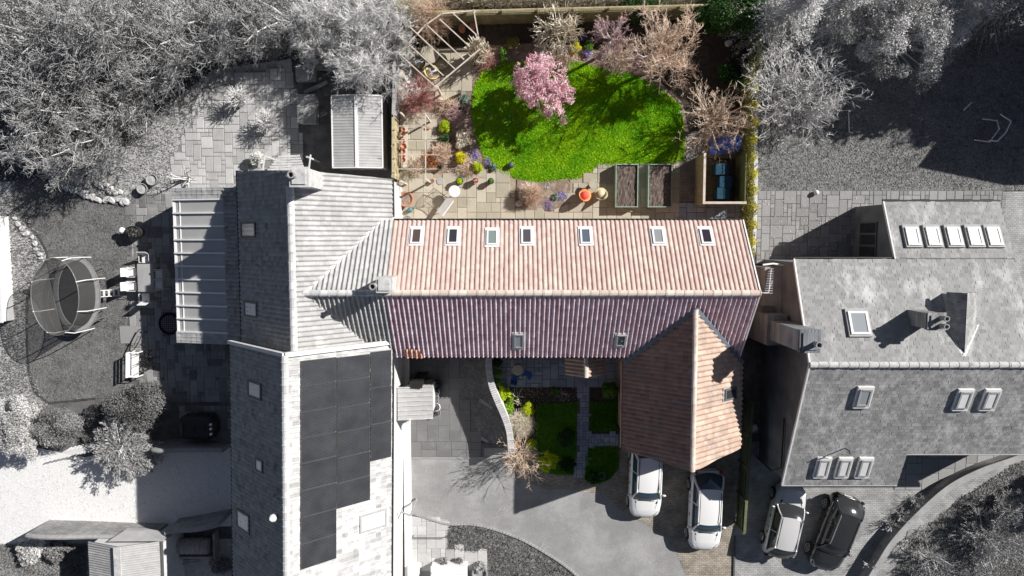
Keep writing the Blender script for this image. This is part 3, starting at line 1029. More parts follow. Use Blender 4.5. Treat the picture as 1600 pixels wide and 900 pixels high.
grass('rough_grass', poly([(0, 850), (137, 850), (137, 905), (0, 905)]), 8000, M['blade_grey'], 12, .045, .14, .016)

def litter(name, P, n, size, m, seed, z, holes=()):
    """fallen leaves and bark bits lying on a bed"""
    R = rng(seed); A = np.array(P); lo, hi = A.min(0), A.max(0)
    x = lo[0] + R.random(n) * (hi[0] - lo[0]); y = lo[1] + R.random(n) * (hi[1] - lo[1])
    ok = inside_np(x, y, P)
    for H_ in holes: ok &= ~inside_np(x, y, H_)
    x, y = x[ok], y[ok]; n = len(x)
    th = R.random(n) * 2 * pi; s = size * (.4 + R.random(n)); w = s * (.25 + .5 * R.random(n))
    zz = z + R.random(n) * .03
    t = np.stack([np.cos(th) * s, np.sin(th) * s, R.normal(0, .35, n) * s], 1); b_ = np.stack([-np.sin(th) * w, np.cos(th) * w, R.normal(0, .35, n) * w], 1)
    p = np.stack([x, y, zz], 1)
    v = np.stack([p - t, p - b_, p + t, p + b_], 1).reshape(-1, 3)
    o = link(name, arrays_mesh(name, v, np.arange(4 * n).reshape(n, 4), m, np.clip(R.normal(.5, .3, n), 0, 1))); o['kind'] = 'stuff'
M['litter_tan'] = leafmat('litter_tan', (.28, .19, .14), (.70, .56, .47), 0)
M['litter_grey'] = leafmat('litter_grey', .14, .50, 0)
litter('leaf_litter', poly([(700, 20), (1100, 20), (1160, 345), (690, 345), (682, 165), (745, 130)]), 22000, .035, M['litter_tan'], 5, .025, (poly(LAWN_M), poly(SAND), poly(BACKBED), poly([(1050, 205), (1175, 205), (1175, 347), (1050, 347)])))
litter('leaf_litter', poly([(690, 240), (800, 262), (806, 282), (700, 275)]), 1800, .03, M['litter_tan'], 6, .028, (poly(LAWN_M),))
litter('leaf_litter', poly(THICKET[1:-1] + [(0, 283), (0, 0)]), 26000, .06, M['litter_grey'], 7, .02)
litter('leaf_litter', poly([(764, 605), (903, 605), (900, 640), (840, 630), (838, 700), (850, 738), (880, 750), (815, 745), (785, 690)]), 2500, .03, M['litter_tan'], 8, .02)

M['petal'] = leafmat('petal', (.70, .40, .46), (.92, .76, .78), .2)
litter('fallen_petals', poly([(775, 95), (870, 90), (905, 150), (880, 205), (800, 195), (765, 150)]), 420, .022, M['petal'], 9, .085)
litter('fallen_petals', poly([(740, 150), (800, 190), (800, 240), (745, 215)]), 160, .022, M['petal'], 10, .085)
litter('drive_grit', poly([(625, 720), (960, 790), (1040, 850), (1060, 900), (905, 900), (800, 838), (700, 815), (625, 790)]), 1500, .022, M['litter_tan'], 11, .016)
litter('drive_grit', poly([(820, 750), (985, 740), (1060, 800), (1140, 800), (1140, 900), (1085, 900), (1010, 815), (940, 770)]), 900, .025, M['litter_tan'], 12, .024)
litter('drive_grit', poly([(1190, 300), (1370, 300), (1330, 400), (1190, 405)]), 500, .03, M['petal'], 13, .06)

litter('leaf_litter', poly(BACKBED), 5000, .03, leafmat('litter_shade', (.05, .04, .03), (.16, .13, .10), 0), 15, .03, (poly(LAWN_M), poly([(1090, 205), (1175, 205), (1175, 347), (1090, 347)])))  # darkened copy of the litter, toned for the back bed's shade
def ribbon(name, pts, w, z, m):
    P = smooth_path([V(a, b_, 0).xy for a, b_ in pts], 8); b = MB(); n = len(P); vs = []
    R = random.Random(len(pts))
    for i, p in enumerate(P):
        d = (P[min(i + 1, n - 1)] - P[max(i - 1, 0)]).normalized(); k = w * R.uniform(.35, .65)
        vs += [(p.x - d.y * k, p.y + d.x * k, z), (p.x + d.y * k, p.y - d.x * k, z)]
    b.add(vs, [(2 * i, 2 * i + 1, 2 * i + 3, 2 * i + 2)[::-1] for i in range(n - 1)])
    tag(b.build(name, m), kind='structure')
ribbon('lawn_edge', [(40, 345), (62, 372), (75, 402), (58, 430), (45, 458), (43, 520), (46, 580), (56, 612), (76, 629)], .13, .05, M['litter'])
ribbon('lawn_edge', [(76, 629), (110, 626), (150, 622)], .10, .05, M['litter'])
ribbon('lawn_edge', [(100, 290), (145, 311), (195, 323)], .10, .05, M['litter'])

M['grit_mix'] = leafmat('grit_mix', .40, .95, 0)
litter('drive_gravel', poly([(0, 705), (130, 718), (250, 692), (362, 692), (362, 820), (75, 824), (0, 850)]), 8000, .028, M['grit_mix'], 16, .022)
# ---------------------------------------------------------------- house materials
M['tile_red'] = mat('tile_red', (.47, .325, .285), (.565, .43, .385), .85, 2.5, .15, 40, src='tone', c3=(.64, .54, .46), s3=1.3, t3=(.5, .75), fine=.10)
M['tile_red_south_shade'] = mat('tile_red_south_shade', (.50, .335, .37), (.74, .60, .64), .85, 2.0, .15, 40, src='tone', c3=(.46, .36, .42), s3=1.0, t3=(.5, .75), fine=.12)  # same tiles as the north slope, purple shade put into the colour
M['tile_orange'] = mat('tile_orange', (.60, .27, .16), (.66, .38, .27), .85, 2.0, .1, 40, src='tone')
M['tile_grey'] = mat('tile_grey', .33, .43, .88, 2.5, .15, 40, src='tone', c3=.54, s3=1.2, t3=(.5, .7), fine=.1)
M['tile_grey_shade'] = mat('tile_grey_shade', .25, .40, .88, 2.5, .2, 40, src='tone', c3=.17, s3=1.4, t3=(.55, .7), fine=.2)  # shaded copy of the grey tiles, west slope shade in the colour
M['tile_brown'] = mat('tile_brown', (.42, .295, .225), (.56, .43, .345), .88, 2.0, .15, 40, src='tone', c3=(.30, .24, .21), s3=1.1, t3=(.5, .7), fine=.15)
M['tile_brown_shade'] = mat('tile_brown_shade', (.23, .14, .11), (.36, .25, .21), .88, 2.0, .2, 40, src='tone', c3=(.20, .17, .16), s3=1.1, t3=(.5, .7), fine=.2)  # shaded copy of tile_brown for the garage slope facing away from the sun
M['ridge_pale'] = mat('ridge_pale', .48, .66, .9, 3, .25, 30, src='random', c3=.5, s3=2.5, fine=.12)
M['ridge_red'] = mat('ridge_red', (.58, .47, .40), (.72, .66, .58), .9, 3, .25, 30, src='random', c3=(.62, .50, .10), s3=1.4, t3=(.66, .72), fine=.12)
M['slate'] = mat('slate', .22, .34, .7, 2.5, .25, 40, src='tone', c3=.60, s3=.7, t3=(.54, .70), stretch=(1, .25, 1), fine=.15)
M['slate_south'] = mat('slate_south', .19, .36, .7, 2.5, .3, 40, src='tone', c3=.48, s3=1.6, t3=(.50, .68), stretch=(1, .45, 1), fine=.35)
M['deck'] = mat('deck', .10, .14, .95)
M['slate_deck'] = mat('slate_deck', .18, .22, .95)
M['deck_warm'] = mat('deck_warm', (.20, .12, .09), (.26, .17, .13), .95)
M['render_white'] = mat('render_white', .60, .72, .9, 1.2, .15, 30, c3=.55, s3=2, fine=.06)
M['stone_wall_x'] = block_mat('stone_wall_x', .26, .40, .22, .32, .14, .5, plane='xz')
M['stone_wall_y'] = block_mat('stone_wall_y', .26, .40, .22, .32, .14, .5, plane='yz')
M['brick_y'] = block_mat('brick_y', (.185, .20, .215), (.27, .29, .305), (.15, .16, .17), .22, .075, .4, plane='yz')
M['brick_x'] = block_mat('brick_x', .26, .38, .13, .24, .10, .4, plane='xz')
M['brick_red_x'] = block_mat('brick_red_x', (.34, .17, .11), (.42, .24, .17), (.36, .31, .26), .22, .075, .4, plane='xz')
M['brick_red_y'] = block_mat('brick_red_y', (.34, .17, .11), (.42, .24, .17), (.36, .31, .26), .22, .075, .4, plane='yz')
M['lead'] = mat('lead', .30, .40, .55, 5, .1, 30)
M['lead_white'] = mat('lead_white', .66, .8, .7, 5, .1, 30)
M['lead_blue'] = mat('lead_blue', (.12, .14, .17), (.19, .21, .25), .55, 4, .15, 30)
M['white_paint'] = mat('white_paint', .76, .82, .5, 4, .05, 30)
M['grey_frame'] = mat('grey_frame', .34, .42, .5, 4)
M['dark_frame'] = mat('dark_frame', .10, .14, .5, 4)
M['black_plastic'] = mat('black_plastic', .018, .03, .45, 4)
M['pane_dark'] = glassmat('pane_dark', (.035, .035, .04), .08)
M['pane_grey'] = glassmat('pane_grey', (.30, .32, .34), .12)
M['pane_white'] = mat('pane_white', .70, .80, .25, 2, spec=.6)
M['pane_conserv'] = mat('pane_conserv', .38, .46, .25, .5, spec=.5)
M['terracotta'] = mat('terracotta', (.42, .17, .10), (.52, .26, .17), .9, 6, .2, 40)
M['pot_grey'] = mat('pot_grey', .26, .36, .9, 6, .2, 40)
M['chimney_x'] = mat('chimney_stone', .45, .62, .9, 4, .4, 25, c3=.3, s3=3, fine=.15)

def gutter(parent, p, q, m=None, r=.055, name='gutter'):
    b = MB(); b.tube([Vector(p), Vector(q)], r, 8)
    return b.build(name, m or M['black_plastic'], parent)

def chimney(parent, x, y, zb, zt, sx, sy, m, pots=1, px=0, py=0, potm=None, cap=.06, potr=.13):
    b = MB()
    b.box(x, y, (zb + zt) / 2, sx, sy, zt - zb)
    b.box(x, y, zt - .16, sx + cap, sy + cap, .1); b.box(x, y, zt + .03, sx + cap * 1.6, sy + cap * 1.6, .08)
    b.box(x, y, zt + .10, sx * .8, sy * .8, .06)
    c = b.build('chimney', m, parent)
    base = world_loc(parent)
    for i in range(pots):
        pb = MB()
        ox, oy = (px, py) if pots == 1 else (px, (i - (pots - 1) / 2) * sy * .5)
        pb.lathe([(potr * 1.1, 0), (potr, .05), (potr * .9, .35), (potr * 1.15, .36), (potr * 1.15, .44), (potr * .8, .44), (potr * .75, .1)], x + ox, y + oy, zt + .1, 14)
        link('chimney_pot', pb.mesh('chimney_pot', potm or M['pot_grey'], False, base + c.location), c)
    return c

def roof_window(house, plane, px, py, wx, wy, mf, mg, proud=.07, ml=None):
    """roof window whose outline spans wx by wy pixels round px,py on the plane"""
    c, U, Wv, N_ = on_plane(plane[0], plane[1], plane[2], px, py)
    a = on_plane(plane[0], plane[1], plane[2], px + wx / 2, py)[0] - on_plane(plane[0], plane[1], plane[2], px - wx / 2, py)[0]
    d = on_plane(plane[0], plane[1], plane[2], px, py + wy / 2)[0] - on_plane(plane[0], plane[1], plane[2], px, py - wy / 2)[0]
    if abs(U.x) > .7: w, l = abs(a.dot(U)), abs(d.dot(Wv))
    else: w, l = abs(d.dot(U)), abs(a.dot(Wv))
    return skylight(house, c, U, Wv, N_, w, l, mf, mg, proud, ml)

# ---------------------------------------------------------------- the barn (middle, red pantiles)
ZE, ZR = 3.85, 6.40
YN, YS, YM = .76, -5.83, -2.53
XW, XE = -5.72, 11.15
barn = thing('barn_house', 'long barn conversion with a red pantile roof and a row of roof windows', 'house', (2.7, -2.5, 0))
w = MB(); gable_x(w, XW + .02, XE - .12, YS + .28, YN - .28, YM, 0, ZE - .05, ZE - .05, ZR - .22)
w.build('wall', M['brick_red_x'], barn)
BN = [(XW, YN, ZE), (XE, YN, ZE), (XE, YM, ZR), (XW, YM, ZR)]
BS = [(XW, YS, ZE), (XE, YS, ZE), (XE, YM, ZR), (XW, YM, ZR)]
rf = roof_slabs(barn, [BN, BS], M['deck_warm'])
tile_field('roof_tiles', BN, M['tile_red'], rf, .221, .26, seed=1, lift=.010, prof=PAN_N)
tile_field('roof_tiles', BS, M['tile_red_south_shade'], rf, .221, .235, seed=2, lift=.04, prof=PAN2)
ridge_run((XW - .02, YM, ZR + .08), (XE + .02, YM, ZR + .08), M['ridge_red'], rf, .42, .15)
for y, x0 in ((YN + .06, XW), (YS - .06, XW + .35)): gutter(barn, (x0, y, ZE - .05), (XE if y > 0 else 5.5, y, ZE - .05))
b = MB()
for P in (BN, BS):
    b.bar(Vector(P[1]) + Vector((.0, 0, .0)), Vector(P[2]) + Vector((.0, 0, 0.0)), .06, .2)
b.build('bargeboard', M['white_paint'], barn)
PANES = {651: glassmat('pane_brown', (.09, .06, .05), .08), 708: M['pane_dark'], 769: glassmat('pane_green', (.20, .25, .23), .1), 823: glassmat('pane_room', (.08, .075, .08), .08), 915: glassmat('pane_blue', (.10, .12, .16), .08), 1028: glassmat('pane_blind', (.27, .28, .28), .12), 1103: glassmat('pane_deep', (.03, .02, .025), .08)}
for px, wx in ((651, 17), (708, 17), (769, 17), (823, 17), (915, 17), (1028, 18), (1103, 18)):
    roof_window(barn, BN, px, 371 if px not in (769,) else 373, wx, 24, M['white_paint'], PANES[px], .09, M['lead_white'])
roof_window(barn, BS, 811, 530, 15, 21, M['grey_frame'], M['pane_grey'], .11, M['lead_white'])
roof_window(barn, BS, 970, 529, 15, 17, M['grey_frame'], M['pane_dark'], .11, M['lead_white'])
# new orange tiles patched in at the corner
tile_field('replacement_tiles', [(-5.2, YS - .012, ZE - .009), (-4.3, YS - .012, ZE - .009), (-4.5, YS + .42, ZE + .33), (-5.1, YS + .5, ZE + .39)], M['tile_orange'], rf, .221, .235, seed=3, up=.075, lift=.04, prof=PAN2)
# entrance porch on the south wall
pz, pe = 2.95, 2.25
a = V(916, 556, pz); a2 = V(916, 590, pz); l_ = V(884, 575, pe).x; r_ = V(944, 575, pe).x
PY1, PY0 = YS + .3, a2.y
PW = [(l_, PY0, pe), (l_, PY1, pe), (a.x, PY1, pz), (a.x, PY0, pz)]
PE_ = [(r_, PY0, pe), (r_, PY1, pe), (a.x, PY1, pz), (a.x, PY0, pz)]
pr = roof_slabs(barn, [PW, PE_], M['deck_warm'], .07, 'porch_roof')
tile_field('porch_tiles', PW, M['tile_brown'], pr, .2, .22, seed=4)
tile_field('porch_tiles', PE_, M['tile_brown'], pr, .2, .22, seed=5)
ridge_run((a.x, PY0, pz + .05), (a.x, PY1 - .1, pz + .05), M['ridge_red'], pr, .33, .12)
b = MB()
for x in (l_ + .25, r_ - .25): b.box(x, PY0 + .2, pe / 2, .14, .14, pe)
b.build('porch_post', M['deck_warm'], barn)
# television aerial on the east gable
b = MB(); q = V(1203, 470, 6.0)
b.tube([(XE - .1, YM, 6.2), (XE + .5, YM - .02, 6.0), (q.x, q.y + .9, 6.2)], .02, 6)
t0, t1 = V(1201, 458, 6.2), V(1205, 420, 6.2)
b.tube([t0, t1], .018, 6)
for i in range(11):
    p = t0.lerp(t1, i / 10); s = .3 - .012 * i
    b.tube([p + Vector((-s * .6, 0, 0)), p + Vector((s * .6, 0, 0))], .011, 5)
b.tube([(XE - .2, YM, 6.0), t0], .02, 6)
b.build('aerial', M['lead_white'], barn)

# ---------------------------------------------------------------- garage wing
GR = 5.87; GE = 3.60
gx0, gx1, gxm = 5.53, 11.38, 8.41
gar = thing('garage', 'brown tiled gabled garage standing at right angles to the barn', 'garage', (8.4, -8, 0))
w = MB(); gable_y(w, gx0 + .3, gx1 - .25, gxm, -10.3, YS - .0, 0, GE - .12, GE - .12, GR - .2); w.build('wall', M['brick_red_y'], gar)
ty = lambda z: YS + (z - ZE) / (ZR - ZE) * (YM - YS)
GW = [(gx0, -10.62, GE), (gx0, ty(GE), GE), (gxm, ty(GR), GR), (gxm, -10.92, GR)]
GEP = [(gx1, -10.50, GE), (gx1, ty(GE), GE), (gxm, ty(GR), GR), (gxm, -10.92, GR)]
rf = roof_slabs(gar, [GW, GEP], M['deck_warm'])
tile_field('roof_tiles', GW, M['tile_brown_shade'], rf, .21, .24, seed=11, lift=.010)
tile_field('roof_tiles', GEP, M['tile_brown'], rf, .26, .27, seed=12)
ridge_run((gxm, -10.92, GR + .07), (gxm, ty(GR) - .1, GR + .07), M['ridge_red'], rf, .40, .12, seed=3)
b = MB()
for P in (GW, GEP): b.bar(Vector(P[1]) + Vector((0, -.06, .12)), Vector(P[2]) + Vector((0, -.06, .12)), .20, .05)
b.build('valley_lead', M['lead_blue'], gar)
gutter(gar, (gx0 - .08, -10.5, GE - .06), (gx0 - .08, ty(GE), GE - .06), M['tile_brown'], .06)
gutter(gar, (gx1 + .08, -10.4, GE - .06), (gx1 + .08, ty(GE) , GE - .06), M['black_plastic'], .06)
b = MB(); b.tube([(gx0 - .08, -10.3, GE - .1), (gx0 + .2, -10.3, GE - .4), (gx0 + .22, -10.3, .1)], .04, 8); b.build('downpipe', M['black_plastic'], gar)
c_ = roof_window(gar, GEP, 1139, 615, 18, 18, M['dark_frame'], M['pane_dark'], .08, M['lead'])
for x in (gx0 + 1.55, gx1 - 1.5):
    b = MB(); b.box(x, -10.32, 1.1, 2.3, .05, 2.2); b.build('door', M['deck_warm'], gar)

# ---------------------------------------------------------------- left house, upper block
UX0, UXM, UX1, UE, UR = -13.32, -9.72, -5.85, 3.5, 6.78
lu = thing('cottage', 'grey pantiled house with a cross wing running into the red barn roof', 'house', (-9.6, -1, 0))
w = MB(); gable_y(w, UX0 + .2, UX1 - .05, UXM, -5.2, 2.75, 0, UE - .08, UE - .08, UR - .22); w.build('wall', M['render_white'], lu)
UWP = [(UX0, -5.2, UE), (UX0, 3.2, UE), (UXM, 2.9, UR), (UXM, -5.2, UR)]
UEP = [(UX1, -5.2, UE), (UX1, 2.8, UE), (UXM, 2.95, UR), (UXM, -5.2, UR)]
rf = roof_slabs(lu, [UWP, UEP], M['deck'])
tile_field('roof_tiles', UWP, M['tile_grey_shade'], rf, .215, .24, seed=21, prof=[(a, z * .7) for a, z in PAN])
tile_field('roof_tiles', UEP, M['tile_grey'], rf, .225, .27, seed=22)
ridge_run((UXM, -5.2, UR + .09), (UXM, 2.2, UR + .09), M['ridge_pale'], rf, .42, .17)
jx = lambda z: UXM + (UR - z) / (UR - UE) * (UX1 - UXM)
CN = [(jx(ZE), YN, ZE), (XW, YN, ZE), (XW, YM, ZR), (jx(ZR), YM, ZR)]
CS = [(jx(ZE), YS, ZE), (XW, YS, ZE), (XW, YM, ZR), (jx(ZR), YM, ZR)]
rf2 = roof_slabs(lu, [CN, CS], M['deck'], name='cross_roof')
tile_field('roof_tiles', CN, M['tile_grey'], rf2, .221, .26, seed=23)
tile_field('roof_tiles', CS, M['tile_grey'], rf2, .221, .235, seed=24, lift=.04, prof=PAN2)
ridge_run((jx(ZR) - .1, YM, ZR + .08), (XW - .03, YM, ZR + .08), M['ridge_pale'], rf2, .42, .15)
b = MB()
for P in (CN, CS): b.bar(Vector(P[0]) + Vector((-.04, 0, .07)), Vector(P[3]) + Vector((-.04, 0, .07)), .2, .08)
b.build('valley_mortar', M['render_white'], lu)
for px, py, wx, wy in ((390, 359, 23, 25), (394, 483, 20, 25)): roof_window(lu, UWP, px, py, wx, wy, M['dark_frame'], M['pane_grey'] if py < 400 else M['pane_white'], .05, M['lead'])
p = V(461, 276, 8.3); chimney(lu, p.x + .12, p.y, 5.2, 8.1, .72, .75, M['chimney_x'], 1, -.2, .05)
p = V(600, 445, 7.5); chimney(lu, p.x, p.y, 5.0, 7.4, .62, .62, M['chimney_x'], 1, -.42, -.05)
gutter(lu, (UX0 - .07, -5.2, UE - .05), (UX0 - .07, 3.2, UE - .05))
gutter(lu, (UX1 + .06, .95, UE - .05), (UX1 + .06, 2.8, UE - .05))
# north lean-to with slatted roof
la, lb = V(408, 262, 2.6), V(480, 262, 2.6)
b = MB()
for i in range(9):
    y = 2.95 + i * .13
    b.bar((la.x + .1 * i, y, 2.65 - .03 * i), (lb.x - .05 * i, y + .05, 2.65 - .03 * i), .1, .025)
for x in (la.x, (la.x + lb.x) / 2, lb.x): b.bar((x, 2.8, 2.6), (x + .1, 4.1, 2.3), .06, .07)
for x in (la.x + .15, lb.x - .1): b.box(x, 4.0, 1.15, .08, .08, 2.3)
b.build('lean_to', M['chimney_x'], lu)

# ---------------------------------------------------------------- left house, lower block with solar panels
LR, LE = 7.8, 4.2
L0, L1 = -5.1, -21.0
SK = -.018 * (L0 - L1)
lx0a, lx0b = -13.62, -13.62 + SK
lxma, lxmb = -9.80, -9.80 + SK
lx1 = -5.82; lx1b = lx1 + SK
ll = thing('solar_house', 'tall grey tiled house block with black solar panels and white east wall', 'house', (-9.9, -13, 0))
w = MB()
P = [(lx0a + .12, 0), (lx1 - .02, 0), (lx1 - .02, LE - .05), (lxma, LR - .12), (lx0a + .12, LE - .05)]
Q = [(lx0b + .12, 0), (lx1b - .02, 0), (lx1b - .02, LE - .05), (lxmb, LR - .12), (lx0b + .12, LE - .05)]
w.add([(x, L0 - .1, z) for x, z in P] + [(x, L1, z) for x, z in Q], [(4, 3, 2, 1, 0), (5, 6, 7, 8, 9)] + [(i, (i + 1) % 5, 5 + (i + 1) % 5, 5 + i) for i in range(5)])
w.build('wall', M['render_white'], ll)
LW = [(lx0a, L0, LE), (lx0b, L1, LE), (lxmb, L1, LR), (lxma, L0, LR)]
LEp = [(lx1, L0, LE), (lx1b, L1, LE), (lxmb, L1, LR), (lxma, L0, LR)]
rf = roof_slabs(ll, [LW, LEp], M['deck'])
tile_field('roof_tiles', LW, M['tile_grey_shade'], rf, .21, .24, seed=31, prof=[(a, z * .6) for a, z in PAN])
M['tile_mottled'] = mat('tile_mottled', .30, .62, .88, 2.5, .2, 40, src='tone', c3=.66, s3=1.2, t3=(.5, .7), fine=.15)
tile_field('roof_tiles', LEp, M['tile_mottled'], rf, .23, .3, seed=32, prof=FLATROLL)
ridge_run((lxma, L0, LR + .07), (lxmb, L1, LR + .07), M['ridge_pale'], rf, .33, .16, seed=8)
b = MB()
b.bar((lx0a - .05, L0 + .02, LE + .06), (lxma, L0 + .02, LR + .1), .16, .2)
b.bar((lx1 + .05, L0 + .02, LE + .06), (lxma, L0 + .02, LR + .1), .2, .22)
b.build('verge', M['render_white'], ll)
gutter(ll, (lx1 + .06, L0, LE - .06), (lx1b + .06, L1, LE - .06))
gutter(ll, (lx0a - .06, L0, LE - .06), (lx0b - .06, L1, LE - .06))
b = MB(); b.box(lx1 + .06, (L0 - 1 + L1) / 2, .22, .36, abs(L1 - L0) - 1.6, .44); b.build('plinth', M['render_white'], ll)
for px, py, wx, wy in ((400, 609, 21, 27), (407, 727, 12, 21), (382, 814, 20, 30)): roof_window(ll, LW, px, py, wx, wy, M['dark_frame'], M['pane_white'], .05, M['lead'])
roof_window(ll, LEp, 582, 813, 42, 28, M['grey_frame'], M['pane_white'], .06, M['lead_white'])
# solar panels
M['solar'] = block_mat('solar', (.026, .027, .029), (.032, .033, .036), (.055, .055, .06), .156, .078, .0)
M['solar'].node_tree.nodes['Principled BSDF'].inputs['Roughness'].default_value = .35
M['alu'] = mat('alu', .30, .36, .4, 5, metal=.6)
M['panel_frame'] = mat('panel_frame', .09, .12, .4, 5)
def solar(cx0, cx1, ys, ya):
    for i in range(len(ys) - 1):
        c = [on_plane(LEp[0], LEp[1], LEp[2], a, q) for a, q in ((cx0, ys[i] + ya), (cx0, ys[i + 1] + ya), (cx1, ys[i]), (cx1, ys[i + 1]))]
        U, Wv, N_ = c[0][1:]
        o = Vector(LEp[0])
        uu = [(k[0] - o).dot(U) for k in c]; vv = [(k[0] - o).dot(Wv) for k in c]
        u0, u1 = (uu[0] + uu[2]) / 2, (uu[1] + uu[3]) / 2
        v0, v1 = min(vv), max(vv)
        v0 = (vv[2] + vv[3]) / 2; v1 = (vv[0] + vv[1]) / 2
        u0, u1 = min(u0, u1) + .012, max(u0, u1) - .012
        v0 += .012; v1 -= .012
        def P3(u, v, z): return o + U * u + Wv * v + N_ * z
        base = world_loc(ll)
        f = MB()
        f.add([P3(u0, v0, .07), P3(u1, v0, .07), P3(u1, v1, .07), P3(u0, v1, .07), P3(u0, v0, .13), P3(u1, v0, .13), P3(u1, v1, .13), P3(u0, v1, .13)],
              [(0, 1, 5, 4), (1, 2, 6, 5), (2, 3, 7, 6), (3, 0, 4, 7), (4, 5, 6, 7), (3, 2, 1, 0)])
        fo = link('solar_panel', f.mesh('solar_panel', M['panel_frame'], False, base), ll)
        g = MB(); e = .013
        g.add([P3(u0 + e, v0 + e, .135), P3(u1 - e, v0 + e, .135), P3(u1 - e, v1 - e, .135), P3(u0 + e, v1 - e, .135)], [(0, 1, 2, 3)])
        link('cell_sheet', g.mesh('cell_sheet', M['solar'], False, base), fo)
solar(468.5, 524, [556, 594.5, 634.5, 674.5, 713, 755, 796, 837, 876], 8)
solar(525, 576.5, [552, 588, 629, 667, 706, 745, 784], 6)
solar(577.5, 609.5, [546, 602, 658, 715], 3)
# vent cowl and two small vents on the shaded slope
for i, (px, py, s) in enumerate(((432, 803, 1.0), (430, 727, .55), (430, 771, .55))):
    c, U, Wv, N_ = on_plane(LW[0], LW[1], LW[2], px, py)
    b = MB(); b.lathe([(.1 * s, -.2), (.1 * s, .35 * s), (.16 * s, .36 * s), (.17 * s, .5 * s), (.12 * s, .56 * s)], c.x, c.y, c.z, 12)
    b.build('vent', M['white_paint'] if i == 0 else M['lead'], ll)
# porch with a standing seam roof
M['fence_pale'] = mat('porch_metal', .36, .44, .6, 2)
A0, A1 = V(628, 606, 2.7), V(676, 603, 2.45)
B0, B1 = V(628, 660, 2.7), V(676, 652, 2.45)
b = MB(); x0, x1 = lx1 - .02, A1.x; y1, y0 = V(650, 604, 2.5).y, V(650, 655, 2.5).y
b.add([(x0, y0, 2.7), (x1, y0, 2.4), (x1, y1, 2.4), (x0, y1, 2.7), (x0, y0, 2.62), (x1, y0, 2.32), (x1, y1, 2.32), (x0, y1, 2.62)],
      [(0, 1, 2, 3), (7, 6, 5, 4), (0, 4, 5, 1), (1, 5, 6, 2), (2, 6, 7, 3), (3, 7, 4, 0)])
pr = b.build('porch_roof', M['fence_pale'], ll)
for i in range(8):
    y = y0 + .02 + (y1 - y0 - .04) * i / 7
    s = MB(); s.bar((x0, y, 2.72), (x1, y, 2.42), .035, .06); link('seam', s.mesh('seam', M['chimney_x'], False, world_loc(pr)), pr)
b = MB(); b.box((x0 + x1) / 2 + .1, (y0 + y1) / 2, 1.15, x1 - x0 - .4, y1 - y0 - .3, 2.3); b.build('porch_wall', M['render_white'], ll)
p = V(652, 600, 2.6); b = MB(); b.box(p.x - .05, y1 + .12, 1.3, .55, .3, 2.6); b.box(p.x - .05, y1 + .12, 2.62, .62, .36, .05); b.build('meter_box', M['black_plastic'], ll)
# door canopy posts further down the white wall
p = V(632, 800, 2.2); b = MB(); b.tube([(lx1, p.y + .1, 2.4), (p.x + .35, p.y - .1, 2.4), (p.x + .35, p.y - .1, .1)], .05, 8); b.build('downpipe', M['lead'], ll)

# ---------------------------------------------------------------- conservatory
def CP(px, py, h): return V(px, py, h)
cx0, cx1, cx2 = CP(276, 420, 2.25).x, CP(354, 420, 2.95).x, UX0 - .1
cyn, cys = CP(275, 312, 2.4).y, CP(281, 518, 2.4).y
con = thing('conservatory', 'lean-to glass conservatory with white glazing bars against the cottage', 'conservatory', (cx0, (cyn + cys) / 2, 0))
zc = lambda x: 2.25 + (x - cx0) / (cx1 - cx0) * .7
b = MB()
b.box(cx0 + .1, (cyn + cys) / 2, .35, .2, cyn - cys, .7); b.build('dwarf_wall', M['stone_wall_y'], con)
b = MB()
for y in (cyn + .35, cys - .35): b.box((cx0 + cx2) / 2 + .1, y, 1.1, cx2 - cx0 - .1, .3, 2.2)
b.build('end_wall', M['stone_wall_x'], con)
f = MB()
f.bar((cx0, cys, 2.22), (cx0, cyn, 2.22), .14, .12); f.bar((cx0, cys, .76), (cx0, cyn, .76), .14, .1)
f.bar((cx0 + .32, cys, zc(cx0 + .32) + .0), (cx0 + .32, cyn, zc(cx0 + .32)), .05, .05)
fr = f.build('frame', M['white_paint'], con)
nb = 10
for i in range(nb + 1):
    y = cyn + (cys - cyn) * i / nb
    s = MB(); s.bar((cx0 - .05, y, zc(cx0) + .05), (cx1 + .04, y, zc(cx1) + .06), .075, .09)
    s.bar((cx0, y, .8), (cx0, y, 2.2), .08, .06)
    s.build('glazing_bar', M['white_paint'], con)
    if i < nb:
        y2 = cyn + (cys - cyn) * (i + 1) / nb
        g = MB()
        g.face([(cx0, y2 + .04, zc(cx0)), (cx1, y2 + .04, zc(cx1)), (cx1, y - .04, zc(cx1)), (cx0, y - .04, zc(cx0))])
        g.face([(cx0 + .01, y2 + .04, .8), (cx0 + .01, y - .04, .8), (cx0 + .01, y - .04, 2.15), (cx0 + .01, y2 + .04, 2.15)])
        g.build('pane', M['pane_conserv'], con)
TS = [(cx1, cys - .55, zc(cx1) + .03), (cx1, cyn + .55, zc(cx1) + .03), (cx2 + .1, cyn + .55, zc(cx1) + .38), (cx2 + .1, cys - .55, zc(cx1) + .38)]
tile_field('roof_tiles', TS, M['tile_grey_shade'], roof_slabs(con, [TS], M['deck']), .21, .22, seed=41)
for y, m_ in ((cyn, 1), (cys, -1)):
    T = [(cx0 - .1, y + m_ * .02, zc(cx0) + .03), (cx0 - .1, y + m_ * .58, zc(cx0) + .03), (cx1 - .01, y + m_ * .58, zc(cx1) + .03), (cx1 - .01, y + m_ * .02, zc(cx1) + .03)]
    tile_field('roof_tiles', T, M['tile_grey'], roof_slabs(con, [T], M['deck'], name='end_roof'), .19, .3, seed=42 + m_, prof=FLATROLL, lift=.015)

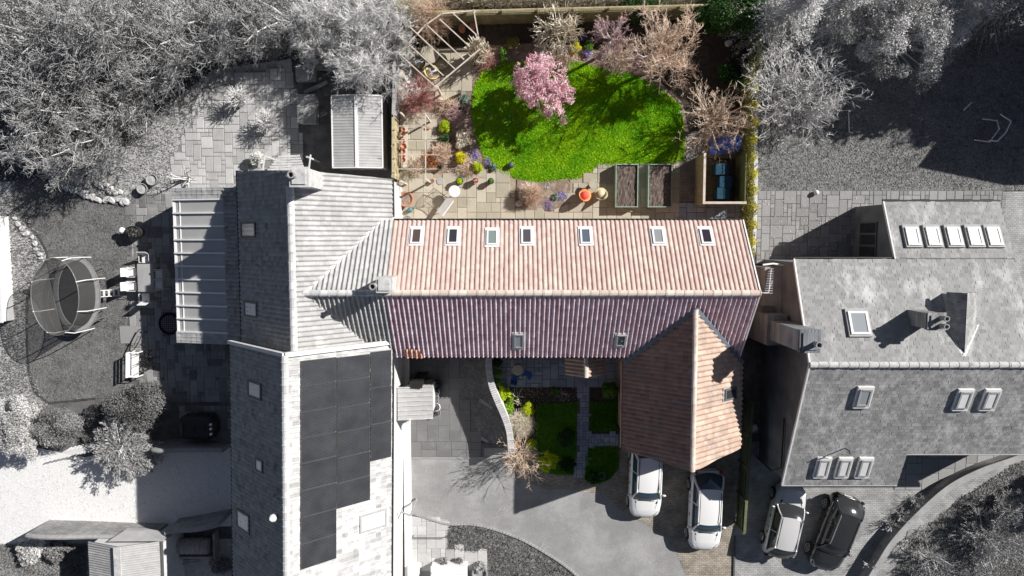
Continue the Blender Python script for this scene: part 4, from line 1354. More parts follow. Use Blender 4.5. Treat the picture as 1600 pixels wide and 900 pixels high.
# ---------------------------------------------------------------- slate house on the right
NZ, RZ = 4.2, 6.3
RY, NY = -5.81, -1.08
tn = (RZ - NZ) / (NY - RY)
HX0, HX1, WX0 = 13.52, 24.2, 18.36; HX2 = 28.5
WY = 1.72; WZ = NZ - tn * (WY - NY)
SY2 = -12.39; ts = .41; SZ2 = RZ - ts * (RY - SY2)
SY3 = -10.55; SZ3 = RZ - ts * (RY - SY3); SX = 19.3
sh = thing('slate_house', 'slate roofed house with dormer, two chimneys and many roof windows', 'house', (19, -5.5, 0))
w = MB()
gable_x(w, HX0 + .12, HX1 - .1, SY3 + .2, NY - .15, RY, 0, SZ3 - .1, NZ - .12, RZ - .15)
w.build('wall', M['brick_y'], sh)
w = MB(); w.prism([(HX1 - .2, SY3 + .2), (HX2 - .1, SY3 + .2), (HX2 - .1, RY - .05), (HX1 - .2, RY - .05)], 0, SZ3 - .12); w.build('end_wall', M['brick_y'], sh)
w = MB(); w.add([(WX0 + .1, NY - .3, 0), (HX1 - .12, NY - .3, 0), (HX1 - .12, WY - .12, 0), (WX0 + .1, WY - .12, 0),
                 (WX0 + .1, NY - .3, NZ + tn * .3 - .12), (HX1 - .12, NY - .3, NZ + tn * .3 - .12), (HX1 - .12, WY - .12, WZ - .1), (WX0 + .1, WY - .12, WZ - .1)],
                [(0, 3, 2, 1), (4, 5, 6, 7), (0, 1, 5, 4), (1, 2, 6, 5), (2, 3, 7, 6), (3, 0, 4, 7)])
w.build('wing_wall', M['brick_y'], sh)
w = MB()
w.add([(HX0 + .14, SY2 + .2, 0), (SX - .15, SY2 + .2, 0), (SX - .15, SY3 + .4, 0), (HX0 + .14, SY3 + .4, 0),
       (HX0 + .14, SY2 + .2, SZ2 - .05), (SX - .15, SY2 + .2, SZ2 - .05), (SX - .15, SY3 + .4, SZ3 - .1), (HX0 + .14, SY3 + .4, SZ3 - .1)],
      [(0, 3, 2, 1), (4, 5, 6, 7), (0, 1, 5, 4), (1, 2, 6, 5), (2, 3, 7, 6), (3, 0, 4, 7)])
w.build('wing_wall', M['brick_y'], sh)
SNP = [(HX0, NY, NZ), (HX1, NY, NZ), (HX1, RY, RZ), (HX0, RY, RZ)]
SWP = [(WX0, WY, WZ), (HX1 - .06, WY, WZ), (HX1 - .06, NY + .02, NZ - .01), (WX0, NY + .02, NZ - .01)]
SSP = [(HX0, SY3, SZ3), (HX2, SY3, SZ3), (HX2, RY, RZ), (HX0, RY, RZ)]
S2P = [(HX0, SY2, SZ2), (SX, SY2, SZ2), (SX, SY3 + .0, SZ3 - .0), (HX0, SY3 + .0, SZ3 - .0)]
rf = roof_slabs(sh, [SNP, SWP, SSP, S2P], M['slate_deck'])
for i, (P, m_) in enumerate(((SNP, 'slate'), (SWP, 'slate'), (SSP, 'slate_south'), (S2P, 'slate_south'))): slate_field('slates', P, M[m_], rf, .235, .185, seed=51 + i)
ridge_run((HX0, RY, RZ + .05), (HX2, RY, RZ + .05), M['chimney_x'], rf, .45, .15, seed=2)
for P, Q in (((HX0, NY + .06, NZ - .05), (WX0, NY + .06, NZ - .05)), ((WX0, WY + .06, WZ - .05), (HX1, WY + .06, WZ - .05)), ((HX0, SY2 - .06, SZ2 - .04), (SX, SY2 - .06, SZ2 - .04)), ((SX, SY3 - .06, SZ3 - .04), (HX2, SY3 - .06, SZ3 - .04))):
    gutter(sh, P, Q, M['lead'] if P[1] < -9 else M['black_plastic'], .05)
b = MB()
for P in (SNP, SSP): b.bar(Vector(P[0]) + Vector((0, 0, .02)), Vector(P[3]) + Vector((0, 0, .02)), .07, .14)
b.build('verge', M['lead_white'], sh); b = MB()
b.bar((WX0, WY, WZ + .02), (WX0, NY, NZ + .02), .06, .14); b.build('verge', M['lead_white'], sh); b = MB(); b.bar((HX0, SY2, SZ2 + .02), (HX0, SY3, SZ3 + .02), .07, .14)
b.build('verge', M['lead_white'], sh)
for px in (1424, 1456, 1489, 1521, 1551): roof_window(sh, SWP, px, 371, 20, 28, M['white_paint'], M['pane_white'], .14, M['lead'])
roof_window(sh, SNP, 1340, 506, 30, 36, M['white_paint'], M['pane_grey'], .14, M['lead'])
for px, py, wx, wy in ((1348, 618, 19, 26), (1503, 622, 18, 26), (1545, 622, 18, 26), (1284, 728, 16, 25), (1317, 728, 16, 25), (1349, 728, 16, 25)):
    roof_window(sh, SSP, px, py, wx, wy, M['grey_frame'], M['pane_grey'] if px == 1348 else M['pane_white'], .16, M['lead_white'])
# west gable chimney and low side roof
p = V(1268, 534, 7.5)
c = chimney(sh, p.x, p.y, 0, 7.3, .82, .95, M['brick_y'], 1, .2, -.1)
b = MB(); b.box(p.x - .05, p.y, 1.9, 1.0, 1.5, 3.8); b.build('chimney_breast', M['brick_y'], sh)
s0 = V(1196, 418, 2.5); s1 = V(1214, 500, 2.5)
b = MB(); b.box((s0.x + HX0) / 2 + .05, (s0.y + s1.y) / 2, 1.25, HX0 + .1 - s0.x, s0.y - s1.y, 2.5); b.build('side_porch', M['brick_y'], sh)
b = MB(); b.box((s0.x + HX0) / 2 + .03, (s0.y + s1.y) / 2, 2.53, HX0 + .16 - s0.x, s0.y - s1.y + .1, .07); b.build('flat_roof', M['concrete'], sh)
b = MB(); q = V(1200, 489, 2.8); b.box(q.x, q.y, 2.72, .6, .7, .32); b.build('rooflight', M['dark_frame'], sh)
b = MB(); b.tube([V(1192, 414, 2.75), V(1208, 412, 2.7), V(1232, 416, 2.65)], .05, 6); b.build('gutter', M['white_paint'], sh)
# cross dormer
c0, U, Wv, N_ = on_plane(SNP[0], SNP[1], SNP[2], 1508, 553)
dz = c0.z + .03; dx = V(1509, 500, dz).x; dyN = V(1510, 458, dz).y; dyS = c0.y - .05
ez = dz - .62; dw = V(1478, 490, ez).x; de = V(1530, 490, ez).x
yl = lambda z: RY + (RZ - z) / tn
DW = [(dw, dyN, ez), (dw, yl(ez) - .05, ez), (dx, dyS, dz), (dx, dyN, dz)]
DE = [(de, dyN, ez), (de, yl(ez) - .05, ez), (dx, dyS, dz), (dx, dyN, dz)]
dr = roof_slabs(sh, [DW, DE], M['deck'], .07, 'dormer_roof')
slate_field('dormer_slates', DW, M['slate_south'], dr, .22, .2, seed=61, lift=.03)
slate_field('dormer_slates', DE, M['slate'], dr, .22, .2, seed=62)
b = MB(); gable_y(b, dw + .14, de - .1, dx, yl(ez) - 0, dyN - .1, ez - 1.0, ez - .02, ez - .02, dz - .1); b.build('dormer_wall', M['lead'], sh)
b = MB()
for P in (DW, DE): b.bar(Vector(P[1]) + Vector((0, 0, .02)), Vector(P[2]) + Vector((0, -.03, .02)), .2, .05)
b.build('valley_lead', M['lead_white'], sh)
b = MB(); b.box((dw + de) / 2 - .0, dyN - .09, ez - .35, .6, .04, .6); b.build('dormer_window', M['pane_dark'], sh)
p = V(1467, 503, 7.1); chimney(sh, p.x, p.y, 4.6, 6.9, .72, .7, M['brick_x'], 2, .15, 0, None, .06, .11)
# window in the wing's west wall
yA, yB = V(1355, 347, 1.6).y, V(1355, 402, 1.6).y
b = MB(); b.box(WX0 + .08, (yA + yB) / 2, 1.55, .08, yA - yB, 1.7); wf = b.build('window', M['dark_frame'], sh)
for i in range(3):
    y = yB + (yA - yB) * (i + .5) / 3
    g = MB(); g.box(WX0 + .035, y, 1.55, .02, (yA - yB) / 3 - .12, 1.5); link('pane', g.mesh('pane', M['pane_dark'], False, world_loc(wf)), wf)
p = V(1322, 690, 5.0); c, U, Wv, N_ = on_plane(SSP[0], SSP[1], SSP[2], 1320, 700)
b = MB(); b.tube([c, c + Vector((0, 0, .55)), c + Vector((-.15, 0, .8))], .035, 6); b.bar(c + Vector((-.25, 0, .62)), c + Vector((.2, 0, .62)), .04, .04); b.build('flue', M['dark_frame'], sh)
b = MB(); b.tube([(HX0 + .02, -9.0, 3.6), (HX0 + .02, -11.6, 3.4), (HX0 - .3, -11.9, 3.0), (HX0 - .02, -12.1, .1)], .045, 6); b.build('downpipe', M['black_plastic'], sh)

# ---------------------------------------------------------------- neighbour's house beyond the frame whose shadow falls on the lawn
def shadow_top(px, py, h): 
    g = V(px, py, 0); return Vector((g.x + 1.38 * h, g.y + .75 * h, h))
tp = shadow_top(1434, 262, 7.2)
nh = thing('neighbour_house', 'gabled brick house just outside the picture beyond the dark lawn', 'house', (tp.x + 5, tp.y, 0))
w = MB(); gable_x(w, tp.x, tp.x + 12, tp.y - 3.3, tp.y + 4.2, tp.y, 0, 4.0, 3.6, 7.1); w.build('wall', M['brick_y'], nh)
P = [(tp.x - .1, tp.y + 4.4, 3.4), (tp.x + 12, tp.y + 4.4, 3.4), (tp.x + 12, tp.y, 7.2), (tp.x - .1, tp.y, 7.2)]
Q = [(tp.x - .1, tp.y - 3.5, 3.8), (tp.x + 12, tp.y - 3.5, 3.8), (tp.x + 12, tp.y, 7.2), (tp.x - .1, tp.y, 7.2)]
roof_slabs(nh, [P, Q], M['tile_grey_shade'])
tq = shadow_top(1509, 308, 4.4)
w = MB(); gable_x(w, tq.x, tq.x + 9, tq.y - .2, tq.y + 3, tq.y + 1.4, 0, 3.2, 3.2, 4.4); w.build('wing_wall', M['brick_y'], nh)
# ---------------------------------------------------------------- plant materials
M['bark_grey'] = leafmat('bark_grey', .42, .72, 0)
M['twig_grey'] = leafmat('twig_grey', .18, .52, 0)
M['twig_pale'] = leafmat('twig_pale', .44, .82, 0)
M['bark_dark'] = leafmat('bark_dark', (.10, .075, .055), (.20, .15, .11), 0)
M['twig_beige'] = leafmat('twig_beige', (.54, .38, .27), (.86, .70, .56), 0)
M['twig_cream'] = leafmat('twig_cream', (.56, .49, .37), (.86, .80, .68), 0)
M['twig_purple'] = leafmat('twig_purple', (.36, .22, .22), (.68, .49, .48), 0)
M['twig_brown'] = leafmat('twig_brown', (.46, .34, .25), (.80, .66, .54), 0)
M['twig_pink'] = leafmat('twig_pink', (.40, .16, .15), (.66, .38, .34), 0)
M['birch_bark'] = leafmat('birch_bark', (.55, .48, .45), (.78, .73, .70), 0)
M['blossom'] = leafmat('blossom', (.78, .42, .50), (.97, .80, .82), .35)
M['leaf_grey'] = leafmat('leaf_grey', .12, .42, .2)
M['leaf_silver'] = leafmat('leaf_silver', .35, .8, .2)
M['leaf_conifer'] = leafmat('leaf_conifer', .24, .85, .15)
M['leaf_bright'] = leafmat('leaf_bright', .22, .85, .2)
M['leaf_juniper'] = leafmat('leaf_juniper', .18, .55, .2)
M['leaf_dark'] = leafmat('leaf_dark', .05, .26, .15)
M['leaf_green'] = leafmat('leaf_green', (.012, .045, .008), (.05, .13, .02), .2)
M['leaf_mid'] = leafmat('leaf_mid', (.05, .15, .015), (.22, .38, .05), .25)
M['leaf_fresh'] = leafmat('leaf_fresh', (.10, .28, .015), (.38, .56, .05), .3)
M['leaf_lime'] = leafmat('leaf_lime', (.34, .50, .008), (.66, .74, .03), .3)
M['leaf_yellow'] = leafmat('leaf_yellow', (.50, .48, .01), (.82, .74, .03), .3)
M['leaf_olive'] = leafmat('leaf_olive', (.16, .16, .04), (.42, .38, .12), .2)
M['leaf_bluegreen'] = leafmat('leaf_bluegreen', (.10, .20, .15), (.38, .50, .40), .2)
M['flower_purple'] = leafmat('flower_purple', (.20, .14, .42), (.60, .54, .80), .2)
M['flower_blue'] = leafmat('flower_blue', (.06, .06, .35), (.22, .20, .62), .2)
M['flower_white'] = leafmat('flower_white', (.55, .55, .5), (.88, .88, .85), .2)
M['flower_orange'] = leafmat('flower_orange', (.45, .16, .05), (.74, .36, .16), .2)
GT = (M['bark_grey'], M['twig_grey'])

# ---------------------------------------------------------------- thicket of bare trees
TG = 'bare trees of the thicket'
TL = 'bare grey twiggy tree among the dense thicket beyond the cottage garden'
protos = []
for i in range(4):
    kw = dict(limbs=8, levels=(7, 7, 5), twig_r=.017, trunk_h=.22, trunk_r=.16, upward=.05, wig=.26, rise=(18, 75))
    protos.append(bare_tree('bare_tree', TL, 'tree', 0, 0, GT, 100 + i, 7.0, 3.3, group=TG, **kw))
R5 = random.Random(5)
spots = [(28, 28, 1.0), (95, 22, 1.1), (165, 30, 1.0), (235, 20, 1.0), (300, 15, .9), (20, 95, 1.05), (88, 88, 1.0), (150, 90, 1.0), (205, 78, .85), (255, 62, .75),
         (30, 165, 1.0), (95, 155, .95), (150, 150, .8), (190, 125, .7), (22, 220, .75), (85, 205, .85), (125, 205, .7), (150, 225, .5), (370, 8, .8), (430, 5, .8), (320, 50, .6)]
for i, (px, py, s) in enumerate(spots):
    h = 4.5 * s
    p = V(px, py, h)
    k = i % 4
    o = protos[k] if i < 4 else copy_thing(protos[k], (0, 0, 0))
    o.location = (p.x, p.y, 0.01); o.rotation_euler = (0, 0, R5.uniform(0, 6.28)); o.scale = (s, s, s * R5.uniform(.85, 1.05))
# twiggy shrubs at the thicket's edge and the finer trees above the metal shed
FG = 'fine twigged trees above the metal shed'
fp = bare_tree('bare_tree', 'pale fine-twigged tree overhanging the corrugated metal shed', 'tree', 0, 0, (M['bark_grey'], M['twig_pale']), 131, 5.2, 2.5, group=FG, limbs=10, levels=(8, 8, 7), twig_r=.010, upward=.0, wig=.25, rise=(10, 70))
for i, (px, py, s) in enumerate(((575, 95, 1.0), (545, 40, 1.0), (595, 35, .9), (500, 30, .9), (480, 60, .6))):
    p = V(px, py, 3.0 * s)
    o = fp if i == 0 else copy_thing(fp, (0, 0, 0))
    o['label'] = ('pale fine-twigged tree overhanging the ridge of the corrugated metal shed', 'pale fine-twigged tree behind the metal shed at the picture edge', 'pale fine-twigged tree nearest the pergola corner of the boundary fence',
                  'pale fine-twigged tree above the weathered planks, second from the metal shed', 'small fine-twigged tree leaning over the weathered planks')[i]
    o.location = (p.x, p.y, .01); o.rotation_euler = (0, 0, i * 1.3); o.scale = (s, s, s)
EG = 'twiggy shrubs along the thicket edge'
for i, (px, py, r) in enumerate(((225, 120, 1.2), (205, 165, 1.1), (140, 255, 1.3), (100, 262, 1.2), (272, 92, 1.0), (345, 70, .9))):
    p = V(px, py, .8)
    twig_shrub('bare_shrub', ('pale arching bare shrub on the thicket edge, second along the gravel bank from the lawn', 'pale arching bare shrub where the gravel bank is widest', 'pale arching bare shrub above the lawn end of the stone edging', 'pale arching bare shrub nearest the horizontal pole rail', 'pale arching bare shrub above the gravel bank near the slab patio', 'small arching bare shrub next to the rounded clipped shrub')[i], 'shrub', p.x, p.y, M['twig_pale'], 140 + i, 130, r, 2.0, EG, th=.014)
p = V(415, 76, 1.0)
def dome(name, label, cat, px, py, m, seed, r, h, n, size, group=None, stretch=(1, 1), sm='bark_grey', nl=9, hz=.5, rz=0, **kw):
    p = V(px, py, h * hz)
    return leafy(name, label, cat, p.x, p.y, m, M[sm], seed, r, h, n, size, group, nl=nl, stretch=stretch, rz=rz, **kw)
dome('clipped_shrub', 'rounded clipped grey shrub standing dark under the thicket', 'shrub', 415, 76, M['leaf_grey'], 150, 1.0, 1.9, 9000, .04, stretch=(1.05, .8))
# shrubs round the white drive
dome('laurel_shrub', 'large dark rounded shrub beside the shaded corner of the slab patio', 'shrub', 212, 632, M['leaf_dark'], 151, 1.75, 2.4, 26000, .04, stretch=(1.0, .78), nl=12)
conifer('juniper', 'feathery pale grey juniper spreading over the edge of the white drive', 'shrub', 200, 697, M['leaf_juniper'], M['bark_grey'], 152, 1.85, 1.9, 190, ratio=.45, size=.07, per=70, flat=True)
dome('shrub', 'speckled grey shrub between the slatted screen and the lawn edge', 'shrub', 95, 668, M['leaf_grey'], 153, 1.55, 1.8, 20000, .035, stretch=(1.1, .72), nl=11)
dome('pale_shrub', 'bleached white flowering shrub at the far corner of the white drive', 'shrub', 30, 668, M['leaf_silver'], 154, 1.55, 2.2, 18000, .045, stretch=(.9, 1.2), nl=30, cl=(.16, .3))
dome('pale_shrub', 'white flowering shrub in a pot against the cottage lean-to', 'shrub', 400, 247, M['flower_white'], 155, .4, .8, 1800, .05)
dome('shrub', 'small leafy shrub in shade between the ribbed tank and the solar house', 'shrub', 345, 883, M['leaf_grey'], 156, .75, 1.1, 3500, .045)
dome('shrub', 'dark clipped ball shrub against the lawn corner by the large rounded shrub', 'shrub', 146, 648, M['leaf_dark'], 157, .6, 1.0, 3000, .05)
dome('pale_shrub', 'silvery mound of foliage between the brick wall and the rubble', 'shrub', 45, 858, M['leaf_silver'], 158, .9, .7, 3500, .07)
dome('pale_shrub', 'silvery low foliage beside the slatted roof outbuilding', 'shrub', 88, 862, M['leaf_grey'], 159, .8, .6, 3000, .07)
for i, (px, py, la) in enumerate(((372, 156, 'spiky potted shrub with drooping pale leaves nearer the thicket on the slab patio'), (419, 191, 'spiky potted shrub with drooping pale leaves nearer the storage chest'))):
    p = V(px, py, .6)
    o = thing('potted_shrub', la, 'potted plant', (p.x, p.y, .03), 0, 'spiky potted shrubs on the slab patio')
    b = MB(); b.lathe([(.2, 0), (.3, .42), (.34, .44), (.34, .5), (.26, .48)], n=14); b.build('pot', M['pot_grey'], o, world=False)
    link('leaves', seg_mesh('leaves', stem_segs(160 + i, 110, .75, .8, th=.02, fork=1), M['twig_pale'], i), o, (0, 0, .45))
p = V(290, 278, .5)
twig_shrub('bare_shrub', 'single bare shrub with a few thick pale stems near the conservatory', 'shrub', p.x, p.y, M['twig_pale'], 163, 14, .7, 1.5, th=.03, fork=2)

# ---------------------------------------------------------------- trees of the lawn garden
def crown_at(px, py, h): return XY(px, py, h)
x, y = crown_at(845, 128, 2.6)
t = thing('blossom_tree', 'cherry tree in full pink blossom on the bright green lawn', 'tree', (x, y, .04))
th, tn = bare_segs(201, 3.9, 1.5, limbs=7, levels=(5, 5), twig_r=.014, trunk_h=.28, trunk_r=.1)
link('trunk', seg_mesh('trunk', th + tn, M['bark_dark'], 1, 5), t)
RB = random.Random(44); cl = []
ends = np.array(tn)
for k in range(330):
    s = ends[RB.randrange(len(ends))]; q = RB.uniform(.12, .26)
    f = 1.05
    cl.append((s[3] * f, s[4] * f, max(1.0, s[5]), q, q, q * .8))
for k in range(110):
    a_, f_ = RB.uniform(0, 6.28), sqrt(RB.random()); q = RB.uniform(.12, .24)
    cl.append((cos(a_) * 1.4 * f_, sin(a_) * 1.4 * f_ + .1, 2.2 + 1.0 * (1 - f_ * f_) + RB.gauss(0, .15), q, q, q * .8))
for k in range(26):      # the long spray towards the patio
    f = k / 25
    cl.append((.5 + .75 * f, -.6 - 1.1 * f + .25 * RB.gauss(0, 1) * .6, 2.2 - .5 * f, .16, .16, .12))
for k in range(22):
    f = k / 21
    cl.append((.7 + .9 * f + RB.gauss(0, .08), -.2 - .2 * f + RB.gauss(0, .12), 2.3 - .3 * f, .15, .15, .1))
link('blossom', leaf_mesh('blossom', cl, 17000, .04, M['blossom'], 9, aspect=.8, shell=.2), t)
# cream many-stemmed shrub by the back fence
x, y = crown_at(874, 42, 1.7)
twig_shrub('bare_shrub', 'cream coloured many-stemmed bare shrub in front of the trellis fence', 'shrub', x, y, M['twig_cream'], 203, 105, 1.4, 2.6, th=.034, fork=5, base=.25)
x, y = crown_at(962, 52, 3.6)
bare_tree('birch_tree', 'young purple-twigged birch casting a straight trunk shadow over the lawn', 'tree', x, y, (M['birch_bark'], M['twig_purple']), 204, 4.8, 1.35, limbs=9, levels=(7, 7, 6), twig_r=.007, trunk_h=.62, trunk_r=.09, upward=-.06, wig=.18, rise=(5, 55))
x, y = crown_at(1056, 72, 4.2)
bare_tree('beech_tree', 'large beige bare tree budding at the corner of the lawn', 'tree', x, y, (M['birch_bark'], M['twig_beige']), 205, 6.2, 2.5, limbs=13, levels=(7, 6, 5), twig_r=.0105, trunk_h=.3, trunk_r=.12, upward=.03, wig=.2, rise=(12, 72))
x, y = crown_at(1122, 180, 2.6)
bare_tree('apple_tree', 'open-branched bare fruit tree over the blue tarpaulin', 'tree', x, y, (M['twig_brown'], M['twig_brown']), 206, 4.0, 2.25, limbs=15, levels=(6, 5, 3), twig_r=.012, trunk_h=.25, trunk_r=.1, upward=.05, wig=.16, rise=(5, 60))
# evergreens against the back fence
dome('evergreen_tree', 'dark evergreen tree in the shaded back corner of the lawn garden', 'tree', 1152, 16, M['leaf_green'], 207, 1.8, 3.0, 14000, .05, nl=12, z0=.6)
dome('evergreen_shrub', 'green bushy evergreen beside the beige tree at the back fence', 'shrub', 1105, 22, M['leaf_green'], 208, 1.1, 2.4, 7000, .06)
dome('evergreen_shrub', 'dark ivy clad shrub at the back fence behind the birch', 'shrub', 1000, 14, M['leaf_green'], 209, 1.1, 2.0, 6000, .05, stretch=(1.5, .6))
dome('evergreen_shrub', 'low dark shrub below the shaded trellis panel', 'shrub', 1140, 118, M['leaf_green'], 210, .8, 1.0, 3000, .06)
# brush beyond the back fence
link_o = thing('dry_hedge', 'dry beige brush and bramble hedge behind the trellis fence', 'hedge', (V(860, 0, 1.5).x, V(860, -6, 1.2).y, 0))
S = []
RH = random.Random(12)
for k in range(46):
    dx = -9 + 18 * k / 45
    for s in stem_segs(700 + k, 70, .75, 1.9, th=.012, fork=3):
        S.append((s[0] + dx, s[1], s[2], s[3] + dx, s[4], s[5], s[6], s[7]))
link('stems', seg_mesh('stems', S, M['twig_cream'], 3), link_o)
# climbing plants on the pergola
for i, (px, py, la, r) in enumerate(((668, 22, 'beige tangled climber spilling over the back corner of the pergola', 1.25), (638, 12, 'dry climber heap at the fence corner above the pergola', 1.0))):
    x, y = crown_at(px, py, 2.0)
    o = twig_shrub('climbing_plant', la, 'climber', x, y, M['twig_cream' if i else 'twig_beige'], 220 + i, 420, r, 2.7, th=.010, fork=4)
x, y = crown_at(747, 76, 1.6)
twig_shrub('climbing_plant', 'bare woody vine knotted round the near end of the pergola', 'climber', x, y, M['twig_cream'], 224, 70, .75, 2.4, th=.028, fork=4, base=.2)
dome('shrub', 'yellow-green shrub at the back fence corner beside the pergola', 'shrub', 631, 30, M['leaf_lime'], 225, .55, 1.8, 2600, .05)
dome('shrub', 'green leafy shrub along the boundary fence under the pergola beams', 'shrub', 632, 68, M['leaf_mid'], 226, .62, 1.5, 3600, .05, stretch=(.6, 1.7))
# shrubs of the beds round the lawn: label, px, py, material, radius, height, kind
def bed(label, px, py, m, r, h, n, size=.035, cat='shrub', name='shrub', seed=[300], **kw):
    seed[0] += 1
    return dome(name, label, cat, px, py, M[m], seed[0], r, h, n, size, sm='bark_dark', **kw)
bed('bright yellow rounded shrub under the cream bare shrub', 899, 75, 'leaf_yellow', .34, .6, 2600, .03)
bed('green leafed plant with white flowers beside the yellow shrub', 920, 72, 'leaf_mid', .3, .4, 1200, .04, 'plant', 'bedding_plant')
bed('violet flower clump beside the green and white plant', 918, 82, 'flower_purple', .28, .25, 900, .03, 'flowers', 'flower_clump')
bed('deep blue hyacinth clump between cream shrub and yellow shrub', 881, 79, 'flower_blue', .3, .25, 900, .03, 'flowers', 'flower_clump')
bed('deep blue flowers in shade below the birch', 911, 58, 'flower_blue', .26, .25, 700, .03, 'flowers', 'flower_clump')
bed('pale green euphorbia clump behind the pink blossom', 849, 72, 'leaf_bluegreen', .3, .4, 900, .04, 'plant', 'bedding_plant')
bed('cream flowering plant behind the pink blossom', 864, 70, 'flower_white', .26, .35, 700, .03, 'plant', 'bedding_plant')
bed('olive grassy clump in the bed beside the vine-wrapped pergola corner', 800, 68, 'leaf_olive', .4, .6, 1300, .05, 'plant', 'bedding_plant', aspect=.15)
bed('dark bluish spreading shrub where the bed meets the lawn', 786, 88, 'leaf_mid', .45, .6, 1800, .045, stretch=(.6, 1.3))
bed('lime green spiky shrub in the bed along the slab frame', 695, 197, 'leaf_lime', .36, .55, 1700, .05, aspect=.25)
bed('dark green low shrub below the lime shrub', 696, 219, 'leaf_green', .34, .45, 1400, .04)
bed('pale dead hydrangea with papery heads beside the lawn', 722, 216, 'twig_cream', .5, .7, 2600, .035, stretch=(1, 1.1))
bed('yellow-green leafy shrub above the daffodils', 719, 245, 'leaf_yellow', .34, .5, 1500, .05)
bed('daffodil clump with yellow flowers at the patio edge', 746, 262, 'leaf_lime', .36, .35, 1100, .045, 'flowers', 'flower_clump')
bed('purple crocus patch at the lower edge of the lawn curve', 741, 243, 'flower_purple', .42, .15, 900, .025, 'flowers', 'flower_clump', stretch=(.7, 1.3))
bed('violet crocuses beside the dark planter ball', 762, 254, 'flower_purple', .3, .15, 500, .025, 'flowers', 'flower_clump')
bed('silvery green rosette plant near the daffodils', 770, 262, 'leaf_bluegreen', .24, .25, 500, .04, 'plant', 'bedding_plant')
bed('silver-blue leafed plant beside the tall dark jar', 726, 154, 'leaf_bluegreen', .3, .35, 900, .04, 'plant', 'bedding_plant')
bed('dark green tuft in the bed next to the lawn edge', 722, 174, 'leaf_green', .26, .3, 700, .04, 'plant', 'bedding_plant')
bed('small green tuft among dry stems of the bed', 713, 167, 'leaf_mid', .2, .25, 450, .04, 'plant', 'bedding_plant')
bed('orange-brown sprawling shrub at the lower end of the timber frame', 676, 248, 'flower_orange', .55, .5, 1800, .035)
for i, (la, px, py, m, n, r, h) in enumerate((
    ('reddish bare acer spreading over the arbour', 655, 152, 'twig_pink', 210, 1.15, 1.9),
    ('pinkish dry stems in the bed beside the pergola terrace', 760, 95, 'twig_pink', 90, .6, .7),
    ('dry brown perennials along the lawn edge under the pergola', 716, 180, 'twig_purple', 130, .7, .5),
    ('tan dead stems beside the lime shrub', 700, 165, 'twig_beige', 110, .6, .5),
    ('beige grass clump above the orange shrub', 690, 240, 'twig_beige', 160, .65, .8),
    ('brown twiggy rose at the foot of the post by the patio', 650, 258, 'twig_brown', 90, .6, .8),
    ('beige dry stems behind the blossom tree', 880, 92, 'twig_beige', 120, .8, .45),
    ('brown dry stems round the birch foot', 965, 88, 'twig_brown', 170, 1.0, .5),
    ('dry stems below the beige tree beside the lawn', 1000, 95, 'twig_purple', 110, .7, .5),
    ('dry stems in the patio-edge bed beside the daffodils', 728, 262, 'twig_beige', 120, .6, .3))):
    x, y = crown_at(px, py, h * .4)
    twig_shrub('dry_plant', la, 'plant', x, y, M[m], 330 + i, n, r, h, th=.009, fork=4, base=.25)
# round bed in the sandstone patio
o = sheet('flower_bed', poly([(808, 280), (838, 285), (888, 279), (891, 318), (862, 329), (815, 328), (806, 308)]), .066, M['soil'])
x, y = crown_at(828, 302, .5)
twig_shrub('dry_shrub', 'round beige twiggy shrub in the patio bed with a stone at its foot', 'shrub', x, y, M['twig_beige'], 345, 420, .62, .95, th=.008, fork=5, base=.2)
for la, px, py, r, n in (('pale violet crocus patch nearest the red chair', 879, 306, .36, 900), ('violet crocus patch below the pale green rosette', 856, 320, .36, 900), ('small white crocus group at the lawn edge of the patio bed', 856, 291, .22, 350)):
    bed(la, px, py, 'flower_purple' if 'violet' in la else 'flower_white', r, .14, n, .024, 'flowers', 'flower_clump')
bed('pale green rosette plant among the crocuses', 866, 308, 'leaf_bluegreen', .24, .2, 450, .035, 'plant', 'bedding_plant')
RS = random.Random(3)
b = MB()
def stone_mb(r, h, seed, n=9):
    R = random.Random(seed); b = MB(); vs = []; fs = []
    for k, (rr, z) in enumerate(((.9, 0), (1.0, .45), (.7, .9))):
        for j in range(n):
            t = 2 * pi * j / n; q = rr * r * R.uniform(.8, 1.15); vs.append((cos(t) * q, sin(t) * q * .85, z * h * R.uniform(.85, 1.1)))
    for k in range(2):
        for j in range(n): fs.append((k * n + j, k * n + (j + 1) % n, (k + 1) * n + (j + 1) % n, (k + 1) * n + j))
    fs.append(list(range(2 * n, 3 * n))); b.add(vs, fs)
    return b
p = V(811, 318, .2); o = stone_mb(.2, .3, 3).build('stone', M['chimney_x']); o.location = (p.x, p.y, .06); tag(o, 'rounded stone at the foot of the beige twiggy patio shrub', 'stone')
# hedge along the boundary to the slate house
x, y = crown_at(1171, 245, 1.0)
o = thing('boundary_hedge', 'clipped ivy hedge with yellow patches along the boundary wall', 'hedge', (x, y, 0))
C = []
for k in range(34):
    py = 105 + 290 * k / 33; p = V(1172, py, 1.3)
    C.append((p.x - x + RS.gauss(0, .04), p.y - y, .95, .27, .3, 1.0))
link('foliage', leaf_mesh('foliage', C, 15000, .04, M['leaf_olive'], 5), o)
C2 = [(c[0] + .1, c[1], 1.6, .22, .25, .35) for c in C[4::3]]
link('yellow_foliage', leaf_mesh('yellow_foliage', C2, 2600, .04, M['leaf_yellow'], 6), o)

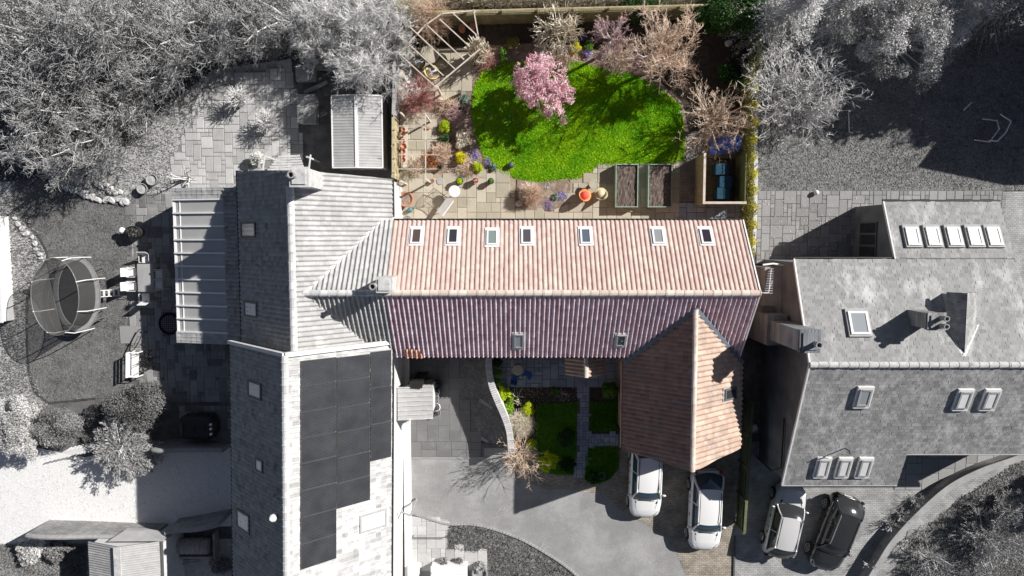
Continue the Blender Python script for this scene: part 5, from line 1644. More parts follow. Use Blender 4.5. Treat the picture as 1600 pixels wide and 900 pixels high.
# ---------------------------------------------------------------- front garden of the barn
bed('bright lime rounded shrub in full sun by the curved wall', 824, 640, 'leaf_lime', .47, .9, 3600, .035)
bed('small lime rounded shrub in sun below the yellow grass clump', 830, 693, 'leaf_lime', .33, .65, 1900, .035)
bed('green and yellow shrub at the top end of the curved wall', 786, 616, 'leaf_lime', .46, .8, 2600, .045)
bed('green climbing rose beside the curved wall', 797, 634, 'leaf_fresh', .36, .7, 2200, .045, stretch=(.8, 1.7))
bed('yellow-green variegated shrub standing in sun at the tip of the front lawn', 857, 720, 'leaf_lime', .56, 1.15, 2600, .085, aspect=.3)
bed('dark green domed shrub on the shaded front lawn', 886, 683, 'leaf_green', .55, .8, 3500, .045)
bed('dark shrub with pale leaf edges against the garage wall', 953, 610, 'leaf_mid', .5, 1.0, 2600, .05)
bed('low green tuft in the dark bed beside the path', 867, 611, 'leaf_mid', .25, .35, 600, .05, 'plant', 'bedding_plant')
bed('shaded low green cushion at the lawn tip beside the path', 886, 727, 'leaf_green', .55, .35, 1500, .045, 'plant', 'bedding_plant')
bed('green cushion plant at the curved end of the small lawn', 925, 745, 'leaf_green', .45, .4, 1200, .045, 'plant', 'bedding_plant')
x, y = crown_at(813, 664, .7)
twig_shrub('dry_shrub', 'yellowish fine grass clump arching beside the curved wall', 'shrub', x, y, M['twig_cream'], 361, 620, .78, 1.2, th=.007, fork=4, base=.15)
x, y = crown_at(813, 704, .2)
bare_tree('dry_shrub', 'beige bare shrub at the end of the curved wall beside the drive', 'shrub', x, y, (M['bark_dark'], M['twig_beige']), 362, 3.9, .55, limbs=12, levels=(5, 6), twig_r=.011, trunk_h=.05, trunk_r=.06, upward=.07, rise=(52, 88), wig=.09)
x, y = crown_at(803, 695, .6)
twig_shrub('dry_shrub', 'pale dry stems between the grass clump and the beige bare shrub', 'shrub', x, y, M['twig_beige'], 363, 110, .42, .7, th=.01, fork=4)
x, y = crown_at(806, 622, .5)
twig_shrub('bare_shrub', 'small bare white-stemmed shrub in the bed by the green climbing rose', 'shrub', x, y, M['twig_cream'], 364, 14, .5, 1.0, th=.02, fork=3)
x, y = crown_at(880, 617, .3)
twig_shrub('dry_plant', 'sparse bare rose stems in the dark bed beside the slab path', 'plant', x, y, M['twig_purple'], 365, 16, .4, .6, th=.012, fork=3)

# ---------------------------------------------------------------- right hand garden
x, y = crown_at(1250, 150, 1.8)
t = bare_tree('bare_tree', 'wide silvery bare shrub tree with radiating twigs at the top of the grey lawn', 'tree', x, y, (M['twig_pale'], M['twig_pale']), 401, 4.4, 3.6, limbs=30, levels=(7, 6, 3), twig_r=.015, trunk_h=.06, trunk_r=.12, upward=.02, wig=.10, rise=(10, 75))
CG = 'conifers along the top of the grey lawn'
for i, (px, py, r, h, n, la, m) in enumerate(((1240, 14, 2.3, 6.6, 320, 'grey feathery conifer nearest the shaded trellis', 'leaf_conifer'), (1330, -6, 2.0, 4.4, 200, 'darker conifer between the feathery conifer and the bright evergreen', 'leaf_conifer'),
        (1515, -4, 2.2, 5.6, 220, 'grey evergreen in the deep shade beyond the bright evergreen', 'leaf_conifer'), (1590, 6, 2.0, 5.6, 170, 'dim evergreen at the far end of the conifer row', 'leaf_dark'))):
    conifer('conifer', la, 'tree', px, py, M[m], M['bark_grey'], 410 + i, r, h, n, CG)
dome('evergreen_tree', 'bright glossy-leaved evergreen hanging over the dark lawn', 'tree', 1422, 44, M['leaf_bright'], 416, 2.7, 4.4, 42000, .05, nl=60, hz=.6, z0=.8, aspect=.4, cl=(.12, .24), group=CG)
TB = 'tall evergreens just outside the picture'
tall = None
for i, (px, py, h) in enumerate(((1540, 150, 9), (1660, 60, 11), (1610, 110, 9), (1700, 150, 10), (1445, 135, 9), (1400, 122, 8))):
    g = V(px, py, 0)
    q = Vector((g.x + 1.38 * h * .6, g.y + .75 * h * .6, 0))
    if tall is None:
        tall = leafy('evergreen_tree', 'tall dark evergreen beyond the lawn, just outside the picture', 'tree', q.x, q.y, M['leaf_dark'], M['bark_grey'], 430, 2.6, 9.0, 9000, .16, TB, nl=14, z0=.8)
    else:
        tt = copy_thing(tall, (q.x, q.y, 0), i * 1.1)
# bushes at the lower right
x, y = crown_at(1545, 850, 1.0)
bare_tree('bare_shrub', 'spreading bare shrub with dark hollow on the lower lawn by the curved wall', 'shrub', x, y, (M['twig_pale'], M['twig_grey']), 441, 3.0, 2.3, limbs=13, levels=(7, 7, 5), twig_r=.013, trunk_h=.08, trunk_r=.1, upward=.0, wig=.2, rise=(5, 60))
x, y = crown_at(1460, 880, .7)
bare_tree('bare_shrub', 'low pale bare shrub below the spreading shrub at the picture edge', 'shrub', x, y, (M['twig_pale'], M['twig_grey']), 442, 1.8, 1.9, limbs=12, levels=(6, 6, 4), twig_r=.012, trunk_h=.08, trunk_r=.07, upward=-.03, wig=.22, rise=(0, 45))
x, y = crown_at(1590, 800, 1.6)
bare_tree('bare_shrub', 'taller bare shrub half out of the picture above the spreading shrub', 'shrub', x, y, (M['twig_pale'], M['twig_grey']), 443, 3.6, 1.5, limbs=11, levels=(6, 6, 4), twig_r=.012, trunk_h=.1, trunk_r=.08)
WG = 'twiggy climbers along the curved drive wall'
for i, (px, py) in enumerate(((1432, 783), (1412, 807), (1393, 823), (1362, 885))):
    x, y = crown_at(px, py, .5)
    twig_shrub('wall_shrub', ('small bare shrub at the curved drive wall nearest the entrance paving', 'small bare shrub second along the curved drive wall from the entrance paving', 'small bare shrub third along the curved drive wall from the entrance paving', 'small bare shrub at the curved drive wall nearest the dark car')[i], 'shrub', x, y, M['twig_pale'], 450 + i, 26, .5, .9, WG, th=.012, fork=3)
g = V(1600, 790, 0); h = 8.0
x, y = g.x + 1.38 * 3.2, g.y + .75 * 3.2
leafy('evergreen_tree', 'dense evergreen outside the picture throwing a round shadow on the lower lawn', 'tree', x, y, M['leaf_dark'], M['bark_grey'], 460, 1.8, 5.5, 7000, .12, nl=10, z0=.6)
# planters of the front patio
for i, (px, py, la) in enumerate(((694, 877, 'small clipped box ball in the front patio nearer the white house wall'), (717, 877, 'small clipped box ball in the front patio nearer the lawn'))):
    dome('box_ball', la, 'plant', px, py, M['leaf_grey'], 470 + i, .26, .5, 900, .035)
dome('shrub', 'leafy grey shrub filling the corner pot beside the white trough', 'plant', 752, 886, M['leaf_silver'], 473, .42, .7, 1300, .05)
# ---------------------------------------------------------------- vehicles
M['car_white'] = mat('car_white', .80, .82, .25, 1, spec=.6, coat=.6)
M['car_silver'] = mat('car_silver', .62, .66, .3, 1, spec=.6, metal=.2, coat=.6)
M['car_dark'] = mat('car_dark', .022, .03, .22, 1, spec=.7, coat=.8)
M['car_glass'] = glassmat('car_glass', (.025, .06, .09), .04, 1.0)
M['car_glass_grey'] = glassmat('car_glass_grey', (.035, .036, .038), .08, .6)
M['car_trim'] = mat('car_trim', .015, .02, .5, 1)
M['tyre'] = mat('tyre', .02, .03, .85, 1)
M['alloy'] = mat('alloy', .5, .6, .3, 1, metal=.7)
M['lamp'] = glassmat('lamp', (.62, .64, .66), .1)
M['lamp_red'] = glassmat('lamp_red', (.30, .02, .02), .15)

def lerp_tab(T, x):
    for (a, p), (b_, q) in zip(T, T[1:]):
        if x <= b_:
            t = 0 if b_ == a else min(max((x - a) / (b_ - a), 0), 1); t = t * t * (3 - 2 * t) if False else t
            return p + (q - p) * t
    return T[-1][1]

def car(label, x, y, rz, paint, L_=4.3, Wd=1.78, Ht=1.46, grey=False, suv=False, rails=False):
    """front points along local +x"""
    glass = M['car_glass_grey' if grey else 'car_glass']
    o = thing('parked_car', label, 'car', (x, y, .03), rz)
    hw = Wd / 2; a = L_ / 2
    # plan width and height of the lower body along its length (fractions of half length)
    wt = [(-1, .60), (-.975, .76), (-.92, .89), (-.8, .96), (-.5, .995), (.35, 1), (.62, .98), (.78, .93), (.88, .85), (.95, .71), (.985, .52), (1, .34)]
    ht = [(-1, .72), (-.96, .86), (-.9, .93), (-.4, .93), (.3, .93), (.47, .965), (.58, .935), (.77, .865), (.88, .78), (.95, .68), (1, .55)]
    sc = 1.12 if suv else 1.0
    ns = 44; prof_n = 0; vs = []; fs = []
    for i in range(ns + 1):
        f = -1 + 2 * i / ns
        f = math.copysign(1 - (1 - abs(f)) ** 1.25, f)
        w = hw * lerp_tab(wt, f); h = lerp_tab(ht, f) * sc
        X = f * a; zb = .24 + .12 * max(0, abs(f) - .85) / .15
        hood = max(0, (f - .38)) * .05
        ring = [(-w * .86, zb), (-w * .97, zb + .1), (-w, h * .55), (-w * .985, h * .72), (-w * .95, h * .9), (-w * .86, h * .985), (-w * .66, h + .012 - hood * .2), (-w * .56, h + .03), (-w * .3, h + .045), (0, h + .05)]
        ring = ring + [(-p, q) for p, q in ring[-2::-1]]
        prof_n = len(ring)
        vs += [(X, p, q) for p, q in ring]
    for i in range(ns):
        for j in range(prof_n - 1): fs.append((i * prof_n + j, i * prof_n + j + 1, (i + 1) * prof_n + j + 1, (i + 1) * prof_n + j))
        fs.append((i * prof_n + prof_n - 1, i * prof_n, (i + 1) * prof_n, (i + 1) * prof_n + prof_n - 1))
    fs.append(list(range(prof_n))); fs.append(list(range(ns * prof_n, (ns + 1) * prof_n))[::-1])
    b = MB(); b.add(vs, fs); body = b.build('body', paint, o, True, False)
    # greenhouse: base ring at the belt, upper ring at the roof
    xb0, xb1 = -.90 * a, .45 * a           # rear and front foot
    xr0, xr1 = -.63 * a, .20 * a           # roof ends
    zb = .93 * sc; zr = Ht
    wb, wr = hw * .86, hw * .66
    def side(t, s):                          # t: 0 belt .. 1 roof ; s: -1 rear .. 1 front
        x0 = xb0 + (xr0 - xb0) * t; x1 = xb1 + (xr1 - xb1) * t
        return x0 + (x1 - x0) * (s + 1) / 2
    def grid(name, m, fn, nu, nv, parent=o, thick=0):
        vs = [fn(i / nu, j / nv) for i in range(nu + 1) for j in range(nv + 1)]
        fs = [(i * (nv + 1) + j, i * (nv + 1) + j + 1, (i + 1) * (nv + 1) + j + 1, (i + 1) * (nv + 1) + j) for i in range(nu) for j in range(nv)]
        g = MB(); g.add(vs, fs); return g.build(name, m, parent, True, False)
    def bow(v): return 1 - (2 * v - 1) ** 2
    def roof(u, v):
        x = xr0 + (xr1 - xr0) * u; yy = -wr + 2 * wr * v
        return (x + .05 * bow(v) * (1 if u > .5 else -1) * abs(2 * u - 1), yy, zr + .035 * bow(v) - .05 * (2 * u - 1) ** 2)
    grid('roof', paint, roof, 10, 10)
    def screen(front):
        def f(u, v):
            s = 1 if front else -1
            t = u
            w = (wb * .97 + (wr * .97 - wb * .97) * t); x = side(t, s)
            return (x + s * (.17 * (1 - t) + .05 * t) * bow(v), -w + 2 * w * v, zb + (zr - .055 - zb) * t + .035 * bow(v) * t + .025 * (1 - t) * bow(v) + .05 * sin(pi * t))
        return f
    grid('windscreen', glass, screen(True), 6, 10)
    grid('rear_window', glass, screen(False), 6, 10)
    for s in (-1, 1):
        def sd(u, v, s=s):
            t = v; f = -.93 + 1.86 * u
            return (side(t, f), s * (wb + .012 + (wr + .012 - wb) * t + .03 * sin(pi * t)), zb - .01 + (zr - .07 - zb) * t)
        grid('side_window', glass, sd, 8, 4)
        pl = MB()
        def pp(t, f): return Vector((side(t, f), s * (wb + (wr - wb) * t + .03 * sin(pi * t)), zb - .02 + (zr - .035 - zb) * t))
        pl.tube([pp(t / 4, 1.0) + Vector((.02, 0, .01)) for t in range(5)], .045, 6)
        pl.tube([pp(t / 4, -.97) for t in range(5)], .075, 6)
        pl.tube([pp(t / 4, -.05) for t in range(5)], .03, 6)
        pl.tube([pp(1, -1 + .2 * k) + Vector((0, 0, .015)) for k in range(11)], .045, 6)
        pl.build('pillar', paint, o, True, False)
        mr = MB(); mr.lathe([(.02, -.07), (.085, -.05), (.09, .03), (.04, .07)], .36 * a, s * (hw + .06), zb + .04, 10, sx=.6, sy=1.15)
        mr.build('mirror', paint, o, True, False)
        hl = MB(); 
        hl.add([(a * .955, s * hw * .50, .66 * sc), (a * .89, s * hw * .77, .70 * sc), (a * .79, s * hw * .875, .77 * sc), (a * .77, s * hw * .77, .845 * sc), (a * .875, s * hw * .58, .80 * sc)], [(0, 1, 2, 3, 4) if s > 0 else (4, 3, 2, 1, 0)])
        for k in range(len(hl.v)): hl.v[k] = (hl.v[k][0] + .012, hl.v[k][1] + s * .012, hl.v[k][2] + .015)
        hl.build('headlight', M['lamp'], o, False, False)
        tl = MB(); tl.box(-a * .955, s * hw * .74, .80 * sc, .10, hw * .22, .20, s * .5); tl.build('tail_light', M['lamp_red'] if not grey else M['car_trim'], o, False, False)
        for xx in (-.60 * a, .62 * a):
            wh = MB(); R_ = .31 * sc
            wh.tube([(xx, s * (hw - .19), R_), (xx, s * (hw + .008), R_)], R_, 20); wo = wh.build('wheel', M['tyre'], o, False, False)
            rm = MB(); yv = s * (hw + .014)
            for k in range(5):
                t = 2 * pi * k / 5
                rm.bar((xx, yv, R_), (xx + cos(t) * R_ * .66, yv, R_ + sin(t) * R_ * .66), .07, .02, up=(0, 1, 0))
            rm.tube([(xx + cos(2 * pi * k / 16) * R_ * .68, yv, R_ + sin(2 * pi * k / 16) * R_ * .68) for k in range(16)], .025, 5, closed=True)
            rm.build('rim', M['alloy'], wo, False, False)
            ar = MB(); ar.tube([(xx + cos(pi * k / 10) * (R_ + .05), s * (hw - .015), R_ + .02 + sin(pi * k / 10) * (R_ + .05)) for k in range(11)], .035, 6); ar.build('wheel_arch', M['car_trim'], o, False, False)
        if rails:
            rl = MB(); rl.tube([(xr0 + .1, s * wr * .93, zr + .03), (xr0 + .25, s * wr * .93, zr + .07), (xr1 - .2, s * wr * .93, zr + .06), (xr1 - .05, s * wr * .93, zr + .02)], .018, 6); rl.build('roof_rail', M['car_trim'] if not grey else M['alloy'], o, False, False)
        else:
            rl = MB(); rl.bar((xr0 + .05, s * wr * .88, zr + .005), (xr1 - .02, s * wr * .88, zr + .005), .025, .02); rl.build('roof_strip', M['car_trim'], o, False, False)
        dl = MB()
        for f in (-.42, .02): dl.box(side(0, f), s * (hw * .992), .62, .012, .02, .5)
        dl.box(side(0, -.2), s * (hw * .999), .76 * sc, .16, .03, .03); dl.box(side(0, .45), s * (hw * .999), .76 * sc, .16, .03, .03)
        dl.build('door_seam', M['car_trim'], o, False, False)
    wp = MB()
    cx_ = side(0, 1) + .13
    wp.bar((cx_ + .02, -wb * .75, zb + .03), (cx_ + .05, wb * .8, zb + .03), .16, .02)
    for k in (-1, 1): wp.bar((cx_ + .0, k * .1 + .35, zb + .06), (cx_ - .06, k * .1 - .35, zb + .10), .018, .02)
    wp.build('wiper', M['car_trim'], o, False, False)
    bl = MB()
    for s in (-1, 1): bl.tube([(a * .42, s * hw * .70, .955 * sc + .03), (a * .62, s * hw * .62, .93 * sc + .02), (a * .80, s * hw * .52, .845 * sc + .025)], .005, 5)
    bl.tube([(a * .83 - .06 * (k / 4 - 1) ** 2, hw * .52 * (k / 4 - 1), .83 * sc + .035 * (1 - (k / 4 - 1) ** 2) + .0) for k in range(9)], .005, 5)
    bl.build('bonnet_seam', M['car_trim'], o, False, False)
    bm = MB(); bm.box(a * .985, 0, .42, .06, hw * 1.0, .16); bm.build('air_intake', M['car_trim'], o, False, False); bm = MB(); bm.box(a * .972, 0, .62 * sc, .04, hw * .7, .1); bm.build('grille', M['car_trim'], o, False, False); bm = MB(); bm.box(-a * .985, 0, .4, .05, hw * 1.2, .12); bm.build('bumper', M['car_trim'], o, False, False)
    if paint is M['car_white'] or True:
        pl = MB(); pl.box(-a - .005, 0, .62, .02, .5, .11); pl.build('number_plate', M['white_paint'], o, False, False)
    return o

def park(label, front, rear, paint, **kw):
    f = V(front[0], front[1], .75); r = V(rear[0], rear[1], .75)
    d = f - r; c = (f + r) / 2
    return car(label, c.x, c.y, atan2(d.y, d.x), paint, L_=d.length, **kw)
park('white car half hidden under the tiled garage eave', (1007, 810), (1012, 688), M['car_white'], Wd=1.80, Ht=1.47, rails=False)
park('white car fully clear of the garage with its roof half in shade', (1100, 861), (1106, 735), M['car_white'], Wd=1.82, Ht=1.48, rails=True)
park('silver car parked beneath the slate house eave', (1240, 757), (1214, 870), M['car_silver'], Wd=1.76, Ht=1.5, grey=True)
park('dark sports utility car parked slantwise on the sunny forecourt', (1282, 890), (1327, 776), M['car_dark'], Wd=1.84, Ht=1.58, grey=True, suv=True, rails=True)

# ---------------------------------------------------------------- walls and fences
def px_path(pts, h=0, k=6): return smooth_path([V(a, b_, h).xy for a, b_ in pts], k)
# curved white-coped wall of the drive
cw = thing('garden_wall', 'curved wall with a pale brick coping between drive and front garden', 'wall', tuple(V(780, 640, 0)))
WT = 1.55
pth = px_path([(764, 552), (764, 575), (768, 600), (777, 625), (788, 650), (796, 675), (799, 708)], WT, 8)
wall_mesh(pth, .24, 0, lambda i, n: WT - .06, M['render_white'], 'wall', cw)
mS = slab_meshes(M['ridge_pale']); dist = 0
base = world_loc(cw)
acc = [0]
for i in range(len(pth) - 1): acc.append(acc[-1] + (pth[i + 1] - pth[i]).length)
def at_len(s):
    for i in range(len(acc) - 1):
        if acc[i + 1] >= s:
            t = (s - acc[i]) / max(acc[i + 1] - acc[i], 1e-6); d = pth[i + 1] - pth[i]
            return pth[i].lerp(pth[i + 1], t), atan2(d.y, d.x)
    d = pth[-1] - pth[-2]; return pth[-1], atan2(d.y, d.x)
s = .06
while s < acc[-1]:
    p, a = at_len(s)
    link('coping_brick', mS, cw, Vector((p.x, p.y, WT)) - base, (random.gauss(0, .01), random.gauss(0, .01), a), (.105, .34, .09)); s += .118
# wavy-topped brick walls round the lower yard
def wavy(label, pts, h, th=.22, wave=.25, w0=1.2, ph=0.0):
    o = thing('garden_wall', label, 'wall', tuple(V(pts[0][0], pts[0][1], 0)))
    P = px_path(pts, 0, 8)
    f = lambda i, n: h + wave * sin(ph + w0 * 2 * pi * i / n)
    wall_mesh(P, th, 0, f, M['brick_x'], 'wall', o)
    b = MB(); b.tube([(p.x, p.y, f(i, len(P)) + .03) for i, p in enumerate(P)], .13, 8); b.build('coping', M['pot_grey'], o)
wavy('long wavy-topped brick wall along the lower side of the white drive', [(78, 815), (150, 817), (225, 820), (262, 820)], 1.75, wave=.14, w0=1.5)
wavy('wavy-topped brick wall between the slatted outbuilding and the solar house', [(282, 812), (320, 806), (364, 797)], 1.8, wave=.2, w0=1.0, ph=3.4)
wavy('wavy-topped brick wall behind the dark oil tank', [(262, 690), (300, 689), (364, 692)], 1.5, wave=.2, w0=.8)
# boundary fence between grey garden and flower garden
def board_fence(name, label, p0, p1, h, m, lean=1, post=1.85, boards=True, trellis=0, base_z=0.0, mt=None):
    p0 = Vector((p0.x, p0.y, base_z)); p1 = Vector((p1.x, p1.y, base_z))
    d = p1 - p0; n = max(1, int(d.length / post + .5)); u = d.normalized(); a = atan2(u.y, u.x); nn = Vector((-u.y, u.x, 0)) * lean
    o = thing(name, label, 'fence', tuple(p0))
    for i in range(n + 1):
        q = p0 + d * i / n; b = MB(); b.box(q.x, q.y, base_z + (h + trellis) / 2, .1, .1, h + trellis + .06, a); b.build('post', m, o)
    bw = .15; k = int(d.length / bw)
    bm = MB(); bm.box(0, 0, 0, bw * .97, .022, h - .08); me = bm.mesh('fence_board_' + name, m)
    bs = max(1, k // 150 + (1 if k > 150 else 0)) if k > 300 else 1
    for i in range(k):
        q = p0 + u * (bw * (i + .5)) + nn * (.05 + .012 * (i % 2))
        link('board', me, o, q - p0 + Vector((0, 0, h / 2 + random.gauss(0, .008))), (random.gauss(0, .006), 0, a))
    b = MB()
    for z in (.3, h - .3): b.bar(p0 + Vector((0, 0, z)), p1 + Vector((0, 0, z)), .06, .09)
    b.bar(p0 + nn * .04 + Vector((0, 0, h)), p1 + nn * .04 + Vector((0, 0, h)), .14, .035)
    b.build('rail', m, o)
    if trellis:
        b = MB(); c = .13
        for i in range(int(d.length / c)): q = p0 + u * c * i; b.bar(q + Vector((0, 0, h + .04)), q + Vector((0, 0, h + trellis)), .02, .02)
        for j in range(int(trellis / c) + 1): b.bar(p0 + Vector((0, 0, h + .04 + j * c)), p1 + Vector((0, 0, h + .04 + j * c)), .02, .02)
        b.bar(p0 + Vector((0, 0, h + trellis)), p1 + Vector((0, 0, h + trellis)), .09, .05)
        b.build('trellis', mt or m, o)
    return o
M['fence_grey'] = mat('fence_grey', .30, .46, .9, 3, .3, 30, stretch=(1, 1, .2), fine=.2)
M['fence_tan'] = mat('fence_tan', (.36, .30, .17), (.56, .48, .31), .9, 3, .3, 30, fine=.2)
M['fence_olive_shade'] = mat('fence_olive_shade', (.17, .15, .08), (.27, .24, .13), .9, 3, .3, 30, fine=.2)  # boards darkened: the shade on the fence face is in the colour
M['fence_green'] = mat('fence_green', (.10, .12, .06), (.16, .17, .09), .9, 3, .3, 30, fine=.2)
board_fence('timber_fence', 'weathered grey boundary fence beside the metal shed', V(625, 70, 0), V(622, 190, 0), 1.75, M['fence_grey'])
board_fence('timber_fence', 'tan timber boundary fence beside the row of terracotta pots', V(622, 190, 0), V(622, 280, 0), 1.75, M['fence_tan'])
board_fence('trellis_fence', 'back fence darkened to a shaded olive, topped with square trellis', V(626, 40, 0), V(1100, 28, 0), 1.65, M['fence_olive_shade'], -1, trellis=.4, mt=M['fence_tan'])
board_fence('trellis_fence', 'shaded green trellis fence beside the dim evergreens', V(1168, 25, 0), V(1166, 120, 0), 1.5, M['fence_green'], 1, trellis=.5)
board_fence('timber_fence', 'low dark panel fence in shade between the garage and the forecourt', V(1160, 620, 0), V(1148, 815, 0), 1.5, M['fence_green'])
bw = thing('boundary_wall', 'low white rendered boundary wall beside the ivy hedge', 'wall', tuple(V(1182, 300, 0)))
wall_mesh(px_path([(1180, 130), (1181, 300), (1178, 395)], .9), .2, 0, lambda i, n: .9, M['render_white'], 'wall', bw)
gw = thing('drive_wall', 'curved low rendered wall round the lower lawn of the slate house', 'wall', tuple(V(1450, 800, 0)))
DP = px_path([(1345, 930), (1372, 885), (1398, 845), (1440, 800), (1484, 762), (1530, 738), (1575, 722), (1640, 700)], .75, 8)
wall_mesh(DP, .26, 0, lambda i, n: .68, M['stone_wall_x'], 'wall', gw)
wall_mesh(DP, .34, .681, lambda i, n: .76, M['concrete'], 'coping', gw)
b = MB(); p = V(1147, 862, .0); q = V(1146, 905, 0); b.box(p.x, (p.y + q.y) / 2 - .5, .05, .09, 4.5, .1); o = b.build('edging_strip', M['dark_frame']); tag(o, kind='structure')

# ---------------------------------------------------------------- outbuildings
def rib_roof(parent, corners, m, cw, seed):
    rf = roof_slabs(parent, [corners], M['deck'], .05)
    return tile_field('roof_ribs', corners, m, rf, cw, 1.6, prof=[(0, 0), (.25, .0), (.4, .018), (.62, .018), (.78, 0)], seed=seed, lift=.002, up=.01)
M['metal_roof'] = mat('metal_roof', .42, .52, .45, 2, .05, 30, metal=.15, fine=.06)
x0, x1 = V(519, 200, 2.0).x, V(597, 200, 2.0).x; xm = V(557, 200, 2.22).x; y1, y0 = V(557, 149, 2.1).y, V(557, 262, 2.1).y
o = thing('metal_shed', 'corrugated metal shed with a pale ribbed gable roof', 'shed', ((x0 + x1) / 2, (y0 + y1) / 2, 0))
b = MB(); gable_y(b, x0 + .08, x1 - .08, xm, y0 + .08, y1 - .08, 0, 1.93, 1.93, 2.14); b.build('wall', M['metal_roof'], o)
for xe, s in ((x0, 1), (x1, 2)): rib_roof(o, [(xe, y0, 2.0), (xe, y1, 2.0), (xm, y1, 2.22), (xm, y0, 2.22)], M['metal_roof'], .145, s)
b = MB(); b.bar((xm, y0, 2.25), (xm, y1, 2.25), .16, .03)
for xe in (x0, x1): b.bar((xe, y0, 2.0), (xe, y1, 2.0), .06, .08)
for ye in (y0, y1):
    for xe in (x0, x1): b.bar((xe, ye, 2.03), (xm, ye, 2.25), .05, .08)
b.build('trim', M['white_paint'], o)
# slatted outbuilding at the lower edge
z0, z1 = 2.35, 3.0
x0, x1, xm = V(139, 870, z0).x, V(250, 870, z0).x, V(184, 870, z1).x
yt = V(200, 846, z0).y; yb = V(200, 960, z0).y
o = thing('outbuilding', 'grey outbuilding with finely ribbed roof slopes at the lower picture edge', 'outbuilding', ((x0 + x1) / 2, (yt + yb) / 2, 0))
b = MB(); gable_y(b, x0 + .15, x1 + .12, xm, yb, yt - .15, 0, z0 - .06, z0 - .06, z1 - .1); b.build('wall', M['render_white'], o)
rib_roof(o, [(x0, yb, z0), (x0, yt, z0), (xm, yt, z1), (xm, yb, z1)], M['tile_grey'], .13, 3)
rib_roof(o, [(x1, yb, z0), (x1, yt, z0), (xm, yt, z1), (xm, yb, z1)], M['metal_roof'], .12, 4)
b = MB(); b.bar((xm, yb, z1 + .05), (xm, yt, z1 + .05), .36, .05); b.build('ridge_cap', M['chimney_x'], o)
b = MB(); b.bar((x1 + .1, yb, z0 - .03), (x1 + .1, yt, z0 - .03), .1, .1); b.build('gutter', M['dark_frame'], o)
hx0, hx1 = V(168, 843, 2.4).x, V(254, 845, 2.4).x; ha = V(222, 828, 1.6)
b = MB(); b.add([(hx0, yt + .02, z0 + .05), (hx1, yt + .02, z0 + .02), (ha.x + .1, ha.y, 1.7), (ha.x - .9, ha.y, 1.7), (hx0, yt + .02, 1.4), (hx1, yt + .02, 1.4), (ha.x + .1, ha.y, 1.4), (ha.x - .9, ha.y, 1.4)], [(3, 2, 1, 0), (4, 5, 6, 7), (0, 1, 5, 4), (1, 2, 6, 5), (2, 3, 7, 6), (3, 0, 4, 7)]); b.build('end_roof', M['metal_roof'], o)
bx = MB(); p = V(262, 880, 1.2); bx.box(p.x, yt - 1.6, 1.0, .35, 3.2, 2.0); bx.build('side_wall', M['render_white'], o)

# ---------------------------------------------------------------- tanks
p = V(313, 665, .7); o = thing('oil_tank', 'dark rounded plastic oil tank on a paved pad beside the solar house', 'tank', (p.x, p.y, .05))
vs = []; K = 20; fs = []
for k in range(13):
    f = -1 + 2 * k / 12; sx = 1.02 * f; sc = (1 - abs(f) ** 5) ** .35 if abs(f) < 1 else .35
    for j in range(K):
        t = 2 * pi * j / K; c_, s_ = cos(t), sin(t)
        vs.append((sx, math.copysign(abs(c_) ** .6, c_) * .68 * sc, .72 + math.copysign(abs(s_) ** .6, s_) * .62 * sc))
for k in range(12):
    for j in range(K): fs.append((k * K + j, k * K + (j + 1) % K, (k + 1) * K + (j + 1) % K, (k + 1) * K + j))
fs += [list(range(K))[::-1], list(range(12 * K, 13 * K))]
b = MB(); b.add(vs, fs); M['tank'] = mat('tank', .025, .035, .45, 2); b.build('body', M['tank'], o, True, False)
b = MB()
for x in (-.6, .0, .55): b.tube([(x, cos(pi * k / 12) * .70, .72 + sin(pi * k / 12) * .64) for k in range(13)], .03, 6)
b.build('rib', M['tank'], o, False, False)
b = MB()
for y in (-.28, 0, .24): b.lathe([(.07, 0), (.07, .08), (.05, .1)], .85, y, 1.26, 10)
b.build('cap', M['white_paint'], o, False, False)
pad_ = sheet('tank_pad', poly([(282, 633), (364, 633), (364, 689), (282, 689)]), .03, M['joint'])
pave(pad_, poly([(282, 633), (364, 633), (364, 689), (282, 689)]), .33, M['slab_dark'], 77, z=.055, sizes=[(2, 2), (2, 3)], gap=.02)
p = V(300, 853, .5); o = thing('ribbed_tank', 'ribbed barrel-shaped grey tank lying in the small brick-walled yard', 'tank', (p.x, p.y, .02))
b = MB(); b.lathe([(.2, -1.0), (.42, -.96)] + [(.46 - .05 * (k % 2), -.9 + .12 * k) for k in range(16)] + [(.42, .96), (.2, 1.0)], 0, 0, 0, 18)
bd = b.build('body', M['pot_grey'], o, False, False); bd.rotation_euler = (0, pi / 2, 0); bd.location = (0, 0, .48)
b = MB(); b.bar((-1.1, -.62, .3), (1.1, -.62, .3), .1, .6); b.bar((1.25, -.6, .3), (1.25, .7, .3), .1, .6); b.build('cradle', M['pot_grey'], o, False, False)
b = MB()
for i in range(3): q = V(288, 873 + i * 4, .25); b.box(q.x, q.y, .12 + .05 * i, 1.5, .1, .05, .05 * i)
tag(b.build('plank_stack', M['fence_grey']), 'short grey planks stacked below the ribbed tank', 'planks')

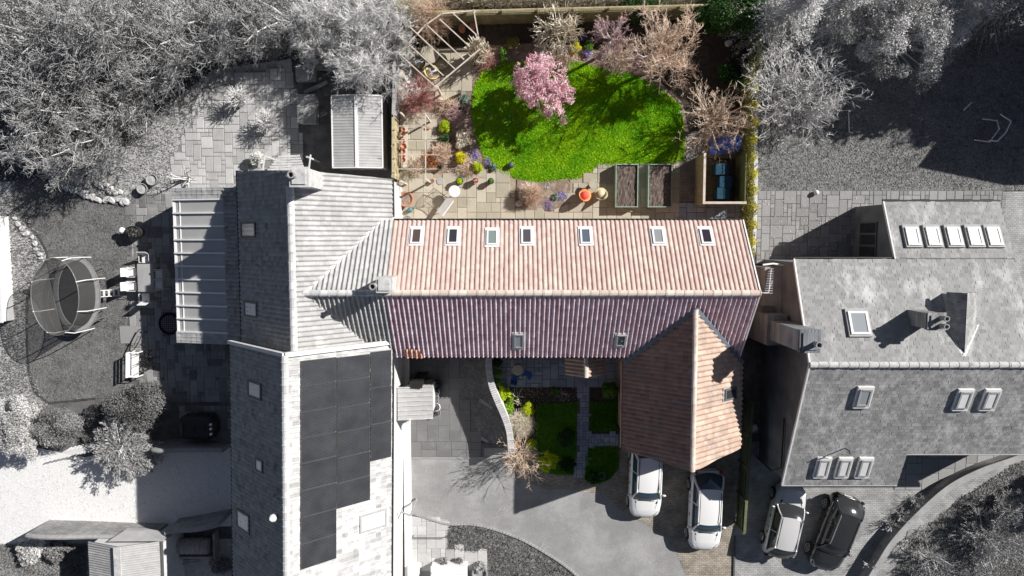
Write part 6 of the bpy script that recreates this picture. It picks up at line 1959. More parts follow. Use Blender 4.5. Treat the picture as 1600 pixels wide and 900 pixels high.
# ---------------------------------------------------------------- left garden things
# trampoline
c = V(121, 459, .85); o = thing('trampoline', 'oval trampoline with a dark mat and leaning safety net on the grey lawn', 'trampoline', (c.x, c.y, .03))
A_, B_ = 1.22, 1.98
def el(k, n, a, b_, z): t = 2 * pi * k / n; return (a * cos(t), b_ * sin(t), z)
NE = 48
b = MB(); b.tube([el(k, NE, A_, B_, .85) for k in range(NE)], .035, 8, closed=True); b.build('frame', M['alu'], o, False, False)
b = MB(); b.add([el(k, NE, A_ * .80, B_ * .88, .84) for k in range(NE)], [list(range(NE))]); b.build('mat', mat('tramp_mat', .055, .07, .8, 4), o, False, False)
b = MB(); b.add([el(k, NE, A_ * .80, B_ * .88, .865) for k in range(NE)] + [el(k, NE, A_ * 1.03, B_ * 1.03, .88) for k in range(NE)], [(k, (k + 1) % NE, NE + (k + 1) % NE, NE + k)[::-1] for k in range(NE)]); b.build('pad', M['pot_grey'], o, False, False)
M['net'] = veilmat('net', .10, .5)
b = MB(); b.add([el(k, NE, A_ * .82, B_ * .9, .88) for k in range(NE)] + [el(k, NE, A_ * .98, B_ * .98, 2.6) for k in range(NE)], [(k, (k + 1) % NE, NE + (k + 1) % NE, NE + k) for k in range(NE)]); b.build('net', M['net'], o, True, False)
b = MB(); b.tube([el(k, NE, A_ * .99, B_ * .99, 2.62) for k in range(NE)], .022, 6, closed=True); b.build('top_hoop', M['alu'], o, False, False)
for k in range(8):
    t = 2 * pi * (k + .5) / 8; x, y = cos(t), sin(t)
    b = MB(); b.tube([(A_ * 1.05 * x, B_ * 1.05 * y, .3), (A_ * 1.06 * x, B_ * 1.06 * y, 1.0), (A_ * 1.08 * x, B_ * 1.06 * y, 2.0), (A_ * .99 * x, B_ * .99 * y, 2.65)], .028, 6); b.build('pole', M['white_paint'], o, False, False)
for k in range(4):
    t = 2 * pi * (k + .5) / 4; x, y = cos(t), sin(t)
    b = MB(); b.tube([(A_ * x, B_ * y, .85), (A_ * x * 1.1, B_ * y * .95, .0), (A_ * x * .8, B_ * y * 1.1, .0), (A_ * x, B_ * y, .85)], .028, 6); b.build('leg', M['alu'], o, False, False)
b = MB()
for y in (-.17, .17): b.tube([(A_ * 1.0, y, .82), (A_ + .62, y, .02)], .022, 6)
for k in range(4): b.box(A_ + .12 + .15 * k, 0, .7 - .19 * k, .1, .34, .03)
b.build('ladder', M['lead_white'], o, False, False)
# dining set
def garden_chair(name, label, x, y, rz, m, group):
    o = thing(name, label, 'chair', (x, y, .06), rz, group)
    b = MB(); b.box(0, -.02, .44, .40, .42, .05); b.build('seat', m, o, world=False)
    b = MB(); b.add([(-.23, .2, .46), (.23, .2, .46), (.23, .34, .95), (-.23, .34, .95), (-.23, .23, .46), (.23, .23, .46), (.23, .37, .95), (-.23, .37, .95)], [(0, 1, 2, 3), (7, 6, 5, 4), (0, 4, 5, 1), (1, 5, 6, 2), (2, 6, 7, 3), (3, 7, 4, 0)]); b.build('backrest', m, o, world=False)
    for s in (-1, 1):
        b = MB(); b.tube([(s * .25, .24, .44), (s * .26, .22, .66), (s * .26, -.2, .66), (s * .25, -.22, .0)], .02, 6); b.build('armrest', m, o, world=False)
        b = MB(); b.tube([(s * .22, .22, .44), (s * .24, .3, 0)], .02, 6); b.build('leg', m, o, world=False)
    return o
p = V(228, 434, .74); TBX, TBY = p.x, p.y
o = thing('dining_table', 'pale rectangular garden dining table on the slab patio', 'table', (p.x, p.y, .06))
b = MB(); b.box(0, 0, .7, .84, 1.48, .05); b.build('tabletop', M['pot_grey'] if False else M['concrete'], o, world=False)
for sx in (-1, 1):
    for sy in (-1, 1): b = MB(); b.box(sx * .36, sy * .66, .34, .07, .07, .68); b.build('leg', M['concrete'], o, world=False)
CGp = 'chairs round the pale dining table'
for i, (px, py, rz, la) in enumerate(((228, 404, 0, 'garden chair at the end of the dining table nearest the black planter'), (228, 465, pi, 'garden chair at the end of the dining table nearest the metal hoop'),
        (207, 425, pi / 2, 'sunlit garden chair on the lawn side of the table, nearer the black planter'), (207, 447, pi / 2, 'sunlit garden chair on the lawn side of the table, nearer the metal hoop'),
        (250, 429, -pi / 2, 'shaded garden chair on the conservatory side of the table, nearer the black planter'), (250, 445, -pi / 2, 'shaded garden chair on the conservatory side of the table, nearer the metal hoop'))):
    q = V(px, py, .5); garden_chair('garden_chair', la, q.x, q.y, rz, M['lead_white'], CGp)
p = V(264, 506, .5); o = thing('fire_pit', 'round black fire pit with a wire grill on the shaded slabs', 'fire pit', (p.x, p.y, .05))
b = MB(); b.lathe([(.3, 0), (.55, .3), (.6, .36), (.62, .36), (.56, .28), (.25, .12)], n=24); b.build('bowl', M['black_plastic'], o, world=False)
b = MB()
for k in range(-4, 5): L_ = sqrt(max(.01, .45 ** 2 - (k * .1) ** 2)); b.bar((k * .1, -L_, .40), (k * .1, L_, .40), .018, .018); b.bar((-L_, k * .1, .41), (L_, k * .1, .41), .018, .018)
b.build('grill', M['alu'], o, world=False)
p = V(211, 363, .4); o = thing('planter', 'black glossy oval planter on the patio edge by the lawn', 'planter', (p.x, p.y, .04))
b = MB(); b.lathe([(.3, 0), (.42, .3), (.45, .55), (.4, .6), (.36, .5)], n=20, sx=1.05, sy=.75); b.build('bowl', M['black_plastic'], o, True, False)
link('leaves', leaf_mesh('leaves', [(0, 0, .6, .36, .25, .15)], 500, .06, M['leaf_dark'], 4), o)
p = V(194, 360, .3); b = MB(); b.lathe([(.04, 0), (.04, .4), (.16, .42), (.17, .5), (.1, .56)], p.x, p.y, .03, 12); tag(b.build('garden_lamp', M['white_paint']), 'small white garden lamp beside the black oval planter', 'lamp')
p = V(212, 532, .5); o = thing('metal_hoop', 'thin black metal hoop leaning beside the white bench', 'hoop', (p.x, p.y, .05))
b = MB(); b.tube([(cos(2 * pi * k / 28) * .38 + .32 * sin(2 * pi * k / 28), .62 * sin(2 * pi * k / 28), .45 + .4 * cos(2 * pi * k / 28)) for k in range(28)], .022, 6, closed=True)
b.tube([(-.3, -.3, .1), (.35, .3, .8)], .018, 6); b.tube([(.1, -.5, .1), (.5, -.2, .6)], .018, 6); b.build('ring', M['black_plastic'], o, world=False)
p = V(202, 523, .05); b = MB(); b.box(p.x, p.y, .04, 1.0, .95, .05, .03); tag(b.build('stepping_slab', M['slab_mid']), 'square grey slab laid on the lawn beside the metal hoop', 'slab')
p = V(208, 569, .45); o = thing('bench', 'white slatted garden bench facing away from the lawn', 'bench', (p.x, p.y, .04), radians(-3))
for k in range(4): b = MB(); b.box(-.02 + .1 * k, 0, .45, .085, 1.35, .03); b.build('slat', M['white_paint'], o, world=False)
for k in range(3): b = MB(); b.box(-.1 - .02 * k, 0, .58 + .12 * k, .03, 1.35, .09); b.build('slat', M['white_paint'], o, world=False)
for s in (-1, 1): b = MB(); b.tube([(-.1, s * .66, 0), (-.14, s * .66, .85)], .03, 6); b.tube([(.32, s * .66, 0), (.32, s * .66, .64), (-.12, s * .66, .66)], .03, 6); b.build('end_frame', M['white_paint'], o, world=False)
for i, (px, py, la) in enumerate(((228, 556, 'black folding chair with crossed frame beside the white bench, nearer the hoop'), (229, 571, 'black folding chair with crossed frame beside the white bench, nearer the dark shrub'))):
    p = V(px, py, .4); o = thing('folding_chair', la, 'chair', (p.x, p.y, .05), .25, 'black folding chairs by the white bench')
    b = MB()
    for s in (-1, 1): b.tube([(-.22, s * .2, 0), (.22, s * .2, .5)], .018, 6); b.tube([(.22, s * .2, 0), (-.22, s * .2, .85)], .018, 6)
    b.build('frame', M['black_plastic'], o, world=False)
    b = MB(); b.bar((-.2, -.2, .47), (.2, .2, .47), .05, .02); b.bar((-.2, .2, .47), (.2, -.2, .47), .05, .02)
    for s in (-1, 1): b.bar((-.22, s * .22, .46), (.22, s * .22, .46), .04, .02); b.bar((s * .22, -.22, .46), (s * .22, .22, .46), .04, .02)
    b.build('seat', M['black_plastic'], o, world=False)
# pots, chest, timber
for px, py, r, la in ((223, 295, .28, 'shallow round pot of soil on the gravel beside the stone edging'), (238, 281, .3, 'shallow round pot of soil on the gravel nearer the slab patio')):
    p = V(px, py, .25); o = thing('plant_pot', la, 'plant pot', (p.x, p.y, .02))
    b = MB(); b.lathe([(r * .75, 0), (r, .3), (r * 1.05, .34), (r * .9, .34), (r * .86, .27), (.01, .26)], n=18); b.build('pot', M['pot_grey'], o, True, False)
    b = MB(); b.lathe([(r * .86, .27), (.01, .29)], n=18); b.build('soil', M['bank'], o, world=False)
p = V(479, 170, .7); o = thing('storage_chest', 'plain grey storage chest beside the metal shed', 'chest', (p.x, p.y, .03))
b = MB(); b.box(0, 0, .33, .92, 1.42, .66); b.build('body', M['fence_grey'], o, world=False)
b = MB(); b.box(0, 0, .69, .98, 1.5, .06); b.build('lid', M['concrete'], o, world=False)
p = V(478, 116, .4); o = thing('crate', 'timber crate with a slack grey cover below the thicket', 'crate', (p.x, p.y, .02))
b = MB(); b.box(0, 0, .25, 1.0, .72, .5, .03); b.build('body', M['pot_grey'], o, world=False)
b = MB(); b.bar((.1, -.4, .53), (.3, .45, .55), .12, .03); b.bar((.28, -.38, .54), (.5, .4, .54), .1, .03); b.build('plank', M['fence_grey'], o, world=False)
for i in range(5):
    p = V(500, 93 + 3.6 * i, .3); b = MB(); b.box(p.x + random.gauss(0, .1), p.y, .12 + .08 * (i % 2), 2.3, .12, .06, random.gauss(0, .04))
    tag(b.build('plank', M['fence_grey']), '%s weathered plank of the five above the covered crate, counted from the thicket side' % ('first', 'second', 'third', 'fourth', 'fifth')[i], 'plank', 'planks above the covered crate')
p = V(490, 138, .2); b = MB(); b.tube([(p.x - .5, p.y - .2, .14), (p.x + .1, p.y + .05, .16), (p.x + .7, p.y + .35, .14)], [.1, .12, .09], 8); tag(b.build('log', M['fence_grey']), 'short crooked log lying between the crate and the storage chest', 'log')
b = MB(); a, c = V(-40, 246, 1.3), V(86, 243, 1.3); b.tube([a, c], .05, 8)
for q in (a, c): b.tube([(q.x, q.y, 0), tuple(q)], .05, 8)
tag(b.build('rail', M['lead_white']), 'pale horizontal pole rail at the foot of the thicket', 'rail')
p = V(-5, 420, .5); b = MB(); b.box(p.x, p.y, .45, .9, 5.6, .9); b.box(p.x, p.y, .93, 1.0, 5.7, .06); tag(b.build('cold_frame', M['lead_white']), 'long white topped cold frame at the picture edge beside the trampoline', 'cold frame')
# slatted screen at the drive
o = thing('slatted_screen', 'white slatted timber screen lying between shrubs at the white drive', 'screen', tuple(V(110, 705, 1.0)))
for k in range(11):
    p0, p1 = V(74 + 6.4 * k, 722 - 1.5 * k, .34), V(112 + 6.4 * k, 699 - 1.5 * k, .36)
    b = MB(); b.bar(p0, p1, .055, .04); b.build('slat', M['white_paint'], o)
b = MB(); b.bar(V(84, 717, .29), V(148, 703, .29), .05, .05); b.bar(V(106, 703, .31), V(172, 688, .31), .05, .05)
for px, py in ((80, 719), (140, 703), (110, 702), (165, 688)): q = V(px, py, .3); b.tube([(q.x, q.y, 0), (q.x, q.y, .3)], .04, 6)
b.build('frame', M['white_paint'], o)
# stone edgings
def edging(label, pts, r, n, seed):
    P = px_path(pts, .1, 10); o = thing('stone_edging', label, 'stone edging', (P[0].x, P[0].y, 0))
    R = random.Random(seed); mes = [stone_mb(1, .8, seed + k).mesh('edging_stone', M['chimney_x']) for k in range(4)]
    for i in range(n):
        q = P[int(i * (len(P) - 1) / (n - 1))]; s = r * R.uniform(.7, 1.3)
        link('stone', R.choice(mes), o, Vector((q.x + R.gauss(0, .04), q.y + R.gauss(0, .04), 0.02)) - o.location, (0, 0, R.uniform(0, 6)), (s, s * R.uniform(.7, 1), s))
edging('row of pale rocks between the grey lawn and the gravel bank', [(88, 284), (110, 295), (130, 302), (150, 312), (172, 314), (196, 316)], .19, 19, 50)
edging('broken row of pale stones along the verge side of the grey lawn', [(23, 343), (36, 358), (48, 372), (58, 388), (62, 402)], .17, 9, 60)
edging('scattered white rocks on the gravel bank', [(120, 280), (150, 290), (168, 292), (178, 300), (186, 302)], .22, 7, 70)

# ---------------------------------------------------------------- yard by the white house
for i, (px, py, r, la, m) in enumerate(((682, 600, .26, 'dark round pot at the head of the pot row beside the ribbed porch', 'black_plastic'), (681, 612, .2, 'grey pot second in the row beside the ribbed porch', 'pot_grey'), (680, 620, .2, 'grey pot third in the row beside the ribbed porch', 'pot_grey'), (680, 628, .19, 'grey pot fourth in the row beside the ribbed porch', 'pot_grey'), (681, 636, .24, 'white rimmed pot near the foot of the porch pot row', 'white_paint'), (683, 645, .2, 'small dark pot at the foot of the porch pot row', 'pot_grey'))):
    p = V(px, py, .35); o = thing('plant_pot', la, 'plant pot', (p.x, p.y, .04), 0, 'pots beside the ribbed porch')
    b = MB(); b.lathe([(r * .7, 0), (r, .35), (r * 1.1, .38), (r * .88, .38), (r * .8, .3), (.01, .3)], n=16); b.build('pot', M[m], o, True, False)
    link('leaves', leaf_mesh('leaves', [(0, 0, .38, r * .7, r * .7, .1)], 160, .045, M['leaf_dark'], i), o)
p = V(702, 893, .6); o = thing('trough', 'long white trough planter standing on the front patio', 'planter', (p.x, p.y, .05))
b = MB(); b.box(0, 0, .3, 1.95, .62, .6); b.build('body', M['white_paint'], o, world=False)
b = MB(); b.box(0, 0, .62, 2.02, .68, .05); b.box(0, -.03, .66, 1.9, .1, .04); b.build('rim', M['white_paint'], o, world=False)
p = V(646, 892, .5); b = MB(); b.box(p.x, p.y, .3, .6, .55, .6); tag(b.build('box_planter', M['white_paint']), 'square white box planter against the white house wall', 'planter')
p = V(750, 893, .4); b = MB(); b.lathe([(.3, 0), (.42, .4), (.45, .46), (.36, .46), (.3, .3)], p.x, p.y - .1, .04, 18); tag(b.build('plant_pot', M['pot_grey']), 'large round pot at the corner of the front patio', 'plant pot')
b = MB(); p, q = V(645, 840, .3), V(698, 840, .3); b.tube([p, q], .025, 6); b.tube([(p.x, p.y, 0), tuple(p)], .025, 6); b.tube([(q.x, q.y, 0), tuple(q)], .025, 6); tag(b.build('hand_rail', M['dark_frame']), 'thin dark rail across the front patio slabs', 'rail')
p = V(852, 856, .02); b = MB(); b.box(p.x, p.y, .016, .62, .34, .02, radians(-28)); tag(b.build('drain_cover', M['pot_grey']), 'rectangular drain cover set in the drive near the lawn kerb', 'drain cover')
p = V(774, 735, .02); b = MB(); b.lathe([(.11, 0), (.11, .02)], p.x, p.y, .014, 14); tag(b.build('drain_cover', M['dark_frame']), 'small round dark drain cover in the drive beside the beige shrub', 'drain cover')
for px, py, rz, la in ((759, 631, -.6, 'pale worn mark strip on the cobbles nearer the barn'), (752, 684, -.55, 'pale worn mark strip on the cobbles nearer the apron')):
    p = V(px, py, .03); b = MB(); b.box(p.x, p.y, .03, .85, .16, .02, rz); tag(b.build('drain_channel', M['pot_grey']), la.replace('worn mark strip', 'stone drain strip'), 'drain strip')
# front patio of the barn
p = V(809, 578, .72); o = thing('round_table', 'small round stone-topped table on the shaded front patio', 'table', (p.x, p.y, .06))
b = MB(); b.lathe([(.27, .68), (.29, .7), (.29, .73), (.26, .74)], n=24); b.build('tabletop', mat('tt', (.46, .42, .30), (.58, .53, .40), .8, 8), o, world=False)
b = MB(); b.lathe([(.2, 0), (.03, .05), (.03, .68)], n=10); b.build('leg', M['black_plastic'], o, world=False)
M['blue_chair'] = mat('blue_chair', (.04, .10, .32), (.06, .14, .40), .5, 3)
for i, (px, py, rz, la) in enumerate(((804, 591, 2.9, 'blue metal chair at the round table on the side towards the garden path'), (823, 584, -2.0, 'blue metal chair at the round table on the side towards the porch'))):
    q = V(px, py, .45); garden_chair('metal_chair', la, q.x, q.y, rz, M['blue_chair'], 'blue chairs at the round table').scale = (.75, .75, .9)
for px, py, r, la in ((777, 566, .3, 'large round pot in the shade at the top of the curved wall'), (778, 583, .25, 'middle pot with green leaves beside the curved wall'), (779, 597, .22, 'small pot with green leaves beside the curved wall')):
    p = V(px, py, .4); o = thing('plant_pot', la, 'plant pot', (p.x, p.y, .06))
    b = MB(); b.lathe([(r * .75, 0), (r, .4), (r * 1.08, .43), (r * .86, .43), (r * .8, .34), (.01, .34)], n=16); b.build('pot', M['pot_grey'], o, True, False)
    link('leaves', leaf_mesh('leaves', [(0, 0, .45, r * .9, r * .9, .15)], 400, .05, M['leaf_mid' if py > 570 else 'leaf_green'], 8), o)
p = V(940, 743, .05); b = MB(); b.tube([(p.x + .19 * cos(2 * pi * k / 24), p.y + .19 * sin(2 * pi * k / 24), .09) for k in range(24)], .022, 6, closed=True); tag(b.build('metal_ring', M['alu']), 'thin pale metal ring lying on the small front lawn', 'ring')
p = V(1177, 672, .6); o = thing('recycling_box', 'small pale box standing in the dark side passage', 'box', (p.x, p.y, .02), .2)
b = MB(); b.box(0, 0, .25, .5, .4, .5); b.build('body', M['pot_grey'], o, world=False); b = MB(); b.box(0, .05, .52, .52, .3, .03, .3); b.build('lid', M['white_paint'], o, world=False)
# ---------------------------------------------------------------- pergola
M['timber_pale'] = mat('timber_pale', (.52, .44, .36), (.70, .62, .54), .9, 4, .2, 30, fine=.15)
M['rattan'] = mat('rattan', (.50, .38, .16), (.68, .56, .30), .8, 30, .4, 60)
PH = 2.3
pg = thing('pergola', 'pale timber pergola with diagonal rafters over the corner terrace', 'pergola', tuple(V(690, 80, 0)))
def prail(name, a, c, w=.05, h=.1, z=PH):
    b = MB(); b.bar(V(a[0], a[1], z), V(c[0], c[1], z), w, h); b.build(name, M['timber_pale'], pg)
for a, c in (((623, 83), (684, 139)), ((623, 55), (693, 118)), ((634, 36), (711, 108)), ((668, 40), (725, 93)), ((687, 30), (734, 73)), ((707, 20), (745, 55))): prail('rafter', a, c, z=PH + .1)
for a, c in (((688, 22), (741, 17)), ((740, 15), (747, 54)), ((681, 135), (750, 77)), ((624, 84), (664, 40)), ((622, 52), (640, 30)), ((664, 40), (690, 22))): prail('beam', a, c, .055, .12)
for px, py in ((741, 17), (747, 60), (682, 134), (624, 84), (664, 40)):
    q = V(px, py, PH); b = MB(); b.box(q.x, q.y, PH / 2, .1, .1, PH); b.build('post', M['timber_pale'], pg)
def armchair(name, label, px, py, r, m, rz, group=None):
    p = V(px, py, .5); o = thing(name, label, 'chair', (p.x, p.y, .06), rz, group)
    n = 22; vs = []; fs = []
    for rr, z in ((r * .7, .0), (r * .85, .32), (r, .66), (r * .95, .68), (r * .74, .40)):
        for j in range(n):
            t = 2 * pi * j / n; k = 1 if z < .4 else (.55 + .45 * max(0, -cos(t))) if rr != r * .74 else 1
            vs.append((cos(t) * rr, sin(t) * rr, z * k + (0 if z < .4 or rr == r * .74 else .16 * max(0, -cos(t)))))
    for i in range(4):
        for j in range(n): fs.append((i * n + j, i * n + (j + 1) % n, (i + 1) * n + (j + 1) % n, (i + 1) * n + j))
    fs.append(list(range(4 * n, 5 * n)))
    b = MB(); b.add(vs, fs); b.build('shell', m, o, True, False)
    b = MB(); b.lathe([(.01, .38), (r * .66, .38), (r * .64, .46), (.01, .48)], n=18); b.build('cushion', M['chimney_x'] if m is M['rattan'] else m, o, True, False)
    return o
armchair('rattan_chair', 'golden rattan tub chair under the pergola', 675, 113, .40, M['rattan'], .8, 'rattan seats under the pergola')
armchair('rattan_chair', 'olive rattan tub chair beyond the pergola table', 690, 97, .36, mat('rattan_olive', (.30, .29, .18), (.44, .42, .28), .85, 30, .3, 60), -2.2, 'rattan seats under the pergola')
armchair('rattan_chair', 'dark shaded rattan chair nearest the boundary fence under the pergola', 656, 101, .36, mat('rattan_dark', (.22, .20, .12), (.34, .31, .2), .85, 30, .3, 60), 2.6, 'rattan seats under the pergola')
p = V(672, 86, .5); o = thing('garden_table', 'round grey stone table under the pergola rafters', 'table', (p.x, p.y, .06))
b = MB(); b.lathe([(.46, .62), (.48, .64), (.48, .68), (.45, .69)], n=24); b.build('tabletop', M['slab_sand'], o, world=False)
b = MB(); b.lathe([(.25, 0), (.1, .1), (.1, .6), (.2, .63)], n=12); b.build('leg', M['pot_grey'], o, world=False)
p = V(645, 82, .4); o = thing('garden_bench', 'flat timber bench along the terrace edge under the pergola', 'bench', (p.x, p.y, .06), -.05)
for k in range(3): b = MB(); b.box(0, -.16 + .16 * k, .42, 1.2, .14, .04); b.build('slat', M['timber_pale'], o, world=False)
for s in (-1, 1): b = MB(); b.box(s * .5, 0, .2, .08, .4, .4); b.build('leg', M['timber_pale'], o, world=False)
for i, (px, py, r, la) in enumerate(((722, 45, .2, 'terracotta jar in the shade of the back fence, nearer the pergola'), (739, 42, .17, 'dark terracotta pot in the shade under the pergola end beam'))):
    p = V(px, py, .35); b = MB(); b.lathe([(r * .7, 0), (r, .4), (r * .8, .52), (r * .9, .56), (r * .6, .56)], p.x, p.y, .02, 16); tag(b.build('terracotta_pot', M['terracotta']), la, 'plant pot')
for px, py, la in ((741, 99, 'small dark jar at the terrace edge with a round shadow'), (718, 144, 'tall dark jar at the terrace end beside the silver-blue plant')):
    p = V(px, py, .5); b = MB(); b.lathe([(.07, 0), (.1, .3), (.08, .55), (.1, .6), (.05, .6)], p.x, p.y, .05, 14); tag(b.build('garden_jar', M['dark_frame']), la, 'jar')
p = V(640, 132, .3); b = MB(); b.bar((p.x - .25, p.y + .45, .12), (p.x + .35, p.y - .35, .14), .18, .08); tag(b.build('pale_log', M['lead_white']), 'pale split log lying by the red acer', 'log')
# timber and wire arbour frame
af = thing('arbour_frame', 'slender timber frame with cross rails over the slab strip by the fence', 'arbour', tuple(V(650, 225, 0)))
AH = 2.0
for py in (197, 220, 242, 264):
    b = MB(); b.bar(V(622, py, AH), V(683, py, AH), .035, .05); b.build('rail', M['timber_pale'], af)
b = MB(); b.bar(V(665, 176, AH), V(665, 283, AH), .05, .05); b.build('long_rail', M['timber_pale'], af)
for px, py in ((665, 180), (665, 280), (626, 283), (626, 176)):
    q = V(px, py, AH); b = MB(); b.box(q.x, q.y, AH / 2, .08, .08, AH); b.build('post', M['timber_pale'], af)
b = MB(); b.bar(V(634, 195, .5), V(633, 262, .5), .22, .04)
for py in (197, 228, 260): q = V(633, py, .5); b.box(q.x, q.y, .25, .2, .05, .5)
tag(b.build('pot_shelf', M['timber_pale']), 'narrow shelf along the boundary fence holding small terracotta pots', 'shelf')
TP = 'terracotta pots along the boundary fence'
words_ = ['first', 'second', 'third', 'fourth', 'fifth', 'sixth', 'seventh']
for i, (py, r) in enumerate(((203, .1), (209, .12), (221, .1), (229, .16), (237, .11), (244, .09), (250, .11))):
    p = V(631, py, .6); o = thing('terracotta_pot', '%s terracotta pot from the pergola end of the row on the narrow shelf' % words_[i], 'plant pot', (p.x, p.y, .52), 0, TP)
    b = MB(); b.lathe([(r * .65, 0), (r, .2), (r * 1.12, .21), (r * 1.12, .26), (r * .9, .26), (r * .8, .18), (.01, .18)], n=14); b.build('pot', M['terracotta'], o, True, False)
p = V(668, 200, .2); b = MB(); b.box(p.x, p.y, .1, .2, .1, .1); tag(b.build('brick', M['terracotta']), 'single red brick lying on the slab strip under the timber frame', 'brick')
p = V(687, 262, .2); b = MB(); b.lathe([(.1, 0), (.15, .2), (.16, .24), (.1, .24), (.08, .15)], p.x, p.y, .05, 14); tag(b.build('terracotta_pot', M['bark_dark']), 'dark brown pot in the bed beside the orange shrub', 'plant pot')
# patio things
def pot(la, px, py, r, h, m, lm=None, n=400, group=None):
    p = V(px, py, h); o = thing('plant_pot', la, 'plant pot', (p.x, p.y, .06), 0, group)
    b = MB(); b.lathe([(r * .72, 0), (r * .95, h * .85), (r * 1.06, h * .88), (r * 1.06, h), (r * .86, h), (r * .8, h * .82), (.01, h * .8)], n=20); b.build('pot', m, o, True, False)
    b = MB(); b.lathe([(r * .82, h * .83), (.01, h * .86)], n=20); b.build('soil', M['soil'], o, world=False)
    if lm: link('leaves', leaf_mesh('leaves', [(0, 0, h * 1.0, r * .75, r * .75, .12)], n, .04, lm, int(px)), o)
    return o
M['glaze_green'] = mat('glaze_green', (.03, .09, .06), (.05, .14, .09), .4, 5)
pot('green glazed pot with fresh leaves on the sunny patio, nearest the white table', 718, 283, .2, .42, M['glaze_green'], M['leaf_lime'])
pot('pinkish clay pot between two green pots on the sunny patio', 743, 282, .18, .36, mat('clay_pink', (.50, .33, .27), (.60, .42, .35), .9, 6), M['twig_pink'], 200)
pot('small green pot nearest the lawn on the sunny patio', 767, 283, .16, .38, M['glaze_green'], M['leaf_mid'])
pot('small brown clay pot by the edge of the flower bed', 675, 283, .12, .2, M['terracotta'], None)
pot('large shallow terracotta bowl of soil against the cottage corner', 634, 311, .40, .4, M['terracotta'], None)
p = V(688, 283, .05); b = MB(); b.lathe([(.18, 0), (.2, .02), (.19, .035)], p.x, p.y, .06, 20); tag(b.build('round_slab', M['joint_light']), 'pale round stone disc beside the small brown pot', 'stone disc')
p = V(640, 328, .3); o = thing('watering_can', 'blue-green watering can next to the large terracotta bowl', 'watering can', (p.x, p.y, .06), .4)
M['can'] = mat('can', (.04, .16, .17), (.08, .24, .25), .4, 4)
b = MB(); b.lathe([(.11, 0), (.12, .22), (.08, .26)], n=14); b.build('body', M['can'], o, True, False)
b = MB(); b.tube([(.1, 0, .06), (.25, 0, .2), (.32, 0, .3)], [.025, .02, .03], 8); b.build('spout', M['can'], o, world=False)
b = MB(); b.tube([(-.1, 0, .06), (-.2, 0, .18), (-.1, 0, .32), (.03, 0, .26)], .014, 6); b.build('handle', M['can'], o, world=False)
p = V(637, 342, .1); b = MB(); b.tube([(p.x + .16 * cos(2 * pi * k / 20), p.y + .16 * sin(2 * pi * k / 20), .09) for k in range(20)], .035, 6, closed=True); b.tube([(p.x + .08 * cos(2 * pi * k / 20), p.y + .08 * sin(2 * pi * k / 20), .09) for k in range(20)], .03, 6, closed=True); tag(b.build('hose_coil', M['pot_grey']), 'coiled grey hose on the patio by the barn eave', 'hose')
p = V(710, 299, .7); o = thing('round_table', 'small round white table on the sunny sandstone patio', 'table', (p.x, p.y, .06))
b = MB(); b.lathe([(.29, .62), (.31, .64), (.31, .67), (.28, .68)], n=28); b.build('tabletop', M['white_paint'], o, world=False)
for k in range(3): t = k * 2.1; b = MB(); b.tube([(.12 * cos(t), .12 * sin(t), .62), (.22 * cos(t), .22 * sin(t), 0)], .016, 6); b.build('leg', M['white_paint'], o, world=False)
# lounger: wire seat with white cushion
p = V(690, 318, .4); o = thing('lounge_chair', 'slatted metal lounge chair with a white cushion on the sunny patio', 'lounger', (p.x, p.y, .06), radians(-36))
M['metal_olive'] = mat('metal_olive', (.16, .14, .09), (.24, .21, .15), .6, 5)
for k in range(9):
    b = MB(); xx = -.75 + .1 * k; zz = .36 + .02 * abs(k - 4); b.tube([(xx, -.42, zz), (xx, 0, zz - .04), (xx, .42, zz)], .012, 5); b.build('slat', M['metal_olive'], o, world=False)
b = MB()
for s in (-1, 1): b.tube([(-.8, s * .43, .44), (-.4, s * .43, .36), (.12, s * .43, .40), (.45, s * .43, .70)], .018, 6); b.tube([(-.6, s * .43, .38), (-.65, s * .43, 0)], .016, 6); b.tube([(.1, s * .43, .4), (.2, s * .43, 0)], .016, 6)
b.tube([(-.8, -.43, .44), (-.85, 0, .46), (-.8, .43, .44)], .016, 6)
b.build('frame', M['metal_olive'], o, world=False)
b = MB(); b.add([(.08, -.5, .44), (.50, -.5, .74), (.50, .5, .74), (.08, .5, .44), (.05, -.5, .48), (.46, -.5, .80), (.46, .5, .80), (.05, .5, .48)], [(3, 2, 1, 0), (4, 5, 6, 7), (0, 1, 5, 4), (1, 2, 6, 5), (2, 3, 7, 6), (3, 0, 4, 7)]); b.build('cushion', M['white_paint'], o, world=False)
p = V(677, 343, .1); b = MB(); b.box(p.x, p.y, .075, .45, .14, .03); tag(b.build('door_mat', M['white_paint']), 'narrow white mat against the barn wall under the eave', 'mat')
# red chair group
M['red_fabric'] = mat('red_fabric', (.66, .06, .05), (.78, .14, .10), .7, 6)
armchair('red_chair', 'red tub chair with an orange cushion on the patio', 914, 305, .34, M['red_fabric'], 1.0).children[1].data.materials[0] = mat('cushion_orange', (.72, .24, .08), (.80, .34, .14), .8, 8)
armchair('rattan_chair', 'straw coloured rattan tub chair next to the red chair', 939, 303, .34, mat('straw', (.56, .47, .28), (.70, .61, .42), .85, 30, .3, 60), 2.2)
p = V(927, 288, .5); o = thing('side_table', 'little round glass table behind the red chair', 'table', (p.x, p.y, .06))
b = MB(); b.tube([(.22 * cos(2 * pi * k / 24), .22 * sin(2 * pi * k / 24), .5) for k in range(24)], .018, 6, closed=True); b.build('rim', M['rattan'], o, world=False)
b = MB(); b.lathe([(.2, .49), (.2, .505)], n=24); b.build('tabletop', mat('glass_top', (.40, .40, .33), (.46, .46, .38), .1, 3), o, world=False)
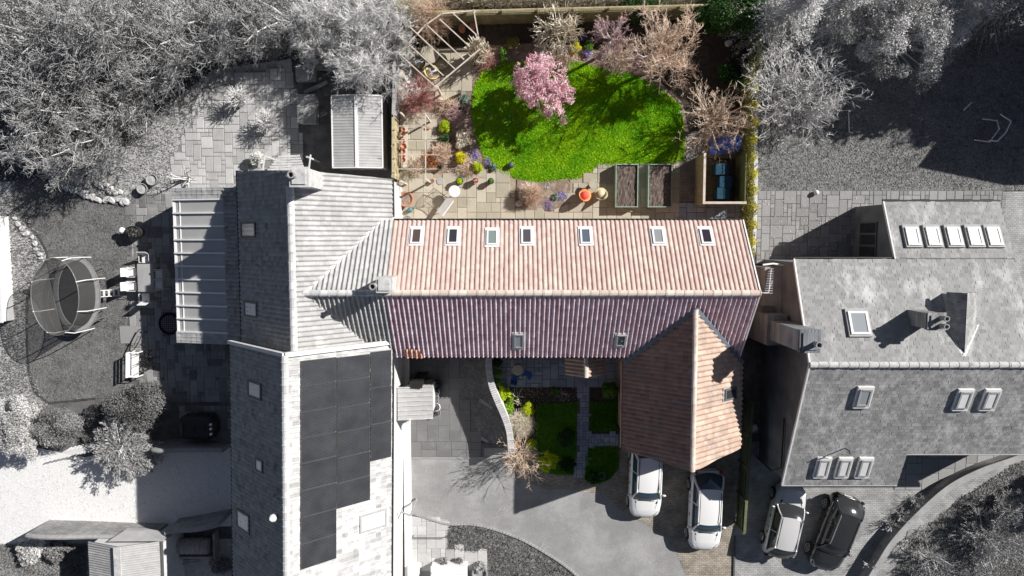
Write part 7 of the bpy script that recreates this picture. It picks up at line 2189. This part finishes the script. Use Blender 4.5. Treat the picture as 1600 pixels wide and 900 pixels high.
b = MB(); b.lathe([(.16, 0), (.05, .25), (.15, .48)], n=14); b.build('leg', M['rattan'], o, world=False)
# raised beds
BG = 'raised vegetable beds'
M['bed_soil'] = mat('bed_soil', (.09, .068, .058), (.19, .15, .13), .97, 6.0, .7, 35, c3=(.26, .20, .17), s3=4, t3=(.55, .68), fine=.45)
for i, (x0, x1, y0, y1, la) in enumerate(((962, 997, 256, 324, 'green framed raised soil bed nearer the red chair'), (1013, 1050, 256, 324, 'green framed raised soil bed nearer the dark brick path'))):
    zt = .62; a = V(x0, y0, zt); c = V(x1, y1, zt)
    o = thing('raised_bed', la, 'raised bed', ((a.x + c.x) / 2, (a.y + c.y) / 2, .05), 0, BG)
    w, l = c.x - a.x, a.y - c.y
    M.setdefault('bed_green', mat('bed_green', (.22, .30, .24), (.34, .42, .34), .8, 5, .2, 30))
    for s in (-1, 1):
        b = MB(); b.box(s * (w / 2 - .03), 0, .3, .05, l, .56); b.build('side_board', M['bed_green'], o, world=False)
        b = MB(); b.box(0, s * (l / 2 - .03), .3, w - .12, .05, .558); b.build('end_board', M['bed_green'], o, world=False)
    b = MB()
    n = 14; vs = []; fs = []; R = random.Random(i)
    for u in range(n + 1):
        for v in range(n + 1): vs.append((-w / 2 + .06 + (w - .12) * u / n, -l / 2 + .06 + (l - .12) * v / n, .49 + R.uniform(-.03, .03)))
    for u in range(n):
        for v in range(n): fs.append((u * (n + 1) + v, (u + 1) * (n + 1) + v, (u + 1) * (n + 1) + v + 1, u * (n + 1) + v + 1))
    b.add(vs, fs); b.build('soil', M['bed_soil'], o, world=False)
b = MB(); b.tube([V(940, 312, .1), V(962, 322, .12), V(985, 330, .1), V(1000, 333, .1)], .018, 6); b.tube([V(996, 317, .1), V(1008, 326, .1), V(1016, 330, .1)], .018, 6); tag(b.build('hose_pipe', M['rattan']), 'thin tan hose running in front of the raised beds', 'hose')
# bin store with blue bins
zt = 1.75; a = V(1100, 240, zt); c = V(1166, 318, zt)
o = thing('bin_store', 'open topped timber bin store with pale rails beside the ivy hedge', 'bin store', ((a.x + c.x) / 2, (a.y + c.y) / 2, .03))
w, l = c.x - a.x, a.y - c.y
M['timber_gold'] = mat('timber_gold', (.42, .33, .17), (.56, .46, .28), .9, 4, .2, 30, fine=.15)
nbd = int(l / .14)
for k in range(nbd): b = MB(); b.box(-w / 2 + .04, -l / 2 + (k + .5) * l / nbd, zt / 2 - .02, .05, l / nbd - .012, zt - .04); b.build('board', M['timber_gold'], o, world=False)
nbw = int(w / .14)
for k in range(nbw): b = MB(); b.box(-w / 2 + .09 + (k + .5) * (w - .1) / nbw, -l / 2 + .04, zt / 2 - .02, (w - .1) / nbw - .012, .05, zt - .04); b.build('board', M['timber_gold'], o, world=False)
fl_ = MB(); fl_.box(0, 0, .02, w - .1, l - .1, .03); fl_.build('floor', M['soil_dark_shade'], o, world=False)  # dark floor colour carries the shade inside the store
b = MB(); b.box(-w / 2 + .04, 0, zt + .0, .12, l + .06, .045); b.box(.03, -l / 2 + .04, zt - .002, w - .05, .12, .045); b.build('rail', M['timber_pale'], o, world=False)
b = MB(); b.box(w / 2 - .04, .05, zt / 2 - .05, .05, l - .1, zt - .1); b.build('side_panel', M['fence_green'], o, world=False)
M['bin_blue'] = mat('bin_blue', (.008, .03, .07), (.012, .045, .10), .45, 3)  # blue darkened for the shade inside the store, lids as well
M['bin_teal'] = mat('bin_teal', (.007, .04, .075), (.012, .06, .105), .45, 3)
for i, (px, py, la) in enumerate(((1128, 264, 'blue wheeled bin in the bin store, the one nearest the fruit tree'), (1134, 284, 'middle blue wheeled bin in the bin store'), (1130, 302, 'blue wheeled bin in the bin store, the one nearest the barn'))):
    p = V(px, py, 1.05); q = thing('wheeled_bin', la, 'bin', (p.x, p.y, .03), 0, 'blue bins in the store')
    b = MB(); b.prism([(-.24, -.26), (.24, -.26), (.24, .26), (-.24, .26)], 0.05, .95); b.build('body', M['bin_blue'], q, world=False)
    b = MB(); b.box(0, 0, .99, .62, .58, .06); b.box(.1, 0, 1.03, .1, .5, .03); lid = b.build('lid', M['bin_teal'], q, world=False)
    b = MB(); b.tube([(.34, -.2, .98), (.38, -.2, 1.0), (.38, .2, 1.0), (.34, .2, .98)], .02, 6); b.build('handle', M['bin_teal'], q, world=False)
# blue tarpaulin
p = V(1137, 225, .7); n = 14; vs = []; fs = []; R = random.Random(8)
for u in range(n + 1):
    for v in range(n + 1):
        X = -.85 + 1.7 * u / n; Y = -.45 + .9 * v / n
        vs.append((p.x + X, p.y + Y + .12 * X, .62 + .10 * sin(3 * X + 2 * Y) + R.uniform(-.03, .03) - .35 * (abs(2 * v / n - 1) ** 4 + abs(2 * u / n - 1) ** 4) * .5))
for u in range(n):
    for v in range(n): fs.append((u * (n + 1) + v, (u + 1) * (n + 1) + v, (u + 1) * (n + 1) + v + 1, u * (n + 1) + v + 1))
o = thing('tarpaulin', 'crumpled bright blue tarpaulin over a heap under the fruit tree', 'tarpaulin', tuple(p))
b = MB(); b.add(vs, fs); b.build('sheet', mat('tarp', (.08, .14, .50), (.14, .22, .62), .4, 4), o, True)
b = MB(); b.box(p.x, p.y, .25, 1.2, .6, .5); b.build('heap', M['soil_dark_shade'], o)
p = V(798, 258, .25); b = MB(); b.lathe([(.05, 0), (.14, .06), (.17, .17), (.13, .27), (.04, .31)], p.x, p.y, .05, 16); tag(b.build('garden_ball', mat('slate_ball', (.05, .06, .09), (.09, .11, .15), .4, 8), None, True), 'dark blue-grey garden ball at the lawn edge', 'ball')
p = V(1140, 66, .3); o = stone_mb(.22, .3, 9).build('stone', M['render_white']); o.location = (p.x, p.y, .02); tag(o, 'pale stone lying in the black shade of the back corner', 'stone')
# right lawn things
p = V(1275, 301, .15); b = MB(); b.lathe([(.03, 0), (.11, .05), (.14, .14), (.11, .23), (.03, .28)], p.x, p.y, .06, 16); tag(b.build('white_ball', M['white_paint'], None, True), 'white ball lying at the edge of the slab patio', 'ball')
p = V(1549, 202, .5); o = thing('metal_chair', 'tubular pale metal seat frame on the dark shaded lawn', 'seat', (p.x, p.y, .03), -.2)
b = MB(); b.tube([(-.35, .55, .05), (.2, .5, .45), (.38, .1, .5), (.1, -.65, .45), (-.5, -.6, .05)], .035, 6); b.tube([(.05, .75, .8), (.65, .5, .85), (.55, -.1, .85), (.25, -.62, .8), (.0, -.6, .5)], .035, 6); b.build('frame', M['white_paint'], o, world=False)
b = MB(); b.box(-.05, -.05, .4, .5, .9, .04, -.2); b.build('seat', M['dark_frame'], o, world=False)
p0, p1 = V(1326, 172, .1), V(1327, 206, .1); b = MB(); b.tube([p0, p1, V(1333, 208, .1)], .035, 6); tag(b.build('garden_stick', M['lead_white']), 'pale bent stick lying on the lawn by the silvery shrub tree', 'stick')
p0, p1 = V(1506, 172, .1), V(1518, 160, .1); b = MB(); b.tube([p0, p1], .04, 6); tag(b.build('short_stake', M['lead_white']), 'short pale stake lying at the edge of the lawn shade', 'stake')
